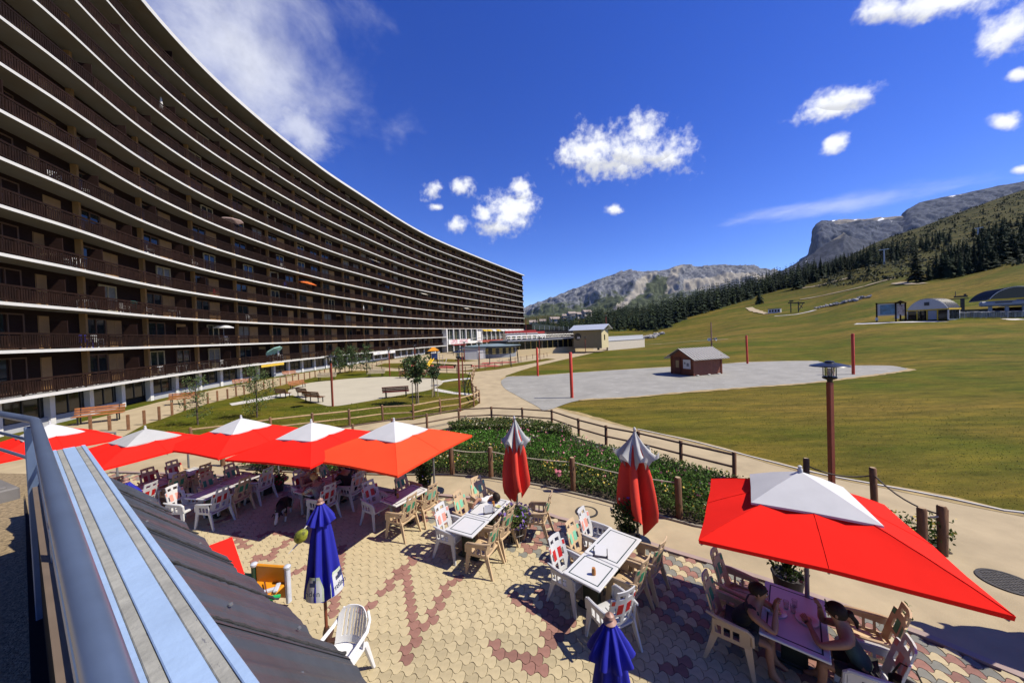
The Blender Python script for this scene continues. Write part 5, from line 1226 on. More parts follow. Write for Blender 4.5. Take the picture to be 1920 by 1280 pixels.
# low dark range with yellow mullions, half round pavilion, sand coloured wall
YMUL = mat('yellow_mullion', (.45, .36, .10), .6); GREYROOF = mat('grey_flat_roof', (.17, .18, .20), .7, var=.15, scale=.3); CREAMWALL = mat('sand_coloured_wall', (.52, .42, .25), .8, var=.08)
A, B = D(952, 676, 78), D(1110, 650, 92); A.z = B.z = 0; d = B - A; rz = math.atan2(d.y, d.x); Ll = d.length; zb = 1.4
rng = thing('glazed_range', (A.x, A.y, 0), rz, 'low dark glazed building with yellow mullions behind the playground', 'building'); n = 16
MB().box((Ll / 2, 4, zb + .95), (Ll, 7.6, 1.9)).build('wall', mat('dark_panels', (.02, .022, .025), .3), rng); MB().box((Ll / 2, 3.6, zb + 2.1), (Ll + .6, 9, .3)).build('roof', GREYROOF, rng); MB().box((Ll / 2, 1.2, zb / 2 - .3), (Ll, 3.4, zb + .6)).build('base_wall', CREAMWALL, rng)
for k in range(n + 1): MB().box((Ll * k / n, .12, zb + .95), (.16, .12, 1.9)).build('mullion', YMUL if k % 3 else CREAM, rng)
for k in range(n): MB().box((Ll * (k + .5) / n, .16, zb + .95), (Ll / n - .2, .06, 1.7)).build('pane', DARKGLASS, rng)
rail_ = thing('deck_railing', (A.x, A.y, zb + 2.25), rz, 'thin metal railing along the flat roof of the glazed building', 'railing')
for k in range(14): MB().tube([(Ll * k / 13, .0, 0), (Ll * k / 13, .0, 1.0)], .04, 5).build('post', ALU, rail_)
MB().tube([(0, 0, 1.0), (Ll, 0, 1.0)], .04, 5).tube([(0, 0, .5), (Ll, 0, .5)], .03, 5).build('rail', ALU, rail_)
c = D(925, 676, 80); c.z = 0; pav = thing('round_pavilion', c, 0, 'round flat-roofed pavilion with a blue-grey roof behind the swings', 'building')
MB().lathe([(5.6, -.2), (5.6, 2.2)], 40).build('wall', mat('grey_blue_wall', (.22, .24, .27), .7), pav, smooth=40); MB().lathe([(6.4, 2.2), (6.6, 2.3), (6.6, 2.65), (3, 3.0), (0, 3.1)], 40).build('roof', mat('blue_grey_roof', (.20, .27, .30), .5, var=.2, scale=.4), pav, smooth=30); MB().lathe([(6.62, 2.25), (6.62, 2.55)], 40, cap=False).build('dark_fascia', BLACKMET, pav, smooth=40)
for k in range(16): a = -2.6 + k * .14; MB().box((5.62 * math.cos(a), 5.62 * math.sin(a), 1.5), (.10, .7, 1.2), rz=a).build('window', DARKGLASS if k % 2 else YMUL, pav)
c2 = D(890, 684, 74); MB1 = thing('white_block', (c2.x, c2.y, 0), .2, 'low white block left of the round pavilion', 'building'); MB().box((0, 0, 1.1), (4.5, 3, 2.2)).build('wall', GREYWALL, MB1); MB().box((1.2, -1.53, 1.0), (1.2, .05, 1.8)).build('door', WHITE, MB1); MB().box((0, 0, 2.28), (4.8, 3.3, .16)).build('roof', GREYROOF, MB1)
# terrace bar in front of the shops: red awnings and parasols, shoppers' tables
REDAWN = mat('red_awning', (.45, .015, .02), .7)
for i, (px, py, w, Y, lab) in enumerate([(914, 638, 6.5, 112, 'wide flat red awning before the shop name board'), (860, 646, 4, 106, 'small red awning under the shop name board'), (950, 642, 4, 118, 'pale edged red awning further right along the shops')]):
    p = D(px, py, Y); h = 2.5; t = thing('bar_awning', (p.x, p.y, p.z - h), .5, lab, 'awning', 'red awnings of the shops'); MB().box((0, 0, h), (w, 2.4, .16), bev=.03).build('cloth', REDAWN, t)
    for x in (-w / 2 + .2, w / 2 - .2): MB().tube([(x, -1, 0), (x, -1, h)], .05, 5).build('leg', WHITE, t)
for i, (px, w) in enumerate(((1000, 9), (975, 12))):
    p = D(px, 641, 140 - i * 12); t = thing('white_pavilion', (p.x, p.y, p.z - .5), .35 - .1 * i, ['white low building with dark windows at the far end of the shops', 'white terrace building with red railings below the far end'][i], 'building'); MB().box((0, 0, 1.8), (w, 5, 3.6)).build('wall', WHITE, t)
    for k in range(6): MB().box((-w / 2 + w * (k + .5) / 6, -2.55, 1.9), (w / 9, .08, 1.8)).build('window', DARKGLASS, t)
    MB().box((0, -1.5, 4.4), (w, .1, .8)).build('railing', REDPAINT, t); MB().box((0, 0, 3.7), (w + .5, 5.4, .2)).build('roof', WHITE, t)
# dark hall with sloping roof, right of the building end
p = D(1040, 640, 175); t = thing('dark_hall', (p.x, p.y, p.z), .32, 'large dark brown hall with a sloping top behind the white buildings', 'building')
MB().add([(-12, 0, 0), (11, 0, 0), (11, 0, 6.2), (-12, 0, 9.4), (-12, 12, 0), (11, 12, 0), (11, 12, 6.2), (-12, 12, 9.4)], [(0, 1, 2, 3), (4, 7, 6, 5), (0, 3, 7, 4), (1, 5, 6, 2), (2, 6, 7, 3)]).build('wall', mat('dark_brown_cladding', (.055, .04, .032), .8, var=.2), t)
MB().add([(-12.2, -.3, 6.6), (11.2, -.3, 5.2), (11.2, -.3, 6.5), (-12.2, -.3, 9.7), (-12.2, -.1, 6.6), (11.2, -.1, 5.2), (11.2, -.1, 6.5), (-12.2, -.1, 9.7)], [(0, 1, 2, 3), (4, 7, 6, 5), (3, 2, 6, 7)]).build('glazed_band', DARKGLASS, t)
for k in range(9): MB().box((-11 + 2.7 * k, -.35, 7.3 - k * .12), (.15, .1, 2.2)).build('mullion', ALU, t)
# village houses among the trees on the far slope
for i, (px, py, w, lab) in enumerate([(1040, 602, 22, 'white house furthest left among the far trees'), (1060, 601, 16, 'second white house from the left among the far trees'), (1066, 596, 26, 'long pale house in the middle of the far village'), (1088, 593, 20, 'pale house just right of the long one in the far village'), (1072, 592, 16, 'small upper house of the far village'), (1100, 589, 18, 'rightmost pale house of the far village'), (1000, 608, 18, 'pale house beside the end of the apartment block'), (1018, 606, 14, 'small house near the end of the apartment block')]):
    p = D(px, py, 430); s = 430 / FPX; w = w * s * .8; t = thing('village_house', (p.x, p.y, p.z - 3), random.uniform(-.3, .3), lab, 'house', 'houses of the far village'); MB().box((0, 0, 3), (w, 8, 6)).build('wall', mat('village_wall', (.55, .50, .42), .8), t); MB().add([(-w * .56, -5, 5.6), (w * .56, -5, 5.6), (w * .56, 0, 8.4), (-w * .56, 0, 8.4), (-w * .56, 5, 5.6), (w * .56, 5, 5.6)], [(0, 1, 2, 3), (3, 2, 5, 4), (0, 3, 4), (1, 5, 2), (0, 4, 5, 1)]).build('roof', mat('village_roof', (.33, .27, .24), .8), t)
    for k in range(max(2, int(w / 4))): MB().box((-w / 2 + w * (k + .5) / max(2, int(w / 4)), -4.05, 3.4), (1.4, .1, 1.8)).build('window', DARKGLASS, t)
# white terrace wall right of the hut
A, B = D(1140, 641.5, 88), D(1209, 641, 98); d = B - A; wl = thing('concrete_wall', (A.x, A.y, 0), math.atan2(d.y, d.x), 'low pale concrete wall right of the beige hut', 'wall'); MB().box((d.length / 2, .3, 1.15), (d.length, .5, 2.5)).build('wall', mat('pale_wall', (.62, .56, .45), .8), wl); MB().box((d.length / 2, .3, 2.5), (d.length, .7, .2)).build('coping', GREYWALL, wl); MB().box((d.length / 2, .55, 3.1), (d.length, .06, 1.0)).build('panel', SHEETW, wl)
b = G(1122, 656); tag(MB().lathe([(.3, 0), (.35, .9), (.36, 1.0), (.28, 1.05)], 12).build('litter_bin', BLACKMET, None, smooth=40, loc=b), 'black litter bin at the corner of the beige hut', 'litter bin')
# ------------------------------------------------------------------ playground
c = G(814, 688); t = thing('slide_tower', c, .15, 'climbing tower with an orange roof and a yellow slide', 'slide'); s = 1.0
for x in (-.55, .55):
    for y in (-.55, .55): MB().box((x, y, 1.5), (.11, .11, 3.0)).build('post', TIMBER, t)
MB().add([(-.9, -.9, 2.75), (.9, -.9, 2.75), (.9, .9, 2.75), (-.9, .9, 2.75), (-.2, 0, 3.35), (.2, 0, 3.35)], [(0, 1, 5, 4), (1, 2, 5), (2, 3, 4, 5), (3, 0, 4), (0, 3, 2, 1)]).build('roof', OP if 'OP' in globals() else mat('orange_plastic', (.75, .30, .015), .35, var=.04), t)
MB().box((0, 0, 1.3), (1.2, 1.2, .1)).build('deck', TIMBER, t); MB().box((.1, -.58, 1.85), (.9, .06, .9), bev=.02).box((.58, 0, 1.85), (.06, .9, .9)).build('blue_panel', mat('blue_plastic_panel', (.03, .08, .25), .4), t)
YP = mat('yellow_slide_plastic', (.78, .50, .02), .35)
MB().add([(-.35, -.6, 1.35), (.05, -.6, 1.35), (-.75, -2.4, .15), (-1.15, -2.4, .15), (-.35, -.6, 1.3), (.05, -.6, 1.3), (-.75, -2.4, .1), (-1.15, -2.4, .1)], [(0, 1, 2, 3), (4, 7, 6, 5), (0, 3, 7, 4), (1, 5, 6, 2), (2, 6, 7, 3)]).tube([(-.37, -.6, 1.5), (-1.17, -2.45, .3)], .07, 6).tube([(.07, -.6, 1.5), (-.73, -2.45, .3)], .07, 6).build('slide', YP, t)
MB().box((.95, -.2, 1.0), (.06, .06, 2.0)).box((1.5, -.2, 1.0), (.06, .06, 2.0)).tube([(.9, -.2, .5), (1.5, -.2, .5)], .03, 5).tube([(.9, -.2, 1.0), (1.5, -.2, 1.0)], .03, 5).tube([(.9, -.2, 1.5), (1.5, -.2, 1.5)], .03, 5).build('ladder', ALU, t); MB().tube([(1.6, .2, 0), (2.0, .2, .9), (2.1, .3, 1.4)], .05, 6).build('handrail', WHITE, t)
for i, (px, py, n, lab) in enumerate(((928, 689, 2, 'dark A-frame swing nearer the path on the playground'), (925, 681, 2, 'dark A-frame swing behind the first on the playground'))):
    c = G(px + i * 20, py); t = thing('swing', c, .12, lab, 'swing', 'swings on the playground'); w = 2.4; h = 2.4
    for x in (-w, w):
        for y in (-.8, .8): MB().tube([(x * 1.05, y, 0), (x, 0, h)], .05, 6).build('leg', BLACKMET, t)
    MB().tube([(-w, 0, h), (w, 0, h)], .05, 6).build('beam', BLACKMET, t)
    for x in (-1.0, 1.0):
        st = MB().box((x, 0, .5), (.45, .2, .05)).build('swing_seat', BLACKMET, t)
        for dx in (-.2, .2): MB().tube([(x + dx, 0, .5), (x + dx * .8, 0, h)], .012, 4).build('chain', ALU, st)
REDMAT = mat('red_soft_floor', (.36, .07, .05), .9, var=.15, scale=1)
for i, poly in enumerate(([(785, 689), (850, 691), (853, 687), (800, 684)], [(885, 688), (940, 687.5), (930, 684.5), (884, 685)], [(900, 683), (965, 680), (972, 677.5), (905, 680)], [(760, 686), (776, 687), (776, 684), (763, 683.5)])): sheet('soft_play_floor', [G2(*q) for q in poly], .05, REDMAT)
for i, (px, py, lab) in enumerate(((838, 690, 'low dark play beam in front of the slide, left one'), (868, 690, 'low dark play beam in front of the slide, right one'))):
    t = thing('balance_beam', G(px, py), .1, lab, 'play beam', 'play beams'); MB().box((0, 0, .45), (3, .14, .14)).build('beam', TIMBER, t)
    for x in (-1.3, 1.3): MB().box((x, 0, .2), (.12, .12, .42)).build('leg', TIMBER, t)
# ================================================================== terrace: parasols
RED = mat('red_canvas', (.95, .022, .014), .85, spec=.06, var=.05, scale=1.5, trans=.03, bump=.45, bscale=2.2)
BACKLITRED = mat('backlit_red_canvas', (1.0, .08, .028), .85, spec=.06, var=.05, scale=1.5, trans=.03, bump=.12, bscale=5)  # same red canvas, with the backlit orange look put into its colour
DULLRED = mat('folded_red_canvas', (.80, .05, .025), .8, var=.08, scale=2, trans=.08)
CAPWHITE = mat('white_canvas', (.64, .65, .66), .8, var=.05, scale=3, trans=.12, bump=.1, bscale=6)
CAPGREY = mat('greyish_canvas', (.50, .51, .50), .8, var=.06, scale=3, trans=.12)
STEEL = mat('steel_pole', (.30, .31, .33), .4, .6, var=.15)
def open_parasol(corners, h, peak, label, canvas=RED, capm=CAPWHITE, pole=None, capscale=.46, capshift=(0, 0), drop=(0, 0, 0, 0), caplift=.05):
    c0 = sum((Vector((x, y, 0)) for x, y in corners), Vector()) / 4
    t = thing('parasol', (c0.x, c0.y, .03), 0, label, 'parasol', 'large square parasols with white caps')
    hub = Vector((0, 0, peak - .16)); C = [Vector((x - c0.x, y - c0.y, h - .03 - drop[i])) for i, (x, y) in enumerate(corners)]
    rim = []
    for i in range(4):
        a, b = C[i], C[(i + 1) % 4]; m = (a + b) / 2; m = m * .985 + Vector((0, 0, .05)); rim += [a, (a * .5 + m * .5) * .99 + Vector((0, 0, .012)), m, (b * .5 + m * .5) * .99 + Vector((0, 0, .012))]
    n = len(rim); vs = []; K = 6
    for k in range(K + 1):
        f = k / K
        for i, p in enumerate(rim):
            rib = (i % 2 == 0); q = hub.lerp(p, f); q.z -= (.0 if rib else .035) * math.sin(PI * f) - .05 * math.sin(PI * f) * (1 if rib else .7); vs.append(q)
    fs = [(k * n + i, (k + 1) * n + i, (k + 1) * n + (i + 1) % n, k * n + (i + 1) % n) for k in range(K) for i in range(n)]
    # a narrow turned-down hem
    for i, p in enumerate(rim): vs.append(p * .995 + Vector((0, 0, -.045)))
    fs += [(K * n + i, (K + 1) * n + i, (K + 1) * n + (i + 1) % n, K * n + (i + 1) % n) for i in range(n)]
    mb = MB().add(vs, fs); cn = mb.build('canopy', canvas, t, smooth=25)
    for i in range(0, n, 2):
        MB().tube([hub + Vector((0, 0, -.07)), rim[i] * .98 + Vector((0, 0, -.035))], .013, 6).build('rib', STEEL, t, smooth=True)
    sm = MB()
    for i in range(0, n, 2): sm.tube([hub.lerp(rim[i], f) + Vector((0, 0, .05 * math.sin(PI * f) + .004)) for f in (.3, .45, .6, .75, .9, .995)], .003, 4)
    sm.build('seams', canvas, cn)['kind'] = 'stuff'
    # cap
    pk = Vector((capshift[0], capshift[1], peak)); cv = [pk]; cr = []
    for i in range(4):
        a, b = C[i] * capscale, C[(i + 1) % 4] * capscale; zc = hub.z + (h - hub.z) * capscale + caplift
        a = Vector((a.x, a.y, zc - .015)); b = Vector((b.x, b.y, zc - .015)); m = (a + b) / 2 * .99; m.z = zc - .005; cr += [a + Vector((capshift[0], capshift[1], 0)) * .6, m + Vector((capshift[0], capshift[1], 0)) * .6]
    cv += [pk.lerp(p, .5) + Vector((0, 0, .015)) for p in cr] + cr + [p + Vector((0, 0, -.03)) for p in cr]; m8 = len(cr)
    cf = [(0, 1 + i, 1 + (i + 1) % m8) for i in range(m8)] + [(1 + i, 1 + m8 + i, 1 + m8 + (i + 1) % m8, 1 + (i + 1) % m8) for i in range(m8)] + [(1 + m8 + i, 1 + 2 * m8 + i, 1 + 2 * m8 + (i + 1) % m8, 1 + m8 + (i + 1) % m8) for i in range(m8)]
    MB().add(cv, cf).build('cap', capm, t, smooth=20)
    MB().lathe([(.03, peak - .03), (.035, peak + .02), (.02, peak + .06), (.03, peak + .08), (.0, peak + .1)], 10, c=(capshift[0], capshift[1], 0)).build('finial', CAPWHITE, t, smooth=True)
    px, py = (0, 0) if pole is None else (pole[0] - c0.x, pole[1] - c0.y)
    top = peak - .2 if pole is None else h - .06
    p = MB(); p.tube([(px, py, 0), (px, py, top)], .03, 10)
    if pole is not None: p.tube([(px, py, top - .02), (hub.x, hub.y, hub.z - .08)], .025, 8)
    p.build('pole', STEEL, t, smooth=True)
    MB().lathe([(.30, 0), (.30, .05), (.06, .07), (.06, .22)], 20, c=(px, py, 0)).build('base', BLACKMET, t, smooth=35)
    return t
def sq(cx, cy, ex, ey):
    ex, ey = ex * 1.07, ey * 1.07
    return [(cx + ex, cy + ey), (cx - ey, cy + ex), (cx - ex, cy - ey), (cx + ey, cy - ex)]
open_parasol([(3.86, 6.74), (2.54, 4.79), (4.94, 3.36), (5.99, 5.52)], 1.9, 2.6, 'large open red parasol with a white cap at the right, two diners under it', capscale=.50, capshift=(.05, .14), caplift=.10)
open_parasol(sq(-3.4, 9.55, .72, -1.95), 1.9, 2.58, 'open red parasol looking orange-red, with white cap, the rightmost of the row on the left', BACKLITRED, pole=(-2.62, 10.7), capscale=.42)
open_parasol(sq(-5.9, 9.85, .9, -1.62), 1.92, 2.56, 'open red parasol second from the right in the row on the left', pole=(-6.6, 11.4), capscale=.44)
open_parasol(sq(-8.65, 10.75, .70, -1.65), 1.93, 2.57, 'open red parasol in the middle of the row, third from the left', pole=(-8.5, 12.1), capscale=.42)
open_parasol(sq(-11.15, 10.25, .62, -1.62), 1.9, 2.46, 'open red parasol with a flat greyish cap, second from the left', capm=CAPGREY, pole=(-11.5, 11.9), capscale=.46)
open_parasol(sq(-14.9, 10.9, .55, -1.6), 1.93, 2.58, 'open red parasol behind the railing corner, leftmost of the row', pole=(-14.6, 12.4), capscale=.46)

def folded(levels, folds, amp, n=96, twist=0.0, hem=0.0, seed=0, ph=0.0):
    """folded cloth: levels = (z, radius, fold depth); returns verts/faces of a fluted tube"""
    r = random.Random(seed); jit = [r.uniform(-.35, .35) for _ in range(folds)]; vs = []; L = len(levels)
    for li, (z, R, a) in enumerate(levels):
        for k in range(n):
            th = 2 * PI * k / n; fi = th / (2 * PI) * folds; j = jit[int(fi) % folds] * (1 - abs((fi % 1) * 2 - 1)); w = math.cos(folds * th + ph + twist * li / L) ; w = math.copysign(abs(w) ** .7, w)
            rr = R * (1 + a * (w + j)); f = li / (L - 1)
            vs.append((rr * math.cos(th + twist * f), rr * math.sin(th + twist * f), z + hem * f ** 4 * (w + j * 1.6)))
    fs = [(l * n + k, l * n + (k + 1) % n, (l + 1) * n + (k + 1) % n, (l + 1) * n + k) for l in range(L - 1) for k in range(n)]
    return vs, fs
def closed_parasol(loc, label, seed, wide=1.0, h=2.6, lean=(0, 0)):
    sk = lambda V: [(x + lean[0] * (h - z) + .03 * math.sin(z * 3 + seed), y + lean[1] * (h - z), z - (.10 * wide * math.cos(math.atan2(y, x) - 2.2 * seed)) * ((h - z) / 2) ** 2) for x, y, z in V]
    t = thing('closed_parasol', loc, seed * .7, label, 'parasol', 'closed red parasols with white caps')
    v, f = folded([(h - .10, .03, .05), (h - .3, .09 * wide, .2), (h - .55, .14 * wide, .3), (h - .75, .18 * wide, .42), (h - 1.0, .215 * wide, .46), (h - 1.4, .25 * wide, .46), (h - 1.75, .27 * wide, .44), (h - 2.0, .265 * wide, .40), (h - 2.08, .25 * wide, .40)], 5, .3, hem=.16, seed=seed, twist=.6)
    MB().add(sk(v), f).build('canopy', DULLRED, t, smooth=60)
    v, f = folded([(h - .02, .02, .05), (h - .1, .05, .12), (h - .3, .13 * wide, .20), (h - .5, .21 * wide, .34), (h - .68, .30 * wide, .38), (h - .72, .30 * wide, .38)], 6, .3, hem=.24, seed=seed + 3, twist=.4, ph=.5)
    MB().add(sk(v), f).build('cap', CAPGREY, t, smooth=60)
    MB().tube([(0, 0, 0), (0, 0, h)], .03, 10).build('pole', STEEL, t, smooth=True)
    MB().lathe([(.02, h - .02), (.035, h + .02), (.02, h + .06), (0, h + .07)], 8).build('finial', CAPWHITE, t, smooth=True)
    MB().lathe([(.28, 0), (.28, .05), (.06, .07), (.06, .2)], 20).build('base', BLACKMET, t, smooth=35)
closed_parasol((-.02, 9.25, .03), 'closed red parasol with grey-white top, behind the purple flower pot', 1, 1.0)
closed_parasol((2.72, 7.75, .03), 'wider closed red parasol with grey-white top, behind the table with six chairs', 2, 1.2, lean=(.05, -.02))
closed_parasol((8.15, 4.80, .03), 'closed red parasol beyond the right edge, its shadow pointing over the coloured paving', 4, 1.15)
# blue parasols
BLUECLOTH = mat('royal_blue_canvas', (.008, .012, .36), .75, var=.15, scale=3, trans=.06)
TURNED = mat('turned_wood_reddish', (.20, .05, .025), .5, var=.25, scale=10); KNOB = mat('pinkish_wood_knob', (.36, .20, .15), .5, var=.2, scale=12)
PRINTW = mat('white_print_cloth', (.62, .64, .66), .8, var=.06); PRINTGREEN = mat('pale_green_print', (.50, .58, .42), .8); PRINTDARK = mat('dark_blue_print', (.02, .03, .10), .8)
def blue_parasol(loc, label, rz, prints=True, h=2.29):
    t = thing('closed_parasol', loc, rz, label, 'parasol', 'closed blue parasols')
    LV = [(h, .045, .05), (h - .2, .10, .12), (h - .5, .14, .2), (h - .8, .17, .24), (h - 1.1, .20, .26), (h - 1.3, .225, .26), (h - 1.42, .23, .26)]
    v, f = folded(LV, 7, .2, n=112, hem=.05, seed=4); MB().add(v, f).build('canopy', BLUECLOTH, t, smooth=60)
    v, f = folded([(h + .02, .04, .05), (h - .06, .08, .15), (h - .16, .13, .25), (h - .26, .165, .3), (h - .29, .165, .3)], 9, .2, n=108, hem=.03, seed=5); MB().add(v, f).build('flounce', BLUECLOTH, t, smooth=60)
    MB().tube([(0, 0, .1), (0, 0, h)], .024, 10).build('pole', TURNED, t, smooth=True)
    MB().lathe([(.045, h), (.06, h + .02), (.03, h + .05), (.042, h + .06), (.036, h + .08), (.012, h + .095), (0, h + .11)], 14).build('knob', KNOB, t, smooth=True)
    MB().lathe([(.05, 0), (.07, .06), (.05, .12), (.06, .2), (.035, .3)], 12).box((0, 0, .04), (.5, .09, .08), bev=.01).box((0, 0, .04), (.09, .5, .08), bev=.01).build('base', mat('dark_brown_base', (.06, .025, .015), .5), t, smooth=35)
    if prints:
        for a in (-.30, 1.12):                                    # printed panels wrapped round the hem
            vs = []; fs = []; N, Mn = 12, 8; W = .54; hexw = lambda q: 1 if q < .55 else 1 - (q - .55) * .9
            for i in range(N + 1):
                for j in range(Mn + 1):
                    q = j / Mn; z = h - 1.40 + .36 * q; th = a - PI / 2 + W * (i / N - .5) * 2 * hexw(q); R = np.interp(-z, [-l[0] for l in LV], [l[1] for l in LV]) * 1.24
                    vs.append((R * math.cos(th), R * math.sin(th), z + .02))
            k = Mn + 1; fs = [(i * k + j, (i + 1) * k + j, (i + 1) * k + j + 1, i * k + j + 1) for i in range(N) for j in range(Mn)]
            mb = MB().add(vs, fs); mb.m = [1 if (i in (0, N - 1) or j == Mn - 1) else 0 for i in range(N) for j in range(Mn)]
            pn = mb.build('printed_panel', [PRINTW, PRINTGREEN], t, smooth=60)
            R = .255; th = a - PI / 2
            put('lettering', text_mesh('lettering', 'nden', .12, PRINTDARK, .001), pn, (R * 1.17 * math.cos(th), R * 1.17 * math.sin(th), h - 1.23), (PI / 2 - .12, 0, a))
            MB().box((0, 0, 0), (.09, .002, .06)).box((.03, 0, .045), (.05, .002, .04)).build('emblem', PRINTDARK, pn, loc=(R * 1.13 * math.cos(th), R * 1.13 * math.sin(th), h - 1.10), rot=(-.12, 0, a))
blue_parasol((-3.15, 5.40, .03), 'closed blue parasol with white printed hem panels, beside the white plastic chair', .25)
v = G(1143, 1152, 2.40); blue_parasol((v.x, v.y, .03), 'closed blue parasol at the bottom edge, in the shade of the red one', 1.3, prints=False)
v = G(236, 897, 2.40); blue_parasol((v.x, v.y, .03), 'closed blue parasol at the far left, half behind the blue painted ledge', .4, prints=False)

# ================================================================== chairs
CH = {'white': mat('white_resin', (.60, .605, .61), .38, var=.03, rand=.05), 'beige': mat('beige_resin', (.60, .44, .27), .42, var=.05, rand=.08)}
INL = {'red': mat('red_inlay', (.50, .015, .015), .5), 'pink': mat('faded_pink_inlay', (.80, .32, .25), .5), 'green': mat('green_inlay', (.04, .30, .16), .5), 'mint': mat('faded_green_inlay', (.22, .58, .38), .5)}
def chair_meshes():
    back = MB(); xs = [-.245, -.18, -.135, -.03, .03, .135, .18, .245]; zs_ = [.44, .50, .62, .68, .80, .84, .93, 1.00, 1.06]
    mask = [[1] * 7 for _ in range(8)]; mask[1] = [1, 1, 0, 1, 0, 1, 1]; mask[6] = [0, 1, 0, 1, 0, 1, 0]; mask[7] = [0, 1, 1, 1, 1, 1, 0]; mask[3] = [1, 0, 1, 1, 1, 0, 1]
    yb = lambda x, z: -.20 - (z - .44) * .27 + x * x * .9
    back.panel(xs, zs_, mask, .022, lambda x, z, d: (x * (1 - (z - .44) * .12), yb(x, z) - d, z))
    seat = MB(); sx = [-.25, -.17, -.15, -.09, -.07, -.01, .01, .07, .09, .15, .17, .25]; sy = [-.22, -.14, .14, .22, .25]
    seat.panel(sx, sy, [[1] * 11, [1, 0] * 5 + [1], [1] * 11, [1] * 11], .028, lambda x, y, d: (x, y, .43 + y * .10 - d - max(0, y - .2) * .5))
    arm = MB(); arm.tube([(.265, -.30, .70), (.29, -.15, .685), (.295, .05, .665), (.285, .2, .65), (.275, .255, .60), (.268, .262, .46)], [.018, .026, .028, .028, .026, .024], 8)
    arm.panel([-.22, -.19, -.11, -.08, 0, .03, .11, .14, .235], [.40, .46, .585, .66], [[1] * 8, [1, 0, 1, 0, 1, 0, 1, 1], [1] * 8], .018, lambda y, z, d: (.262 + (z - .4) * .09 + d, y, z))
    arm2 = MB(); arm2.v = [(-x, y, z) for x, y, z in arm.v]; arm2.f = [tuple(f[::-1]) for f in arm.f]; arm2.m = list(arm.m)
    def leg(x, y0, y1):
        m = MB(); sgn = 1 if x > 0 else -1; a = 1 if y1 > y0 else -1
        pts = [((x, y0, .46), .055, .05), ((x + sgn * .012, y0 + (y1 - y0) * .5, .22), .04, .035), ((x + sgn * .03, y1, 0), .024, .02)]; vs = []
        for (p, w, d) in pts: vs += [(p[0] - .016 * sgn, p[1] - w * .9, p[2]), (p[0] + .016 * sgn, p[1] - w * .9, p[2]), (p[0] + .016 * sgn, p[1] + w * .9, p[2]), (p[0] - .016 * sgn, p[1] + w * .9, p[2])]
        fs = [(l * 4 + k, l * 4 + (k + 1) % 4, (l + 1) * 4 + (k + 1) % 4, (l + 1) * 4 + k) for l in range(2) for k in range(4)] + [(0, 1, 2, 3), (8, 9, 10, 11)]
        return m.add(vs, fs)
    legs = [leg(.262, .20, .27), leg(-.262, .20, .27), leg(.25, -.18, -.33), leg(-.25, -.18, -.33)]
    inl = []
    for (x0, x1, z0, z1) in ((-.132, -.033, .665, .835), (.033, .132, .665, .835), (-.238, -.19, .845, .92), (.19, .238, .845, .92)):
        m = MB(); m.panel([x0, x1], [z0, z1], [[1]], .028, lambda x, z, d: (x * (1 - (z - .44) * .12), yb(x, z) + .003 - d, z)); inl.append(m)
    return back, seat, arm, arm2, legs, inl
_b, _s, _a, _a2, _l, _i = chair_meshes()
CM = {c: dict(b=_b.mesh('backrest', CH[c], smooth=40), s=_s.mesh('seat', CH[c], smooth=40), a=_a.mesh('armrest', CH[c], smooth=40), a2=_a2.mesh('armrest', CH[c], smooth=40), l=[x.mesh('leg', CH[c]) for x in _l]) for c in CH}
IM = {k: [x.mesh('inlay', m) for x in _i] for k, m in INL.items()}
CHAIR_PROTO = {}
def chair(x, y, face, col, inl, label):
    """face: direction the sitter looks, as a vector"""
    rz = math.atan2(face[1], face[0]) - PI / 2 + random.uniform(-.06, .06); key = (col, inl)
    if key in CHAIR_PROTO:
        t = copy_tree(CHAIR_PROTO[key]); t.location = (x, y, .055); t.rotation_euler = (0, 0, rz); t['label'] = label; return t
    t = thing('garden_chair', (x, y, .055), rz, label, 'chair', 'high-backed resin garden chairs'); m = CM[col]
    put('backrest', m['b'], t); put('seat', m['s'], t); put('armrest', m['a'], t); put('armrest', m['a2'], t)
    for l in m['l']: put('leg', l, t)
    for i in IM[inl]: put('inlay', i, t)
    CHAIR_PROTO[key] = t; return t
# ================================================================== tables
TOPW = mat('white_table_top', (.64, .645, .65), .35, var=.03, scale=4); LINEG = mat('dark_green_line', (.008, .035, .035), .5); PED = mat('dark_green_pedestal', (.012, .022, .016), .5, var=.2)
def table(A, B, w, lens, desc, label_fn):
    A = Vector((*A, 0)); B = Vector((*B, 0)); d = (B - A); tot = d.length; d.normalize(); rz = math.atan2(d.y, d.x); s = 0; k = tot / sum(lens)
    for i, l in enumerate(lens):
        l *= k; c = A + d * (s + l / 2); s += l
        t = thing('terrace_table', (c.x, c.y, .055), rz, label_fn(i), 'table', 'white terrace tables')
        top = MB().box((0, 0, .70), (l - .012, w, .035), bev=.008).build('table_top', TOPW, t)
        e = .075; 
        for sy in (-1, 1): MB().box((0, sy * (w / 2 - e), .7185), (l - 2 * e, .018, .002)).build('border_line', LINEG, top)
        for sx in (-1, 1): MB().box((sx * (l / 2 - e - .009), 0, .7185), (.018, w - 2 * e - .018, .002)).build('border_line', LINEG, top)
        p = MB().box((0, 0, .36), (.10, .30, .64), bev=.01); p.box((0, 0, .03), (.12, .52, .05), bev=.01); p.box((0, 0, .665), (.3, .4, .03)); p.build('pedestal', PED, t)
    return dict(A=A, d=d, n=Vector((d.y, -d.x, 0)), w=w, L=tot, desc=desc)         # n points to the right-hand side
T1 = table((3.46, 4.30), (4.25, 5.25), .72, [1], 'under the right-hand parasol', lambda i: 'table under the right-hand red parasol with two plates on it')
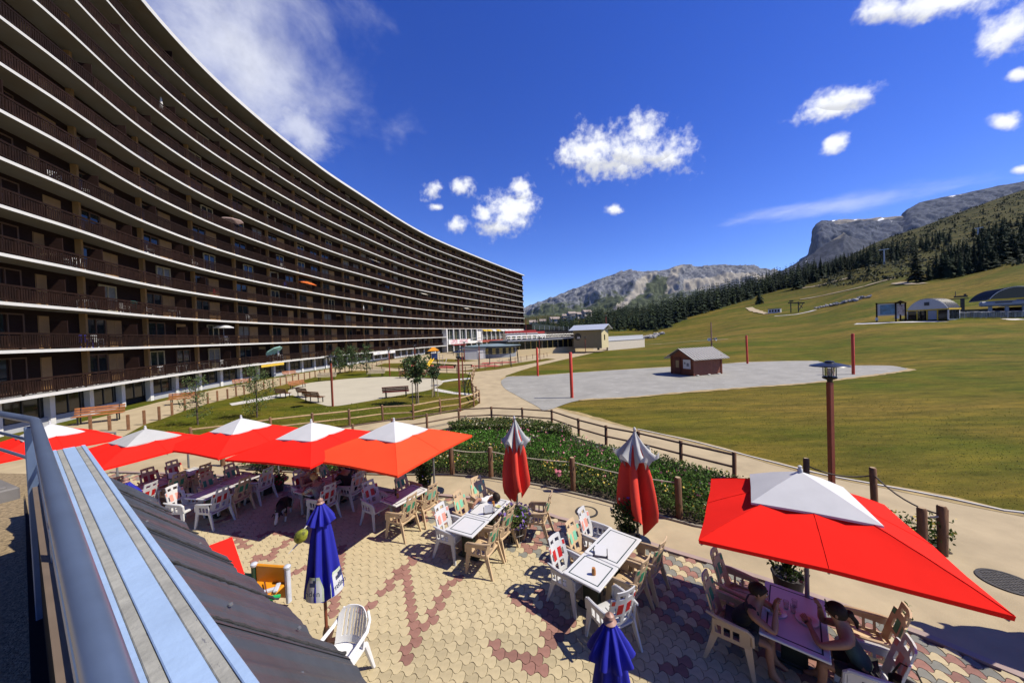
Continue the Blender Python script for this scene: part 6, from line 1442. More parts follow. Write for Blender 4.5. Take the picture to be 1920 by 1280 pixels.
T2 = table((-1.28, 7.105), (-.495, 8.625), .69, [.7, 1.0], 'beside the purple flower pot', lambda i: ['small square empty white table joined to the one by the purple flower pot', 'white table with a menu stand beside the purple flower pot'][i])
T3 = table((.985, 5.585), (2.165, 6.915), .69, [.72, 1.06], 'below the wider closed red parasol', lambda i: ['white table with only an orange pot on it, nearest the middle of the paving', 'white table with a dark menu holder below the wider closed red parasol'][i])
T4 = table((-3.3, 8.55), (-2.7, 9.46), .66, [1], 'half in the shade of the orange-red parasol', lambda i: 'white table half in the shadow of the orange-red parasol')
T5 = table((-5.93, 9.28), (-5.28, 10.66), .74, [.8, .75], 'where the family sits in the shade', lambda i: ['shaded table where the family sits, near half', 'shaded table where the family sits, far half'][i])
T6 = table((-8.78, 9.2), (-8.42, 10.9), .74, [.8, .9], 'in the shade with a sunlit white end', lambda i: ['shaded table with a sunlit white front edge, near half', 'shaded table behind the one with the sunlit front edge'][i])
T7 = table((-11.2, 9.75), (-10.75, 11.6), .70, [.9, .95], 'furthest left behind the blue ledge', lambda i: ['leftmost table behind the blue ledge, near half', 'leftmost table behind the blue ledge, far half'][i])
def seat(T, side, along, off, col, inl, label, turn=0.0):
    sg = 1 if side == 'R' else -1; p = T['A'] + T['d'] * along + T['n'] * sg * (T['w'] / 2 + off); f = T['n'] * -sg; f = Matrix.Rotation(turn, 3, 'Z') @ f
    return chair(p.x, p.y, f, col, inl, label), p, f
S = {}
for key, T, side, al, off, col, inl, turn, lab in [
    ('t3l1', T3, 'L', .33, .06, 'white', 'red', 0, 'white chair with dark red inlays left of the table with the orange pot'),
    ('t3l2', T3, 'L', .98, .10, 'beige', 'mint', .05, 'beige chair with mint inlays left of the table with the menu holder'),
    ('t3l3', T3, 'L', 1.55, .16, 'white', 'pink', .1, 'white chair with pink inlays, farthest on the left of the menu holder table'),
    ('t3r1', T3, 'R', .78, .12, 'beige', 'green', 0, 'nearest beige chair right of the table below the wider closed parasol'),
    ('t3r2', T3, 'R', 1.45, .18, 'beige', 'green', -.05, 'farther beige chair right of the table below the wider closed parasol'),
    ('t3n', T3, 'R', .02, .18, 'white', 'red', -.35, 'white chair with red inlays at the near right corner of the orange pot table'),
    ('t2l1', T2, 'L', .30, .05, 'white', 'pink', 0, 'white chair with pink inlays at the near left of the small empty table'),
    ('t2l2', T2, 'L', .98, .05, 'beige', 'mint', 0, 'beige chair with mint inlays left of the table by the purple flower pot'),
    ('t2l3', T2, 'L', 1.78, .12, 'beige', 'mint', -.35, 'beige chair with the bending person, by the flower bed path'),
    ('t2r1', T2, 'R', .20, .14, 'beige', 'green', .1, 'beige chair nearest on the right of the small empty table'),
    ('t2r2', T2, 'R', .86, .14, 'beige', 'green', 0, 'beige chair between the small empty table and the purple flower pot'),
    ('t4l1', T4, 'L', .10, .26, 'white', 'red', 0, 'white chair with dark red inlays left of the half-shaded table'),
    ('t4l2', T4, 'L', .95, .02, 'beige', 'green', .1, 'beige chair with green inlays behind the half-shaded table'),
    ('t4r1', T4, 'R', .10, .10, 'beige', 'green', .1, 'beige chair nearest on the right of the half-shaded table'),
    ('t4r2', T4, 'R', .82, .10, 'beige', 'mint', 0, 'beige chair further back on the right of the half-shaded table, by the pole'),
    ('t5l1', T5, 'L', .50, .18, 'white', 'red', 0, 'chair of the person in the sun hat, left of the family table'),
    ('t5l2', T5, 'L', 1.30, .06, 'beige', 'green', .6, 'empty dark-looking chair facing the camera behind the family table'),
    ('t5r1', T5, 'R', .22, .20, 'white', 'red', 0, 'white chair of the blond person in stripes at the family table'),
    ('t5r2', T5, 'R', 1.10, .26, 'white', 'pink', .1, 'white chair of the man in black at the family table'),
    ('t6l1', T6, 'L', .02, .02, 'white', 'pink', .1, 'white chair with pink inlays catching the sun at the end of the shaded table'),
    ('t6l2', T6, 'L', .85, .06, 'beige', 'green', 0, 'left one of two dark-looking chairs on the far side of the shaded table'),
    ('t6l3', T6, 'L', 1.55, .06, 'beige', 'green', 0, 'right one of two dark-looking chairs on the far side of the shaded table'),
    ('t6r1', T6, 'R', .12, .12, 'white', 'red', 0, 'white chair with red inlays nearest the camera at the shaded table'),
    ('t6r2', T6, 'R', .72, .12, 'beige', 'green', 0, 'beige chair with green inlays partly sunlit at the shaded table'),
    ('t6r3', T6, 'R', 1.45, .14, 'white', 'pink', 0, 'white chair with pink inlays beside the beige one at the shaded table'),
    ('t7l1', T7, 'L', .15, .06, 'beige', 'red', 0, 'chair nearest the blue ledge on the far side of the leftmost table'),
    ('t7l2', T7, 'L', .85, .06, 'beige', 'red', 0, 'middle chair on the far side of the leftmost table'),
    ('t7l3', T7, 'L', 1.5, .06, 'beige', 'red', 0, 'right-hand chair on the far side of the leftmost table'),
    ('t7r1', T7, 'R', .0, .16, 'white', 'red', .15, 'white chair seen from the side at the leftmost table, behind the blue parasol'),
    ('t7r2', T7, 'R', .75, .14, 'beige', 'green', 0, 'brownish chair in the shade between the two left tables'),
    ('t7r3', T7, 'R', 1.45, .14, 'beige', 'red', 0, 'tall dark-looking chair beside the parasol pole between the two left tables')]:
    S[key] = seat(T, side, al, off, col, inl, lab, turn)
chair(.45, 8.15, (-.93, .35), 'beige', 'green', 'beige chair standing alone to the right of the purple flower pot')
def at1(px, py, face, col, inl, lab): p = G(px, py); return chair(p.x, p.y, face, col, inl, lab), p, Vector((*face, 0))
S['m1'] = seat(T1, 'L', .28, .34, 'beige', 'green', 'beige chair of the man in black under the right-hand parasol')
S['m2'] = seat(T1, 'L', .98, .34, 'beige', 'green', 'empty brownish chair behind the man in black under the right-hand parasol')
S['w1'] = seat(T1, 'R', .40, .36, 'white', 'pink', 'white chair of the woman under the right-hand parasol, at the bottom edge')
S['w2'] = seat(T1, 'R', 1.08, .44, 'beige', 'green', 'beige sunlit chair behind the woman under the right-hand parasol')
# white monobloc chair beside the tin roof
def monobloc(loc, rz):
    t = thing('plastic_chair', loc, rz, 'plain glossy white plastic armchair beside the edge of the tin roof', 'chair'); GW = mat('glossy_white_plastic', (.80, .81, .82), .25, var=.02)
    n = 9; sv = MB(); P = []
    for j in range(7):
        y = -.22 + j * .075
        for i in range(n):
            x = (-.24 + .06 * i) * (1 - .05 * (y < -.15)); P.append((x, y, .42 + .02 * (x * x * 14) - .015 * math.sin((y + .22) * 6) - (.03 if j == 6 else 0)))
    fs = [(j * n + i, j * n + i + 1, (j + 1) * n + i + 1, (j + 1) * n + i) for j in range(6) for i in range(n - 1)]
    sv.add(P, fs); sv.add([(x, y, z - .025) for x, y, z in P], [f[::-1] for f in fs]); sv.build('seat', GW, t, smooth=50)
    bk = MB(); xs = [-.235, -.20, -.165, -.145, -.11, -.09, -.055, -.035, -.01, .01, .035, .055, .09, .11, .145, .165, .20, .235]; zz = [.44, .52, .60, .70, .80, .86, .89]
    fn = lambda x, z, d: (x * (1 - (z > .8) * (z - .8) * 1.6), -.21 - (z - .44) * .30 + x * x * 1.3 - d * .6, z - (abs(x) > .15) * (z > .82) * (abs(x) - .15) * .4)
    bk.panel(xs, zz, [[1] * 17] + [[1, 1] + [0 if i % 2 == 0 and 2 <= i <= 14 else 1 for i in range(2, 15)] + [1, 1] for _ in range(4)] + [[1] * 17], .022, fn); bk.build('backrest', GW, t, smooth=40)
    for sx in (-1, 1):
        MB().tube([(sx * .20, -.33, .84), (sx * .25, -.29, .74), (sx * .28, -.18, .66), (sx * .285, .05, .64), (sx * .275, .2, .62), (sx * .255, .25, .56), (sx * .25, .25, .42)], [.02, .022, .026, .028, .027, .024, .022], 8).build('armrest', GW, t, smooth=True)
        MB().tube([(sx * .23, .21, .42), (sx * .27, .26, 0)], [.045, .026], 8).build('leg', GW, t, smooth=True); MB().tube([(sx * .21, -.22, .43), (sx * .255, -.33, 0)], [.045, .026], 8).build('leg', GW, t, smooth=True)
v = G(660, 1140, .92); monobloc((v.x - .02, v.y - .30, .055), PI * .93)

# ---- things on the tables
def on_top(px, py, h=.775): return G(px, py, h)
ORANGEPOT = mat('orange_glaze', (.45, .18, .035), .3); PAPER = mat('menu_paper', (.82, .83, .85), .7, var=.02); DARKWOOD = mat('dark_menu_wood', (.03, .02, .03), .5)
def pot_small(px, py, label): v = on_top(px, py); t = MB().lathe([(.025, 0), (.036, .0), (.036, .07), (.03, .085), (.03, .11), (.0, .112)], 12).build('candle_pot', ORANGEPOT, None, smooth=35, loc=v); tag(t, label, 'pot', 'small orange pots on the tables')
pot_small(1113.5, 1076, 'small orange pot on the small table nearest the middle'); pot_small(925, 948, 'small orange pot on the table by the purple flower pot'); pot_small(746, 933, 'small dark orange pot on the half-shaded table')
def menu(px, py, rz, label, lean=.0):
    v = on_top(px, py); t = thing('menu_stand', v, rz, label, 'menu', 'menu stands on the tables')
    for x in (-.12, .12): MB().box((x, 0, .08), (.014, .03, .16)).build('upright', DARKWOOD, t)
    MB().box((0, 0, .006), (.26, .07, .012)).build('foot', DARKWOOD, t); MB().box((0, 0, .11), (.20, .004, .19)).build('card', PAPER, t, rot=(lean, 0, 0))
menu(917, 962, .25, 'white menu card in a dark stand on the table by the purple flower pot'); menu(1126, 1043, -.3, 'dark menu holder lying open on the table below the wider closed parasol', -.9)
menu(324, 897, .5, 'dark menu card standing on the leftmost table')
v = on_top(934, 950); tag(MB().lathe([(.05, 0), (.07, .02), (.065, .022), (.045, .006), (0, .005)], 18).build('ashtray', mat('yellow_blue_glaze', (.55, .50, .12), .3, var=.6, scale=25, col2=(.08, .2, .5)), None, smooth=35, loc=v), 'small yellow and blue ashtray beside the orange pot', 'ashtray')
PLATE = mat('white_china', (.7, .7, .72), .2); FOOD = mat('pale_food', (.60, .42, .16), .7, var=.4, scale=30); 
def plate(px, py, label):
    v = on_top(px, py); t = thing('plate', v, 0, label, 'plate', 'plates on the right-hand table'); MB().lathe([(.08, 0), (.13, .016), (.125, .02), (.07, .006), (0, .006)], 24).build('dish', PLATE, t, smooth=40)
    f = MB(); r = random.Random(int(px))
    for k in range(7): f.lathe([(.03, 0), (.034, .02), (.02, .035), (0, .038)], 7, c=(r.uniform(-.05, .05), r.uniform(-.05, .05), .006))
    f.build('food', FOOD, t, smooth=True)
plate(1455, 1146, 'plate of food before the man in black'); plate(1513, 1163, 'plate of food before the woman in the sleeveless top')
GLASSM = clear_glass()
for (x, y, l) in ((1474, 1140, 'drinking glass between the two plates, left one'), (1487, 1148, 'drinking glass between the two plates, right one'), (1490, 1138, 'drinking glass between the two plates, far one')):
    v = on_top(x, y); tag(MB().lathe([(.028, 0), (.034, .11), (.031, .11), (.026, .008), (0, .008)], 14, cap=False).build('drinking_glass', GLASSM, None, smooth=40, loc=v), l, 'glass', 'glasses on the right-hand table')
for (px, py, l) in ((572, 913, 'dark drink nearest the camera on the family table'), (585, 906, 'middle one of the dark drinks on the family table'), (597, 901, 'farthest of the dark drinks on the family table')):
    v = on_top(px, py); tag(MB().lathe([(.03, 0), (.033, .12), (.03, .12), (.0, .11)], 12).build('drinking_glass', mat('dark_drink', (.06, .02, .015), .1), None, smooth=35, loc=v), l, 'glass', 'glasses on the family table')
v = on_top(746, 935); tag(MB().lathe([(.03, 0), (.03, .14), (.012, .19), (.012, .25), (0, .25)], 10).build('bottle', mat('dark_bottle', (.02, .03, .02), .1), None, smooth=35, loc=(v.x - .12, v.y + .2, v.z)), 'dark bottle standing on the half-shaded table', 'bottle')
# ================================================================== plants
SOIL = mat('dark_soil', (.055, .04, .025), .95, var=.4, scale=10, bump=.5, world=True)
BED_PX = [(432, 877), (500, 884), (596, 889), (755, 891.5), (848, 892), (921, 897), (1007, 910), (1119, 936), (1214, 963), (1320, 992), (1480, 1012), (1640, 1030), (1788, 1040), (1740, 1005), (1640, 966), (1520, 937), (1377, 905), (1277, 876), (1198, 853), (1136, 839), (1086, 822), (1035, 801), (980, 796), (922, 794), (861, 797), (801, 812), (736, 826), (640, 845), (540, 860)]
BED = [G2(*p) for p in BED_PX]
sheet('flower_bed_soil', BED, .026, SOIL)
ribbon('flower_bed_kerb', resample([BED[i] for i in range(0, 13)], .5), .06, .06, mat('weathered_kerb', (.27, .24, .19), .9, var=.2, scale=4), h=.05)
def sample_poly(poly, n, margin=0.0):
    P = np.array(poly); lo, hi = P.min(0), P.max(0); out = []
    for _ in range(400):
        if sum(len(o) for o in out) >= n: break
        q = RNG.uniform(lo, hi, (n * 2, 2)); q = q[in_poly(q, poly)]
        if margin: q = q[seg_dist(q, list(poly) + [poly[0]]) > margin]
        out.append(q)
    return np.concatenate(out)[:n]
nfun = lambda P, s, k=0: np.array([mnoise.noise((p[0] * s, p[1] * s, k)) for p in P])
LEAF1 = mat('bed_leaf_dark', (.055, .085, .024), .7, spec=.12, var=.5, scale=3, trans=.25); LEAF2 = mat('bed_leaf_mid', (.095, .17, .035), .7, spec=.12, var=.4, scale=3, trans=.25); LEAF3 = mat('bed_leaf_bright', (.11, .29, .035), .7, spec=.12, var=.35, scale=3, trans=.25); LEAF4 = mat('bed_leaf_olive', (.13, .14, .045), .7, spec=.12, var=.4, scale=3, trans=.2)
FY = mat('yellow_petal', (.70, .52, .06), .7, trans=.2); FPK = mat('pink_petal', (.70, .22, .28), .7, trans=.2); FW = mat('cream_petal', (.68, .60, .42), .7, trans=.2); FV = mat('violet_petal', (.22, .13, .48), .7, trans=.2); FRED = mat('crimson_petal', (.50, .03, .08), .7, trans=.2)
def bed_patch(name, poly, n, hfun, sizes, mats, probs, flowers=None, nf=0, fsize=.05, margin=.04, up=.5):
    Q = sample_poly(poly, n, margin); H = hfun(Q); z = RNG.random(n) ** .55 * H + .03; P = np.column_stack([Q, z])
    mi = RNG.choice(len(mats), n, p=probs)
    tag(put(name, leaves_mesh(name, P, RNG.uniform(*sizes, n), mats, mi, up=up)), kind='stuff')
    if flowers:
        Q = sample_poly(poly, nf, margin); cl = nfun(Q, 1.1, 5) > -.05; Q = Q[cl]; z = hfun(Q) * RNG.uniform(.85, 1.1, len(Q)) + .04; mi = RNG.choice(len(flowers[0]), len(Q), p=flowers[1])
        tag(put('bed_flowers', leaves_mesh('bed_flowers', np.column_stack([Q, z]), RNG.uniform(fsize * .6, fsize * 1.3, len(Q)), flowers[0], mi, up=1.6, aspect=.95)), kind='stuff')
def line_mix(a, b, t): return [tuple(np.array(p) * (1 - t) + np.array(q) * t) for p, q in zip(a, b)]
near = resample([BED[i] for i in range(0, 10)], n=40); far = resample([BED[0]] + [BED[i] for i in range(28, 15, -1)], n=40)
near = [tuple(p) for p in near]; far = [tuple(p) for p in far]
strip_poly = lambda t0, t1: line_mix(near, far, t0) + line_mix(near, far, t1)[::-1]
bed_patch('bed_shrubs', strip_poly(.02, .36), 26000, lambda Q: .34 + .16 * nfun(Q, 1.3) + .08 * nfun(Q, 4, 2), (.05, .11), [LEAF1, LEAF2, LEAF4], [.5, .35, .15], ([FY, FW, FPK], [.68, .2, .12]), 1500, .055)
bed_patch('bed_ground_cover', strip_poly(.34, .80), 26000, lambda Q: .20 + .08 * nfun(Q, 1.0) + .06 * nfun(Q, 3.5, 2), (.05, .12), [LEAF3, LEAF2, LEAF1], [.55, .33, .12], ([FPK, FW], [.6, .4]), 500, .06, up=.2)
hedge = [G2(*p) for p in [(838, 806), (870, 797), (922, 796), (980, 798), (1035, 804), (1075, 818), (1070, 828), (1020, 820), (960, 814), (900, 813), (850, 814)]]
bed_patch('bed_hedge', hedge, 12000, lambda Q: .42 + .12 * nfun(Q, 1.5) + .08 * nfun(Q, 5, 2), (.06, .13), [LEAF4, LEAF1, LEAF2], [.45, .35, .2], ([FW, FY], [.8, .2]), 900, .06)
bed_patch('bed_roses', line_mix(near, far, .36)[20:] + line_mix(near, far, .95)[20:][::-1], 9000, lambda Q: .30 + .16 * nfun(Q, 1.6), (.05, .11), [LEAF1, LEAF2, LEAF3], [.45, .3, .25], ([FPK, FW], [.75, .25]), 420, .08)
tail = [BED[i] for i in range(9, 19)]
bed_patch('bed_shrubs', tail, 7000, lambda Q: .34 + .14 * nfun(Q, 1.3), (.05, .11), [LEAF1, LEAF2], [.6, .4], ([FY, FW], [.7, .3]), 300, .055)
# a cluster of big pink roses
c = G(1046, 885, .5); rr = RNG.normal(size=(16, 3)) * .07 + np.array(c)
tag(put('rose_cluster', leaves_mesh('rose_cluster', rr, np.full(16, .11), [FPK], up=1.2, aspect=.95)), 'cluster of large pink roses standing out in the flower bed', 'roses')
# bushes by the thick posts on the right
for (px, py, n, r, lab) in ((1752, 1030, 420, .22, 'small green bush with yellow flowers between the thick right-hand posts'),):
    g = G(px, py); P = RNG.normal(size=(n, 3)) * np.array([r, r, r * .9]) + np.array([g.x, g.y, .38]); P[:, 2] = np.abs(P[:, 2]) + .02; P = P[np.hypot(P[:, 0] - g.x, P[:, 1] - g.y) < .30]; P = P[P[:, 2] < .8]; n = len(P)
    o = put('bush', leaves_mesh('bush', P, RNG.uniform(.05, .1, n), [LEAF1, LEAF2, FY], RNG.choice(3, n, p=[.55, .37, .08]))); tag(o, lab, 'bush')
# lawn: tufts of grass on the nearer turf
TUFT = [mat('grass_blade_green', (.115, .14, .022), .8, var=.4, scale=1.5, world=True, trans=.4), mat('grass_blade_olive', (.18, .165, .032), .8, var=.35, scale=1.5, world=True, trans=.4), mat('grass_blade_straw', (.31, .245, .075), .85, var=.3, scale=1.5, world=True, trans=.4)]
def turf(poly, n, h0, h1, z0=0.0, hole=None):
    Q = sample_poly(poly, n)
    if hole is not None: Q = Q[~in_poly(Q, hole)]; n = len(Q)
    d = np.hypot(Q[:, 0], Q[:, 1]); keep = RNG.random(n) < np.clip((34 - d) / 22, 0, 1); Q = Q[keep]; n = len(Q)
    pt = nfun(Q, .35, 2) + .5 * nfun(Q, 1.4, 7); a = RNG.uniform(0, 2 * PI, n); h = RNG.uniform(h0, h1, n) * (1 + d[keep] * .02); w = h * RNG.uniform(.25, .5, n) * (1 + d[keep] * .03); lean = RNG.normal(0, .5, (n, 2)) * h[:, None]
    b = np.column_stack([Q, np.full(n, z0)]); dx = np.column_stack([np.cos(a) * w, np.sin(a) * w, np.zeros(n)]); tip = b + np.column_stack([lean, h])
    V = np.stack([b - dx, b + dx, tip], 1).reshape(-1, 3)
    mi = np.where(pt + RNG.normal(0, .25, n) > .12, 2, np.where(pt + RNG.normal(0, .25, n) > -.12, 1, 0))
    tag(put('lawn_grass', np_mesh('lawn_grass', V, np.arange(3 * n).reshape(n, 3), TUFT, mi)), kind='stuff')
right_lawn = [tuple(p) for p in LAWN_EDGE[1:]] + [tuple(p) for p in oval[:48]] + [(50, 33), (40, 12)]
turf([p for p in right_lawn], 70000, .010, .024)
turf(garden, 26000, .02, .045, .024, court)
# ------------------------------------------------------------------ potted plants
WIRE = mat('wire_basket', (.35, .34, .32), .4, .7); CLAY = mat('dark_planter', (.035, .03, .03), .7)
def potted(px, py, h, r, leafm, probs, n, label, flower=None, nf=0, fs=.06, potm=CLAY, pot=(.2, .34), wire=False, spiky=False, base=None):
    g = base or G(px, py, .05); t = thing('potted_plant', g, 0, label, 'potted plant')
    p = MB(); p.lathe([(pot[0] * .75, 0), (pot[0], pot[1]), (pot[0] * 1.05, pot[1] + .01), (pot[0] * .95, pot[1] + .01), (pot[0] * .8, pot[1] - .06)], 18); p.build('pot', potm, t, smooth=40)
    if wire:
        for k in range(16): a = 2 * PI * k / 16; MB().tube([(pot[0] * .85 * math.cos(a), pot[0] * .85 * math.sin(a), 0), (pot[0] * 1.25 * math.cos(a), pot[0] * 1.25 * math.sin(a), pot[1])], .006, 5).build('wire', WIRE, t)
        for z, q in ((.02, .87), (pot[1] * .5, 1.06), (pot[1], 1.26)): MB().tube([(pot[0] * q * math.cos(2 * PI * k / 20), pot[0] * q * math.sin(2 * PI * k / 20), z) for k in range(20)], .008, 5, closed=True).build('hoop', WIRE, t)
    P = RNG.normal(size=(n, 3)); P /= np.linalg.norm(P, axis=1)[:, None]; P *= (RNG.random(n) ** .4)[:, None]; P = P * np.array([r, r, (h - pot[1]) * .55]) + np.array([0, 0, pot[1] + (h - pot[1]) * .45]); P[:, 2] = np.maximum(P[:, 2], pot[1] * .7)
    put('foliage', leaves_mesh('foliage', P, RNG.uniform(.05, .10, n), leafm, RNG.choice(len(leafm), n, p=probs), up=.3), t)
    if spiky:
        s = MB()
        for k in range(46):
            a = random.uniform(0, 6.28); b = random.uniform(.1, .9); L = (h - pot[1]) * random.uniform(.7, 1.25); s.tube([(0, 0, pot[1]), (math.cos(a) * b * L * .4, math.sin(a) * b * L * .4, pot[1] + L * .6), (math.cos(a) * b * L * .75, math.sin(a) * b * L * .75, pot[1] + L)], [.008, .006, .003], 4)
        s.build('stems', LEAF1, t)['kind'] = 'stuff'
    if flower:
        F = RNG.normal(size=(nf, 3)); F /= np.linalg.norm(F, axis=1)[:, None]; F = F * np.array([r * 1.05, r * 1.05, (h - pot[1]) * .6]) + np.array([0, 0, pot[1] + (h - pot[1]) * .5]); F = F[F[:, 2] > pot[1]]
        o = put('flowers', leaves_mesh('flowers', F, RNG.uniform(fs * .7, fs * 1.2, len(F)), flower, RNG.integers(0, len(flower), len(F)), up=1.0, aspect=.95), t); o['kind'] = 'stuff'
potted(968, 1012, .78, .40, [LEAF2, LEAF1, LEAF4], [.5, .3, .2], 700, 'round planter of purple and white petunias in a wire stand', [FV, FV, FW], 150, .085, wire=True, pot=(.2, .40))
potted(1176, 1018, 1.05, .33, [LEAF2, LEAF1, LEAF4], [.45, .35, .2], 900, 'leafy green potted shrub at the foot of the wider closed red parasol', [FW, FV], 14, .09)
potted(1478, 1118, 1.15, .34, [LEAF1, LEAF2], [.8, .2], 500, 'dark flowering plant with thin stems behind the right-hand table', [mat('dusky_pink_petal', (.30, .16, .20), .8)], 30, .06, spiky=True, pot=(.24, .4))
potted(797, 925, .95, .27, [LEAF1, LEAF2], [.6, .4], 800, 'tall leafy potted shrub by the pole of the orange-red parasol', [FV], 6, .06)
potted(500, 925, 1.0, .36, [LEAF1, LEAF2], [.6, .4], 600, 'dark leafy planter between the two shaded tables', [FW], 20, .05)
potted(523, 920, .60, .22, [LEAF2, LEAF1], [.6, .4], 220, 'small pot of crimson flowers beside the sun-hat chair', [FRED], 60, .08, pot=(.16, .25))
g = G(1700, 1155); o = put('weed', leaves_mesh('weed', np.column_stack([RNG.normal(0, .03, 24), RNG.normal(0, .03, 24), RNG.uniform(.02, .24, 24)]), RNG.uniform(.05, .09, 24), [LEAF2], up=.2), None, g); tag(o, 'little weed growing alone from the path kerb at the right', 'weed')
# ------------------------------------------------------------------ young trees in the garden
TLEAF = [mat('birch_leaf', (.13, .18, .045), .7, var=.4, scale=2, trans=.35), mat('tree_leaf', (.085, .14, .035), .7, var=.45, scale=2, trans=.3), mat('tree_leaf_dark', (.04, .075, .025), .7, var=.4, scale=2, trans=.3)]
STAKE = mat('stake_wood', (.42, .33, .22), .8, var=.2, scale=5)
def young_tree(px, py, h, r, label, nleaf, mats, stakes=False, trunk_h=.35, bare=0.0, shape=1.0, size=(.09, .2)):
    g = G(px, py, .02); t = thing('young_tree', g, random.uniform(0, 6), label, 'tree', 'young trees in the garden')
    tb = MB(); top = Vector((random.uniform(-.1, .1), random.uniform(-.1, .1), h * .95)); tb.tube([(0, 0, 0), (top.x * .4, top.y * .3, h * .4), top], [.05 * h / 3, .035 * h / 3, .01], 7); tb.build('trunk', BARK, t, smooth=True)
    P = []; lb = MB(); nb = int(16 + 6 * r)
    for k in range(nb):
        f = trunk_h + (1 - trunk_h) * (k + random.random()) / nb; a = k * 2.4 + random.uniform(-.4, .4); L = r * (1 - abs(f - (trunk_h + .3)) * .9) * random.uniform(.6, 1.15) * shape; s = Vector((top.x * f, top.y * f, h * f * .95)); e = s + Vector((math.cos(a) * L, math.sin(a) * L, L * random.uniform(.2, .75))); m = s.lerp(e, .5) + Vector((0, 0, L * .06)); lb.tube([s, m, e], [.016, .011, .004], 5)
        for _ in range(int(nleaf / nb)):
            q = s.lerp(e, random.uniform(.25 + bare, 1.08)); P.append((q.x + random.gauss(0, r * .12), q.y + random.gauss(0, r * .12), q.z + random.gauss(0, r * .10)))
    lb.build('branches', BARK, t, smooth=True)['kind'] = 'stuff'
    P = np.array(P); put('crown', leaves_mesh('crown', P, RNG.uniform(*size, len(P)), mats, RNG.integers(0, len(mats), len(P)), up=.1), t)
    if stakes:
        for k in range(3):
            a = k * 2.09 + .3; MB().tube([(.28 * math.cos(a), .28 * math.sin(a), 0), (.25 * math.cos(a), .25 * math.sin(a), 1.65)], .03, 7).build('stake', STAKE, t, smooth=True)
        for k in range(3): a, b = k * 2.09 + .3, (k + 1) * 2.09 + .3; MB().tube([(.25 * math.cos(a), .25 * math.sin(a), 1.6), (.25 * math.cos(b), .25 * math.sin(b), 1.6)], .02, 5).build('crossbar', STAKE, t)
young_tree(371, 796, 3.0, 1.0, 'thin leafy birch nearest the building walk, left of the other birch', 900, TLEAF[:2], trunk_h=.1, size=(.07, .15))
young_tree(482, 782, 3.4, 1.25, 'fuller young birch between the boules court and the parasols', 1700, TLEAF[:2], trunk_h=.06, size=(.07, .15))
young_tree(781, 757, 3.5, 1.15, 'young tree held by three stakes, the larger staked one', 1300, TLEAF[1:], stakes=True, trunk_h=.48, shape=.95, size=(.14, .30))
young_tree(815, 743, 2.5, .62, 'small dark-leaved tree held by stakes, right of the larger staked one', 700, TLEAF[2:], stakes=True, trunk_h=.62, shape=.9, size=(.12, .24))
young_tree(688, 702, 4.2, 1.1, 'tall slim young tree at the far left of the court', 1000, TLEAF[1:], trunk_h=.15, size=(.12, .26))
young_tree(636, 701, 3.6, 1.5, 'bushy dark green young tree left of the tall slim one', 1400, TLEAF[1:], trunk_h=.12, size=(.14, .3))
young_tree(660, 698, 4.0, 1.5, 'second bushy dark green young tree in front of the arcade', 1400, TLEAF[1:], trunk_h=.12, size=(.14, .3))
young_tree(873, 735, 1.1, .5, 'tiny sapling by the bend of the pale rail fence', 160, TLEAF[1:], trunk_h=.1, size=(.08, .16))
# ================================================================== foreground: metal railing, painted ledge, tin roof
BLUESTEEL = mat('blue_grey_painted_steel', (.12, .17, .28), .32, .3, var=.12, scale=5, spec=.6)
def ledge_frame():
    """u runs along the ledge towards its far end, n outwards over the roof"""
    a = G(490, 1280, 3.9); b = G(160, 833, 3.9); u = (b - a).normalized(); n = Vector((-u.y, u.x, 0))
    if n.y < 0: n = -n
    return a, b, u, n
LA, LB_, LU, LN = ledge_frame()
LRZ = math.atan2(LU.y, LU.x); LLEN = (LB_ - LA).length + 1.6
lo = LA - LU * 1.6
BLUEPAINT = mat('pale_blue_paint', (.32, .45, .66), .45, var=.10, scale=3, bump=.15, bscale=30)
CONCGREY = mat('bare_worn_concrete', (.30, .30, .27), .8, var=.22, scale=9, bump=.3)
def worn(m, col, thr):
    nt = m.node_tree; L = nt.links.new; b = nt.nodes['Principled BSDF']; src = b.inputs['Base Color'].links[0].from_socket
    tc = nt.nodes.new('ShaderNodeTexCoord'); mp = nt.nodes.new('ShaderNodeMapping'); mp.inputs['Scale'].default_value = (3, 14, 8); L(tc.outputs['Object'], mp.inputs[0])
    n = nt.nodes.new('ShaderNodeTexNoise'); n.inputs['Scale'].default_value = 2.2; n.inputs['Detail'].default_value = 10; n.inputs['Roughness'].default_value = .8; L(mp.outputs[0], n.inputs[0])
    r = nt.nodes.new('ShaderNodeValToRGB'); r.color_ramp.elements[0].position = thr; r.color_ramp.elements[1].position = thr + .03; L(n.outputs[0], r.inputs[0])
    mx = nt.nodes.new('ShaderNodeMix'); mx.data_type = 'RGBA'; L(r.outputs[0], mx.inputs[0]); L(src, mx.inputs[6]); mx.inputs[7].default_value = (*col, 1); L(mx.outputs[2], b.inputs['Base Color'])
worn(BLUEPAINT, (.12, .10, .09), .67); worn(BLUESTEEL, (.12, .06, .035), .72); worn(CONCGREY, (.10, .105, .12), .60)
led = thing('painted_ledge', (lo.x, lo.y, 3.9), LRZ, 'broad pale blue ledge with two bare grey strips beside the metal handrail', 'ledge')
side = 1 if Vector((-LU.y, LU.x, 0)).dot(LN) > 0 else -1
w = 0.0
for k, (wd, m, nm) in enumerate([(.034, BLUEPAINT, 'painted_strip'), (.038, CONCGREY, 'bare_strip'), (.078, BLUEPAINT, 'painted_strip'), (.038, CONCGREY, 'bare_strip'), (.10, BLUEPAINT, 'painted_strip')][::-1]):
    pass
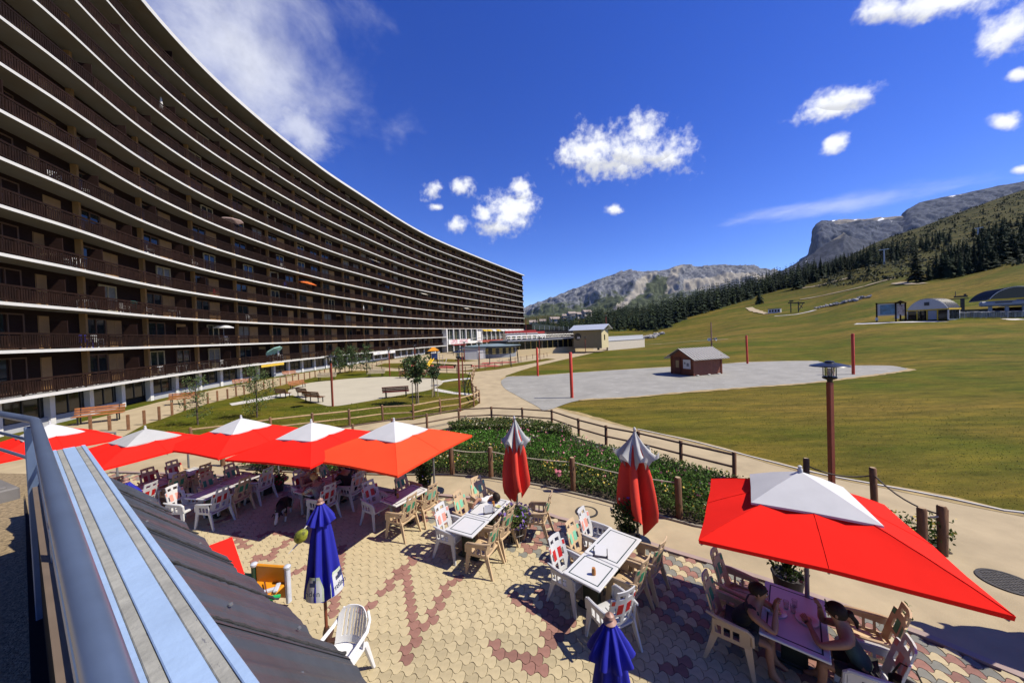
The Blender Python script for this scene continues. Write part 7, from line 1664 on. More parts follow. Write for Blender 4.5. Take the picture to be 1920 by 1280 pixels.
strips = [(.030, BLUEPAINT, 'painted_strip'), (.038, CONCGREY, 'bare_strip'), (.082, BLUEPAINT, 'painted_strip'), (.036, CONCGREY, 'bare_strip'), (.11, BLUEPAINT, 'painted_strip')]
for (wd, m, nm) in strips:
    h = .0 if m is BLUEPAINT else -.004
    MB().box((LLEN / 2, -side * (w + wd / 2), -.03 + h), (LLEN, wd - .002, .06), bev=.003).build(nm, m, led); w += wd
DARKPAR = mat('dark_parapet', (.014, .013, .015), .9, spec=.1, var=.25)
MB().box((LLEN / 2, -side * (w / 2 + .0), -.06 - 1.9), (LLEN - .02, w - .03, 3.79)).build('wall', DARKPAR, led)
# handrail
RT = 4.335
far = G(66, 788, RT); near = G(206, 1282, RT); ru = (near - far).normalized(); left = G(0, 776, RT); lu = (left - far).normalized()
rail = thing('metal_railing', (far.x, far.y, 2.6), 0, 'blue-grey tubular steel railing turning a corner at the left edge', 'railing'); O = Vector((far.x, far.y, 2.6))
pts = [near + ru * 1.2 - O, near - O, far.lerp(near, .06) - O]; 
for k in range(1, 6): t = k / 6; pts.append((far + ru * .10) * (1 - t) ** 2 + far * 2 * t * (1 - t) + (far + lu * .10) * t * t - O)
pts += [far + lu * .14 - O, far + lu * 3.5 - O]
MB().tube(pts, .029, 20).build('handrail', BLUESTEEL, rail, smooth=True)
for z in (RT - .18, RT - .34):
    q = far.copy(); q.z = z; MB().tube([q + lu * .03 - O, q + lu * 3.5 - O], .014, 10).build('rail', BLUESTEEL, rail, smooth=True)
def slab_post(p, d, name='post'):
    MB().box((p.x - O.x, p.y - O.y, (RT - .03 + 2.7) / 2 - 2.6), (.09, .014, RT - .03 - 2.7), rz=math.atan2(d.y, d.x), bev=.002).build(name, BLUESTEEL, rail)
pp = G(61, 830, 4.17); MB().box((pp.x - O.x, pp.y - O.y, (RT - .03 + 2.7) / 2 - 2.6), (.075, .075, RT - .03 - 2.7), rz=math.atan2(ru.y, ru.x), bev=.006).build('post', BLUESTEEL, rail); slab_post(far + ru * .10 + lu * .05, ru)
slab_post(far + ru * 1.9, ru)
for z in (RT - .35, RT - .75, RT - 1.2):
    q0 = far + ru * .1; q1 = near + ru * 1.2; MB().tube([(q0.x - O.x, q0.y - O.y, z - 2.6), (q1.x - O.x, q1.y - O.y, z - 2.6)], .012, 8).build('rail', BLUESTEEL, rail, smooth=True)
# solid dark balustrade below the rail, and the lower flat roof with gravel
pm = (far + near + ru * 1.2) / 2; nn = Vector((ru.y, -ru.x, 0)); nn = nn if nn.x < 0 else -nn
bal = thing('balustrade_wall', (pm.x, pm.y, 0), math.atan2(ru.y, ru.x), 'dark solid balustrade below the steel handrail', 'wall')
MB().box((0, 0, 1.95), ((far - near).length + 1.2, .05, 3.7), bev=.004).build('panel', DARKPAR, bal)
MB().box((0, 0, 3.81), ((far - near).length + 1.2, .07, .02)).build('capping', mat('tan_capping', (.16, .12, .09), .5), bal)
# the balcony the photographer stands on: gravelled flat roof and low kerbs to the left
GRV = mat('brown_roof_gravel', (.27, .20, .11), .95, var=.55, scale=25, bump=.8, bscale=60, world=True)
fl = [G(56, 888, 2.72), G(-320, 878, 2.72), G(-320, 1330, 2.72), near + ru * 1.4]
sheet('flat_roof_gravel', [(p.x, p.y) for p in fl], 2.72, GRV)
sheet('dark_roof_edge', [(p.x, p.y) for p in (G(46, 925, 2.74), G(58, 1290, 2.74), near + ru * 1.2, near, far)], 2.745, DARKPAR)
MBk = MB(); e = G(-130, 888, 2.75); MBk.box((0, 0, 0), (5.2, .25, .32)); MBk.build('flat_roof_kerb', DARKPAR, None, loc=(e.x, e.y, 2.62), rot=(0, 0, math.atan2(lu.y, lu.x))); tag(bpy.data.objects['flat_roof_kerb'], kind='structure')
q = G(-18, 925, 2.8); cb = thing('concrete_block', (q.x, q.y, 2.72), math.atan2(lu.y, lu.x), 'low dark grey block on the flat roof behind the railing', 'block'); MB().box((0, 0, .08), (.9, .35, .20), bev=.02).box((0, .03, .19), (.8, .2, .04), bev=.01).build('block', mat('grey_block', (.16, .15, .14), .8), cb)
# tin roof sloping down to the terrace
TIN = mat('dark_grey_tin', (.10, .112, .135), .42, .45, var=.14, scale=2.5, bump=.12, bscale=14, stretch=(.5, 3, 1), spec=.5)
EZ = 2.62
e0 = G(345, 985, EZ); e1 = G(655, 1243, EZ); eu = (e1 - e0).normalized(); en = Vector((-eu.y, eu.x, 0)); en = en if en.y > 0 else -en
k_ = 0.0
while view_px(e0 - eu * k_)[0] > 284 and k_ < 3: k_ += .02
e0 = e0 - eu * k_; RL = (e1 - e0).length + 1.4; top_z = 3.62
# distance of the upper border (under the ledge) behind the eave
dist = (e0 + eu * RL / 2 - (LA + LN * .02)).dot(en); dist = max(.55, dist)
roof = thing('tin_roof', (e0.x, e0.y, EZ), math.atan2(eu.y, eu.x), 'dark corrugated tin roof below the blue ledge, its edge cut in waves', 'roof')
yd = 1 if Vector((-eu.y, eu.x, 0)).dot(en) < 0 else -1                        # local +y direction that goes up the roof
def rib_prof(x):
    p = (x / .34) % 1.0; return .035 * max(0, 1 - abs(p - .5) / .17) ** .6 if abs(p - .5) < .17 else .004 * math.sin(p * 12)
SH = 1.02; nsh = int(RL / SH) + 1
for k in range(nsh):
    x0 = k * SH; N = 60; vs = []; fs = []
    for i in range(N + 1):
        x = x0 + (SH + .05) * i / N
        for j, tt in enumerate((0, .5, 1.0)):
            z = (top_z - EZ) * tt + rib_prof(x) + (.012 if i > N - 4 else 0) + .004 * (k % 2); y = yd * dist * tt
            vs.append((x, y - yd * (.02 * math.sin(x * 9)), z))
    fs = [(i * 3 + j, (i + 1) * 3 + j, (i + 1) * 3 + j + 1, i * 3 + j + 1) for i in range(N) for j in range(2)]
    b = len(vs); vs += [(v[0], v[1], v[2] - .008) for v in vs]; fs += [tuple(b + q for q in f[::-1]) for f in fs]; fs += [(i * 3, b + i * 3, b + (i + 1) * 3, (i + 1) * 3) for i in range(N)]
    MB().add(vs, fs).build('sheet', TIN, roof, smooth=30)
    s = MB(); s.tube([(x0 + SH + random.uniform(-.008, .008), yd * dist * q - yd * .01 * (q == 0), (top_z - EZ) * q + .036) for q in np.linspace(0, 1, 40)], [random.uniform(.005, .015) for _ in range(40)], 6)
    s.build('seam', mat('tar_seam', (.03, .03, .032), .8, var=.4, scale=30, bump=.8), roof, smooth=30)['kind'] = 'stuff'
    for tt in (.12, .55):
        MB().lathe([(.014, 0), (.012, .012), (0, .014)], 8).build('screw', STEEL, roof, loc=(x0 + .55 + random.uniform(-.1, .1), yd * dist * tt, (top_z - EZ) * tt + .012))
# shed below the tin roof (front wall with its timber)
sw = thing('shed_wall', (e0.x, e0.y, 0), math.atan2(eu.y, eu.x), 'dark timber front wall of the shed under the tin roof', 'wall')
MB().box((RL / 2, yd * (dist * .85), EZ / 2), (RL, .1, EZ + .6)).build('boards', TIMBER, sw)
# red canopy corner that pokes out beyond the tin roof
c1 = G(435, 1006, 2.05); c2 = G(461, 1082, 2.05); c3 = G(395, 1023, 2.05)
d1 = (c2 - c1).normalized() * 1.5; d2 = (c3 - c1).normalized() * 1.5; d2 = (d2 - d1.normalized() * d2.dot(d1.normalized()) * .6).normalized() * 1.5
hubp = c1 + (d1 + d2) / 2
aw = thing('parasol', (hubp.x, hubp.y, .03), 0, 'red parasol mostly hidden under the tin roof, one pointed corner showing', 'parasol', 'large square parasols with white caps')
ho = Vector((hubp.x, hubp.y, .03)); cs = [c1 - ho, c1 + d1 - ho, c1 + d1 + d2 - ho, c1 + d2 - ho]; hb = Vector((0, 0, 2.35))
m = MB(); m.add([hb] + cs + [c - Vector((0, 0, .05)) for c in cs], [(0, 1 + i, 1 + (i + 1) % 4) for i in range(4)] + [(1 + i, 5 + i, 5 + (i + 1) % 4, 1 + (i + 1) % 4) for i in range(4)]); m.build('canopy', RED, aw)
MB().tube([(0, 0, 0), (0, 0, 2.35)], .03, 10).build('pole', STEEL, aw, smooth=True)
for c in cs: MB().tube([hb - Vector((0, 0, .06)), c * .98 - Vector((0, 0, .02))], .012, 5).build('rib', STEEL, aw)
# children's plastic play table beside the roof
TO = G(508, 1060, .78); toy = thing('toy_workbench', (TO.x, TO.y, .05), -.15, 'orange, green and grey plastic play table next to the tin roof', 'toy')
OP = mat('orange_plastic', (.75, .30, .015), .35, var=.04); GPL = mat('green_plastic', (.01, .36, .09), .35); GREYP = mat('grey_plastic', (.55, .58, .66), .4); DGP = mat('dark_green_plastic', (.012, .05, .03), .45)
MB().box((0, 0, .45), (.62, .06, .60), bev=.02).build('back_panel', OP, toy); MB().box((.02, -.22, .42), (.60, .40, .05), bev=.015).build('worktop', OP, toy)
for sx in (-.34, .36):
    MB().box((sx, -.02, .40), (.07, .09, .64), bev=.015).build('post', DGP if sx < 0 else GREYP, toy); MB().lathe([(.05, 0), (.06, .02), (.06, .05), (.04, .07), (0, .075)], 10).build('post_cap', GREYP, toy, loc=(sx, -.02, .71), smooth=40)
    MB().box((sx, -.40, .20), (.06, .06, .40), bev=.01).build('leg', GPL, toy)
MB().box((-.50, -.05, .42), (.22, .20, .26), bev=.04).build('side_bin', GPL, toy); MB().tube([(.26, -.42, .46), (.40, -.46, .50), (.52, -.36, .48)], [.035, .045, .03], 8).build('handle', GPL, toy, smooth=True); MB().box((.16, -.28, .47), (.30, .07, .05), rz=.6, bev=.01).box((.30, -.20, .49), (.07, .22, .04), rz=.5, bev=.01).build('tool', GREYP, toy); MB().tube([(-.05, -.10, .5), (.25, -.36, .48)], .012, 6).build('rod', TURNED, toy)
# diabolo / bag hanging at the blue parasol
b = G(565, 960, 1.7); bag = thing('beach_bag', (b.x - .25, b.y + .35, 1.05), .4, 'small yellow-green bag with a white strap behind the blue parasol top', 'bag')
MB().lathe([(.03, -.16), (.10, -.10), (.12, 0), (.08, .12), (.03, .17)], 12).build('body', mat('lime_cloth', (.38, .42, .03), .7, var=.5, scale=9, col2=(.10, .10, .03)), bag, smooth=50, rot=(.5, .6, 0)); MB().tube([(-.05, 0, -.13), (-.22, -.05, -.27)], [.02, .006], 6).tube([(.06, 0, .13), (.16, .02, .24)], [.012, .02], 6).build('strap', WHITE, bag, smooth=True)
# ================================================================== people and the dog
SKIN = mat('skin_tanned', (.34, .17, .10), .55, var=.08, scale=20); SKINP = mat('skin_pale', (.44, .25, .17), .55, var=.08, scale=20)
HAIRD = mat('dark_hair', (.022, .014, .010), .65, spec=.2, var=.4, scale=40); HAIRB = mat('blond_hair', (.38, .24, .09), .5, var=.35, scale=40)
def skin_mesh(name, nodes, edges, m, root, sub=1, parent=None):
    keys = list(nodes); idx = {k: i for i, k in enumerate(keys)}
    me = bpy.data.meshes.new(name); me.from_pydata([tuple(nodes[k][0]) for k in keys], [(idx[a], idx[b]) for a, b in edges], [])
    ob = bpy.data.objects.new(name, me); COL.objects.link(ob)
    md = ob.modifiers.new('skin', 'SKIN'); md.use_smooth_shade = True
    if not me.skin_vertices: return None
    for k in keys:
        sv = me.skin_vertices[0].data[idx[k]]; r = nodes[k][1]; sv.radius = r if hasattr(r, '__len__') else (r, r); sv.use_root = (k == root)
    s = ob.modifiers.new('sub', 'SUBSURF'); s.levels = sub; s.render_levels = sub
    bpy.context.view_layer.update(); ev = ob.evaluated_get(bpy.context.evaluated_depsgraph_get()); res = bpy.data.meshes.new_from_object(ev); res.name = name
    bpy.data.objects.remove(ob); bpy.data.meshes.remove(me); res.materials.clear(); res.materials.append(m)
    res.polygons.foreach_set('use_smooth', [True] * len(res.polygons)); return put(name, res, parent)
def hand(nodes, edges, wrist, key, pos, fwd, side, curl=.5, up=Vector((0, 0, 1))):
    """palm and five fingers from the wrist, fwd = direction of the hand, side = towards the thumb"""
    fwd = fwd.normalized(); side = (side - fwd * side.dot(fwd)).normalized(); pal = fwd.cross(side).normalized()
    if pal.z > 0: pal = -pal
    p = pos + fwd * .05; nodes[key + 'palm'] = (p, (.034, .020)); edges.append((wrist, key + 'palm'))
    for i, (s, L) in enumerate(((.030, .070), (.010, .078), (-.010, .073), (-.029, .058))):
        a = p + fwd * .035 + side * s; b = a + fwd * L * .55 + pal * L * .2 * curl; c = b + fwd * L * .5 * (1 - curl * .7) + pal * L * .55 * curl
        for n, q in (('a', a), ('b', b), ('c', c)): nodes[key + n + str(i)] = (q, .0095 if n != 'c' else .008)
        edges += [(key + 'palm', key + 'a' + str(i)), (key + 'a' + str(i), key + 'b' + str(i)), (key + 'b' + str(i), key + 'c' + str(i))]
    t1 = pos + fwd * .03 + side * .04; t2 = t1 + fwd * .035 + side * .018 + pal * .015
    nodes[key + 't1'] = (t1, .012); nodes[key + 't2'] = (t2, .0095); edges += [(wrist, key + 't1'), (key + 't1', key + 't2')]
def person(loc, rz, label, lean=.25, twist=0.0, elbows=None, wrists=None, head_pitch=0.0, head_yaw=0.0, skin=SKIN, hair=HAIRD, top=None, sleeves=0.0, bottom=None, legs='seated', hat=None, hair_style='short', seat=.49, shorts=True, head_drop=0.0, width=1.0, extra=None, stripes=None, knee_y=.40):
    t = thing('person', loc, rz, label, 'person'); R = Matrix.Rotation(-lean, 3, 'X'); hip = Vector((0, -.02, seat))
    U = lambda x, y, z: hip + R @ Vector((x * width, y, z))
    chestR = R
    nodes = {}; E = []
    nodes['pelvis'] = (hip + Vector((0, 0, .03)), (.135 * width, .10)); nodes['waist'] = (U(0, .0, .20), (.12 * width, .088)); nodes['chest'] = (U(0, .02, .38), (.145 * width, .10)); nodes['upper'] = (U(0, .0, .48), (.10 * width, .075)); nodes['neck'] = (U(0, .01 + head_drop * .02, .56), .052)
    E += [('pelvis', 'waist'), ('waist', 'chest'), ('chest', 'upper'), ('upper', 'neck')]
    HR = Matrix.Rotation(head_yaw, 3, 'Z') @ Matrix.Rotation(-(lean * .45 + head_pitch), 3, 'X'); nk = nodes['neck'][0]
    Hd = lambda x, y, z: nk + HR @ Vector((x, y, z))
    nodes['jaw'] = (Hd(0, .035, .085), (.052, .058)); nodes['skull'] = (Hd(0, .012, .155), (.078, .095)); nodes['crown'] = (Hd(0, -.005, .215), (.058, .07)); nodes['nose'] = (Hd(0, .112, .118), .012)
    E += [('neck', 'jaw'), ('jaw', 'skull'), ('skull', 'crown'), ('skull', 'nose')]
    el = elbows or (Vector((.30, .10, seat + .25)), Vector((-.30, .10, seat + .25))); wr = wrists or (Vector((.22, .33, seat + .28)), Vector((-.22, .33, seat + .28)))
    for sgn, k, e, w in ((1, 'r', el[0], wr[0]), (-1, 'l', el[1], wr[1])):
        sh = U(sgn * .185, .0, .44); nodes[k + 'sh'] = (sh, .064); e = Vector(e); w = Vector(w)
        nodes[k + 'up'] = (sh.lerp(e, .5), .053); nodes[k + 'el'] = (e, .041); nodes[k + 'fo'] = (e.lerp(w, .3), .044); nodes[k + 'wr'] = (w, .026)
        E += [('upper', k + 'sh'), (k + 'sh', k + 'up'), (k + 'up', k + 'el'), (k + 'el', k + 'fo'), (k + 'fo', k + 'wr')]
        d = (w - e).normalized(); hand(nodes, E, k + 'wr', k + 'h', w, d + Vector((0, .2, .1)), Vector((-sgn, .2, .5)), .6)
    for sgn, k in ((1, 'r'), (-1, 'l')):
        h = hip + Vector((sgn * .10, .02, .0)); kn = Vector((sgn * .14, knee_y, seat + .0)); an = Vector((sgn * .14, knee_y + .02, .09)); 
        if legs == 'forward': an = Vector((sgn * .12, knee_y + .18, .09))
        if legs == 'tucked': an = Vector((sgn * .12, knee_y - .22, .10))
        nodes[k + 'hip'] = (h, .088); nodes[k + 'th'] = (h.lerp(kn, .5), .078); nodes[k + 'kn'] = (kn, .056); nodes[k + 'ca'] = (kn.lerp(an, .35) + Vector((0, -.015, 0)), .056); nodes[k + 'an'] = (an, .035); nodes[k + 'toe'] = (an + Vector((0, .17, -.055)), (.035, .024)); nodes[k + 'heel'] = (an + Vector((0, -.02, -.05)), .032)
        E += [('pelvis', k + 'hip'), (k + 'hip', k + 'th'), (k + 'th', k + 'kn'), (k + 'kn', k + 'ca'), (k + 'ca', k + 'an'), (k + 'an', k + 'heel'), (k + 'an', k + 'toe')]
    skin_mesh('body', nodes, E, skin, 'pelvis', 1, t)
    if top:
        g = .022; N = {k: nodes[k] for k in ('pelvis', 'waist', 'chest', 'upper')}; N = {k: (p, (r[0] + g, r[1] + g)) for k, (p, r) in N.items()}; EE = [('pelvis', 'waist'), ('waist', 'chest'), ('chest', 'upper')]
        N['upper'] = (N['upper'][0] - (R @ Vector((0, 0, .015))), (N['upper'][1][0], N['upper'][1][1] - .004))
        for k in ('r', 'l'):
            q = nodes[k + 'sh']; N[k + 'sh'] = (q[0].lerp(nodes['upper'][0], .12 if sleeves else .22), q[1] + .012); EE.append(('upper', k + 'sh'))
            if sleeves: N[k + 'up'] = (q[0].lerp(nodes[k + 'el'][0], min(1, sleeves)), .060); EE.append((k + 'sh', k + 'up'))
            if sleeves > 1: N[k + 'cuff'] = (nodes[k + 'el'][0].lerp(nodes[k + 'wr'][0], sleeves - 1), .050); EE.append((k + 'up', k + 'cuff'))
        skin_mesh('top', N, EE, top, 'pelvis', 2, t)
    if bottom:
        N = {'pelvis': (nodes['pelvis'][0], (.155 * width, .118))}; EE = []
        for k in ('r', 'l'):
            N[k + 'hip'] = (nodes[k + 'hip'][0], .103); N[k + 'th'] = (nodes[k + 'th'][0], .094); EE += [('pelvis', k + 'hip'), (k + 'hip', k + 'th')]
            if shorts: N[k + 'hem'] = (nodes[k + 'th'][0].lerp(nodes[k + 'kn'][0], .6), .088); EE.append((k + 'th', k + 'hem'))
            else: N[k + 'kn'] = (nodes[k + 'kn'][0], .072); N[k + 'an'] = (nodes[k + 'an'][0], .058); EE += [(k + 'th', k + 'kn'), (k + 'kn', k + 'an')]
        skin_mesh('shorts' if shorts else 'trousers', N, EE, bottom, 'pelvis', 1, t)
    # eyes, brows and mouth
    for sgn in (-1, 1):
        MB().lathe([(0, -.011), (.009, -.006), (.011, 0), (.009, .006), (0, .011)], 8, cap=False).build('eye', mat('eye_white', (.6, .58, .55), .2), t, smooth=True, loc=Hd(sgn * .032, .088, .148))
        MB().box((0, 0, 0), (.035, .01, .008)).build('eyebrow', hair, t, loc=Hd(sgn * .032, .097, .168), rot=(0, 0, head_yaw))
    MB().box((0, 0, 0), (.042, .012, .012), bev=.004).build('mouth', mat('lips', (.32, .09, .07), .5), t, loc=Hd(0, .092, .078), rot=(0, 0, head_yaw))
    for sgn in (-1, 1): MB().lathe([(.0, -.03), (.014, -.02), (.018, .005), (.012, .025), (0, .03)], 8).build('ear', skin, t, smooth=True, loc=Hd(sgn * .082, .0, .135))
    hm = MB(); vs = []; fs = []; n, m = 18, 10; sc_ = Vector((.096, .116, .112))
    for j in range(m + 1):
        a = (j / m) * (1.95 if hair_style == 'short' else 2.25)
        for i in range(n):
            b = 2 * PI * i / n; cut = 1.0
            front = max(0, math.sin(b)); a2 = a * (1 - .42 * front); rj = 1 + .05 * mnoise.noise((b * 3.0, j * .7, lean * 9)) + .035 * math.sin(b * 13 + j * .8)
            p = Vector((math.sin(a2) * math.cos(b) * sc_.x * rj, math.sin(a2) * math.sin(b) * sc_.y * rj, math.cos(a2) * sc_.z)); vs.append(Hd(p.x, p.y - .008, p.z + .150))
    fs = [(j * n + i, j * n + (i + 1) % n, (j + 1) * n + (i + 1) % n, (j + 1) * n + i) for j in range(m) for i in range(n)]
    hm.add(vs, fs); hm.build('hair', hair, t, smooth=True)
    if hair_style == 'tied': MB().lathe([(.0, -.04), (.035, -.025), (.045, 0), (.035, .03), (0, .04)], 10).build('hair_bun', hair, t, smooth=True, loc=Hd(0, -.13, .14)); MB().tube([Hd(0, -.13, .14), Hd(0, -.17, .06), Hd(0, -.16, -.03)], [.03, .028, .01], 8).build('ponytail', hair, t, smooth=True)
    if hat:
        h = MB(); vs = []; prof = [(.0, .268), (.07, .258), (.105, .215), (.112, .17), (.17, .150), (.185, .145), (.11, .163)]; n = 22
        for (r, z) in prof:
            for i in range(n): b = 2 * PI * i / n; vs.append(Hd(r * math.cos(b), r * math.sin(b) * 1.1, z - (.03 * max(0, math.sin(b)) if r > .15 else 0)))
        h.add(vs, [(j * n + i, j * n + (i + 1) % n, (j + 1) * n + (i + 1) % n, (j + 1) * n + i) for j in range(len(prof) - 1) for i in range(n)]); h.build('sun_hat', hat, t, smooth=True)
    if extra: extra(t, Hd, U, nodes)
    return t
def cloth(name, c): return mat(name, c, .85, var=.12, scale=12)
def striped(name, c1, c2, k=38):
    if name in MATS: return MATS[name]
    m = mat(name, c1, .85, var=.05); nt = m.node_tree; L = nt.links.new; b = nt.nodes['Principled BSDF']; src = b.inputs['Base Color'].links[0].from_socket
    tc = nt.nodes.new('ShaderNodeTexCoord'); w = nt.nodes.new('ShaderNodeTexWave'); w.bands_direction = 'Z'; w.inputs['Scale'].default_value = k / 3.2; w.inputs['Distortion'].default_value = .6; L(tc.outputs['Object'], w.inputs[0])
    r = nt.nodes.new('ShaderNodeValToRGB'); r.color_ramp.elements[0].position = .45; r.color_ramp.elements[1].position = .55; L(w.outputs[1], r.inputs[0])
    mx = nt.nodes.new('ShaderNodeMix'); mx.data_type = 'RGBA'; L(r.outputs[0], mx.inputs[0]); L(src, mx.inputs[6]); mx.inputs[7].default_value = (*c2, 1); L(mx.outputs[2], b.inputs['Base Color']); return m
SHOE = mat('dark_sandal', (.03, .025, .02), .6)
def seat_pose(key, fwd=.02): _, p, f = S[key]; return Vector((p.x + f.x * fwd, p.y + f.y * fwd, .055)), math.atan2(f.y, f.x) - PI / 2
# the two diners under the right-hand parasol
loc, rz = seat_pose('m1', .05)
def cup(t, Hd, U, nodes): MB().lathe([(.03, 0), (.036, .09), (.033, .09), (.02, .01)], 12).build('drink', clear_glass(), t, smooth=40, loc=Hd(.0, .17, .05))
person(loc, rz, 'man in a black sleeveless shirt leaning over the table with both hands at his mouth', lean=.55, head_pitch=-.25, elbows=((.25, .46, .77), (-.25, .45, .77)), wrists=((.06, .47, .99), (-.06, .46, .99)), top=cloth('black_cloth', (.012, .012, .013)), bottom=cloth('dark_grey_shorts', (.05, .05, .055)), width=1.12, extra=None)
loc, rz = seat_pose('w1', .04)
def shades(t, Hd, U, nodes):
    for sgn in (-1, 1): MB().lathe([(.0, -.004), (.030, -.004), (.030, .004), (0, .004)], 12).build('lens', BLACKMET, t, loc=Hd(sgn * .036, .075, .225), rot=(1.1, 0, 0))
person(loc, rz, 'woman in a dark teal sleeveless top with sunglasses in her hair, elbow on the table', lean=.42, head_pitch=.05, elbows=((.27, .38, .77), (-.26, .42, .77)), wrists=((.13, .40, 1.03), (-.02, .52, .84)), top=mat('teal_to_green_top', (.045, .10, .085), .8, var=.3, scale=3, col2=(.02, .03, .04)), bottom=cloth('black_shorts', (.02, .02, .022)), skin=SKIN, hair=HAIRD, hair_style='tied', extra=shades)
bg = thing('handbag', (loc.x + .20, loc.y - .30, .62), .6, 'black handbag hung over the white chair of the woman', 'bag'); MB().box((0, 0, 0), (.12, .32, .26), bev=.05).build('body', mat('black_leather', (.012, .012, .013), .35), bg, smooth=40); MB().tube([(0, -.12, .12), (0, -.06, .28), (0, .06, .28), (0, .12, .12)], .01, 6).build('strap', BLACKMET, bg, smooth=True)
# the bending person by the flower bed path
loc, rz = seat_pose('t2l3', .02)
person(loc, rz - .15, 'person in a white shirt bending forward over the lap, one arm stretched out sideways', lean=1.05, head_pitch=.55, elbows=((.42, .42, .86), (-.22, .48, .62)), wrists=((.62, .58, .84), (-.08, .60, .52)), top=cloth('white_shirt', (.72, .72, .72)), sleeves=.75, bottom=cloth('white_trousers', (.68, .68, .67)), shorts=False, skin=SKIN, legs='forward')
# the family in the shade
loc, rz = seat_pose('t5l1', .06)
person(loc, rz, 'person in a pinkish sun hat and brown striped shirt at the shaded family table', lean=.18, elbows=((.27, .22, .78), (-.27, .2, .76)), wrists=((.14, .42, .86), (-.12, .42, .80)), top=striped('brown_striped_shirt', (.20, .09, .07), (.34, .24, .18)), sleeves=1.5, bottom=cloth('dark_blue_trousers', (.02, .025, .05)), shorts=False, hat=cloth('pinkish_hat', (.42, .20, .17)), skin=SKINP)
loc, rz = seat_pose('t5r1', .06)
person(loc, rz, 'blond person in a black and white striped shirt seen from behind', lean=.42, head_pitch=.1, elbows=((.28, .34, .76), (-.28, .34, .76)), wrists=((.12, .52, .80), (-.12, .52, .80)), top=striped('black_white_striped_shirt', (.03, .03, .03), (.42, .42, .40)), sleeves=.8, bottom=cloth('grey_trousers', (.06, .06, .065)), shorts=False, hair=HAIRB, skin=SKINP, hair_style='long')
loc, rz = seat_pose('t5r2', .08)
person(loc, rz, 'man in a black top with white shoulders leaning in at the shaded table', lean=.38, head_pitch=.1, elbows=((.28, .30, .76), (-.28, .30, .78)), wrists=((.14, .50, .82), (-.14, .48, .84)), top=mat('black_white_shoulder_top', (.014, .014, .016), .85, var=.2), sleeves=.7, bottom=cloth('dark_trousers', (.025, .025, .03)), shorts=False, width=1.15)
MBs = MB()
p = T5['A'] + T5['d'] * 1.72; f = -T5['d']
chair(p.x, p.y, f, 'beige', 'green', 'chair at the far end of the shaded family table')
person(Vector((p.x + f.x * .05, p.y + f.y * .05, .055)), math.atan2(f.y, f.x) - PI / 2, 'dark-haired person in a dark top at the far end of the shaded family table', lean=.35, elbows=((.28, .26, .76), (-.28, .26, .76)), wrists=((.10, .40, .95), (-.10, .46, .80)), top=cloth('dark_plum_top', (.05, .02, .03)), sleeves=.7, bottom=cloth('brown_trousers', (.05, .035, .03)), shorts=False)
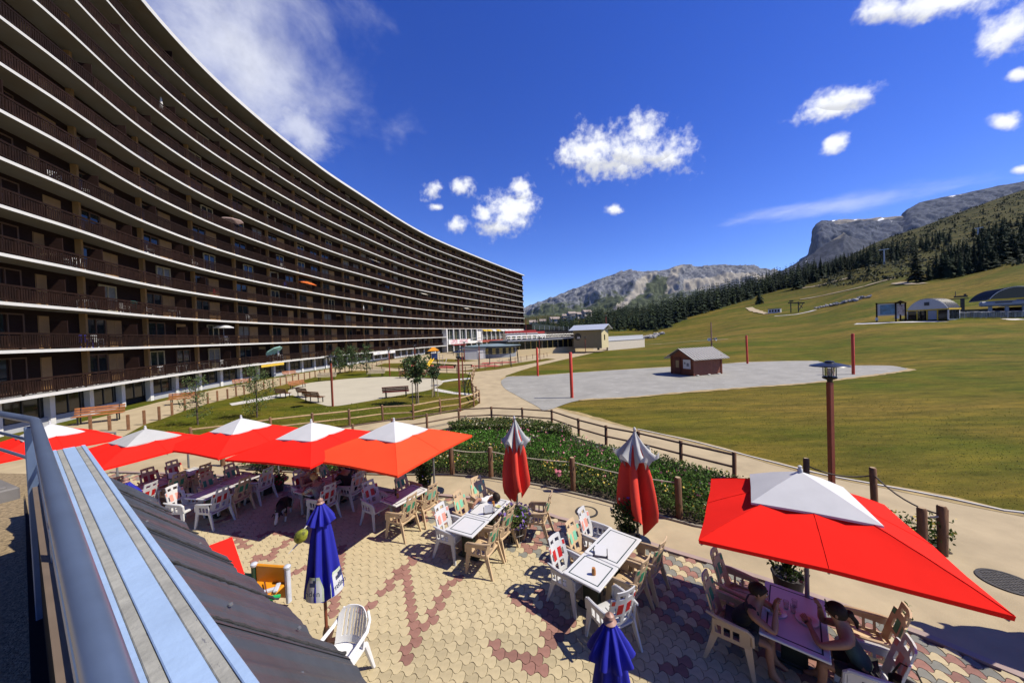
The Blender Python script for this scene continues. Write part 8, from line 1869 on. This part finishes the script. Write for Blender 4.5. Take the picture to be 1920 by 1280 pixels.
# small figures far off on the shop terrace
# ---- dog lying and sniffing under the family table
def dog(loc, rz):
    t = thing('dog', loc, rz, 'black, white and tan dog with its nose to the paving beside the family table', 'dog'); N = {}; E = []
    def a(k, p, r, par=None):
        N[k] = (Vector(p), r)
        if par: E.append((par, k))
    a('rump', (0, -.26, .46), (.105, .11)); a('loin', (0, -.08, .47), (.095, .10), 'rump'); a('ribs', (0, .12, .45), (.12, .145), 'loin'); a('withers', (0, .27, .47), (.09, .12), 'ribs'); a('neck', (0, .40, .42), .075, 'withers'); a('skull', (.02, .52, .32), (.075, .07), 'neck'); a('muzzle', (.03, .60, .21), (.042, .038), 'skull'); a('nose', (.03, .645, .15), .026, 'muzzle')
    a('tail1', (0, -.38, .45), .03, 'rump'); a('tail2', (.04, -.50, .33), .028, 'tail1'); a('tail3', (.08, -.56, .22), .012, 'tail2')
    for s, k in ((1, 'r'), (-1, 'l')):
        a(k + 'sh', (s * .09, .24, .38), .058, 'withers'); a(k + 'elb', (s * .10, .20, .25), .038, k + 'sh'); a(k + 'wri', (s * .10, .24, .11), .027, k + 'elb'); a(k + 'paw', (s * .10, .29, .025), (.03, .022), k + 'wri')
        a(k + 'thi', (s * .09, -.27, .36), .075, 'rump'); a(k + 'kne', (s * .105, -.16, .26), .045, k + 'thi'); a(k + 'hoc', (s * .10, -.32, .15), .025, k + 'kne'); a(k + 'bpaw', (s * .10, -.27, .025), (.03, .022), k + 'hoc')
    b = skin_mesh('body', N, E, mat('dog_coat_black', (.016, .014, .013), .8, var=.4, scale=14), 'ribs', 2, t); me = b.data
    for m in (mat('dog_coat_white', (.50, .48, .45), .8, var=.1, scale=14), mat('dog_coat_tan', (.22, .10, .04), .8, var=.2, scale=14)): me.materials.append(m)
    for p in me.polygons:
        c = p.center
        if c.z < .16 or (c.y > .44 and abs(c.x - .02) < .035 and c.z < .40) or (c.y > .28 and c.z < .40 and c.y < .44): p.material_index = 1
        elif c.y > .5 and c.z < .30 or (c.z < .24 and c.y < .3): p.material_index = 2
    for s in (-1, 1):
        MB().add([(0, 0, 0), (.05 * s, -.03, .01), (.085 * s, .015, -.075), (.03 * s, .035, -.03), (.01 * s, -.005, -.015), (.05 * s, -.035, -.005), (.08 * s, .005, -.08), (.035 * s, .025, -.04)], [(0, 1, 2, 3), (4, 7, 6, 5), (0, 4, 5, 1), (1, 5, 6, 2), (2, 6, 7, 3), (3, 7, 4, 0)]).build('ear', mat('dog_coat_black', (.016, .014, .013)), t, loc=(.02 + s * .05, .50, .375))
        MB().lathe([(0, -.01), (.009, 0), (0, .01)], 6, cap=False).build('eye', BLACKMET, t, loc=(.02 + s * .04, .575, .335))
    MB().lathe([(0, -.014), (.017, 0), (0, .014)], 8, cap=False).build('nose', BLACKMET, t, loc=(.03, .668, .145))
v = G(533, 975); dog((v.x, v.y, .055), math.radians(200))
# ================================================================== thin mountain air
hz = bpy.data.materials.new('haze'); hz.use_nodes = True; hn = hz.node_tree; hn.nodes.clear()
ho_ = hn.nodes.new('ShaderNodeOutputMaterial'); hv = hn.nodes.new('ShaderNodeVolumePrincipled'); hv.inputs['Color'].default_value = (.55, .72, 1.0, 1); hv.inputs['Density'].default_value = 1.0e-5; hv.inputs['Anisotropy'].default_value = .0
hn.links.new(hv.outputs[0], ho_.inputs['Volume'])
zmax = 1840
tag(MB().box((2400, 2900, zmax / 2 - 6), (14000, 7000, zmax + 12)).build('haze', hz, None), kind='stuff')
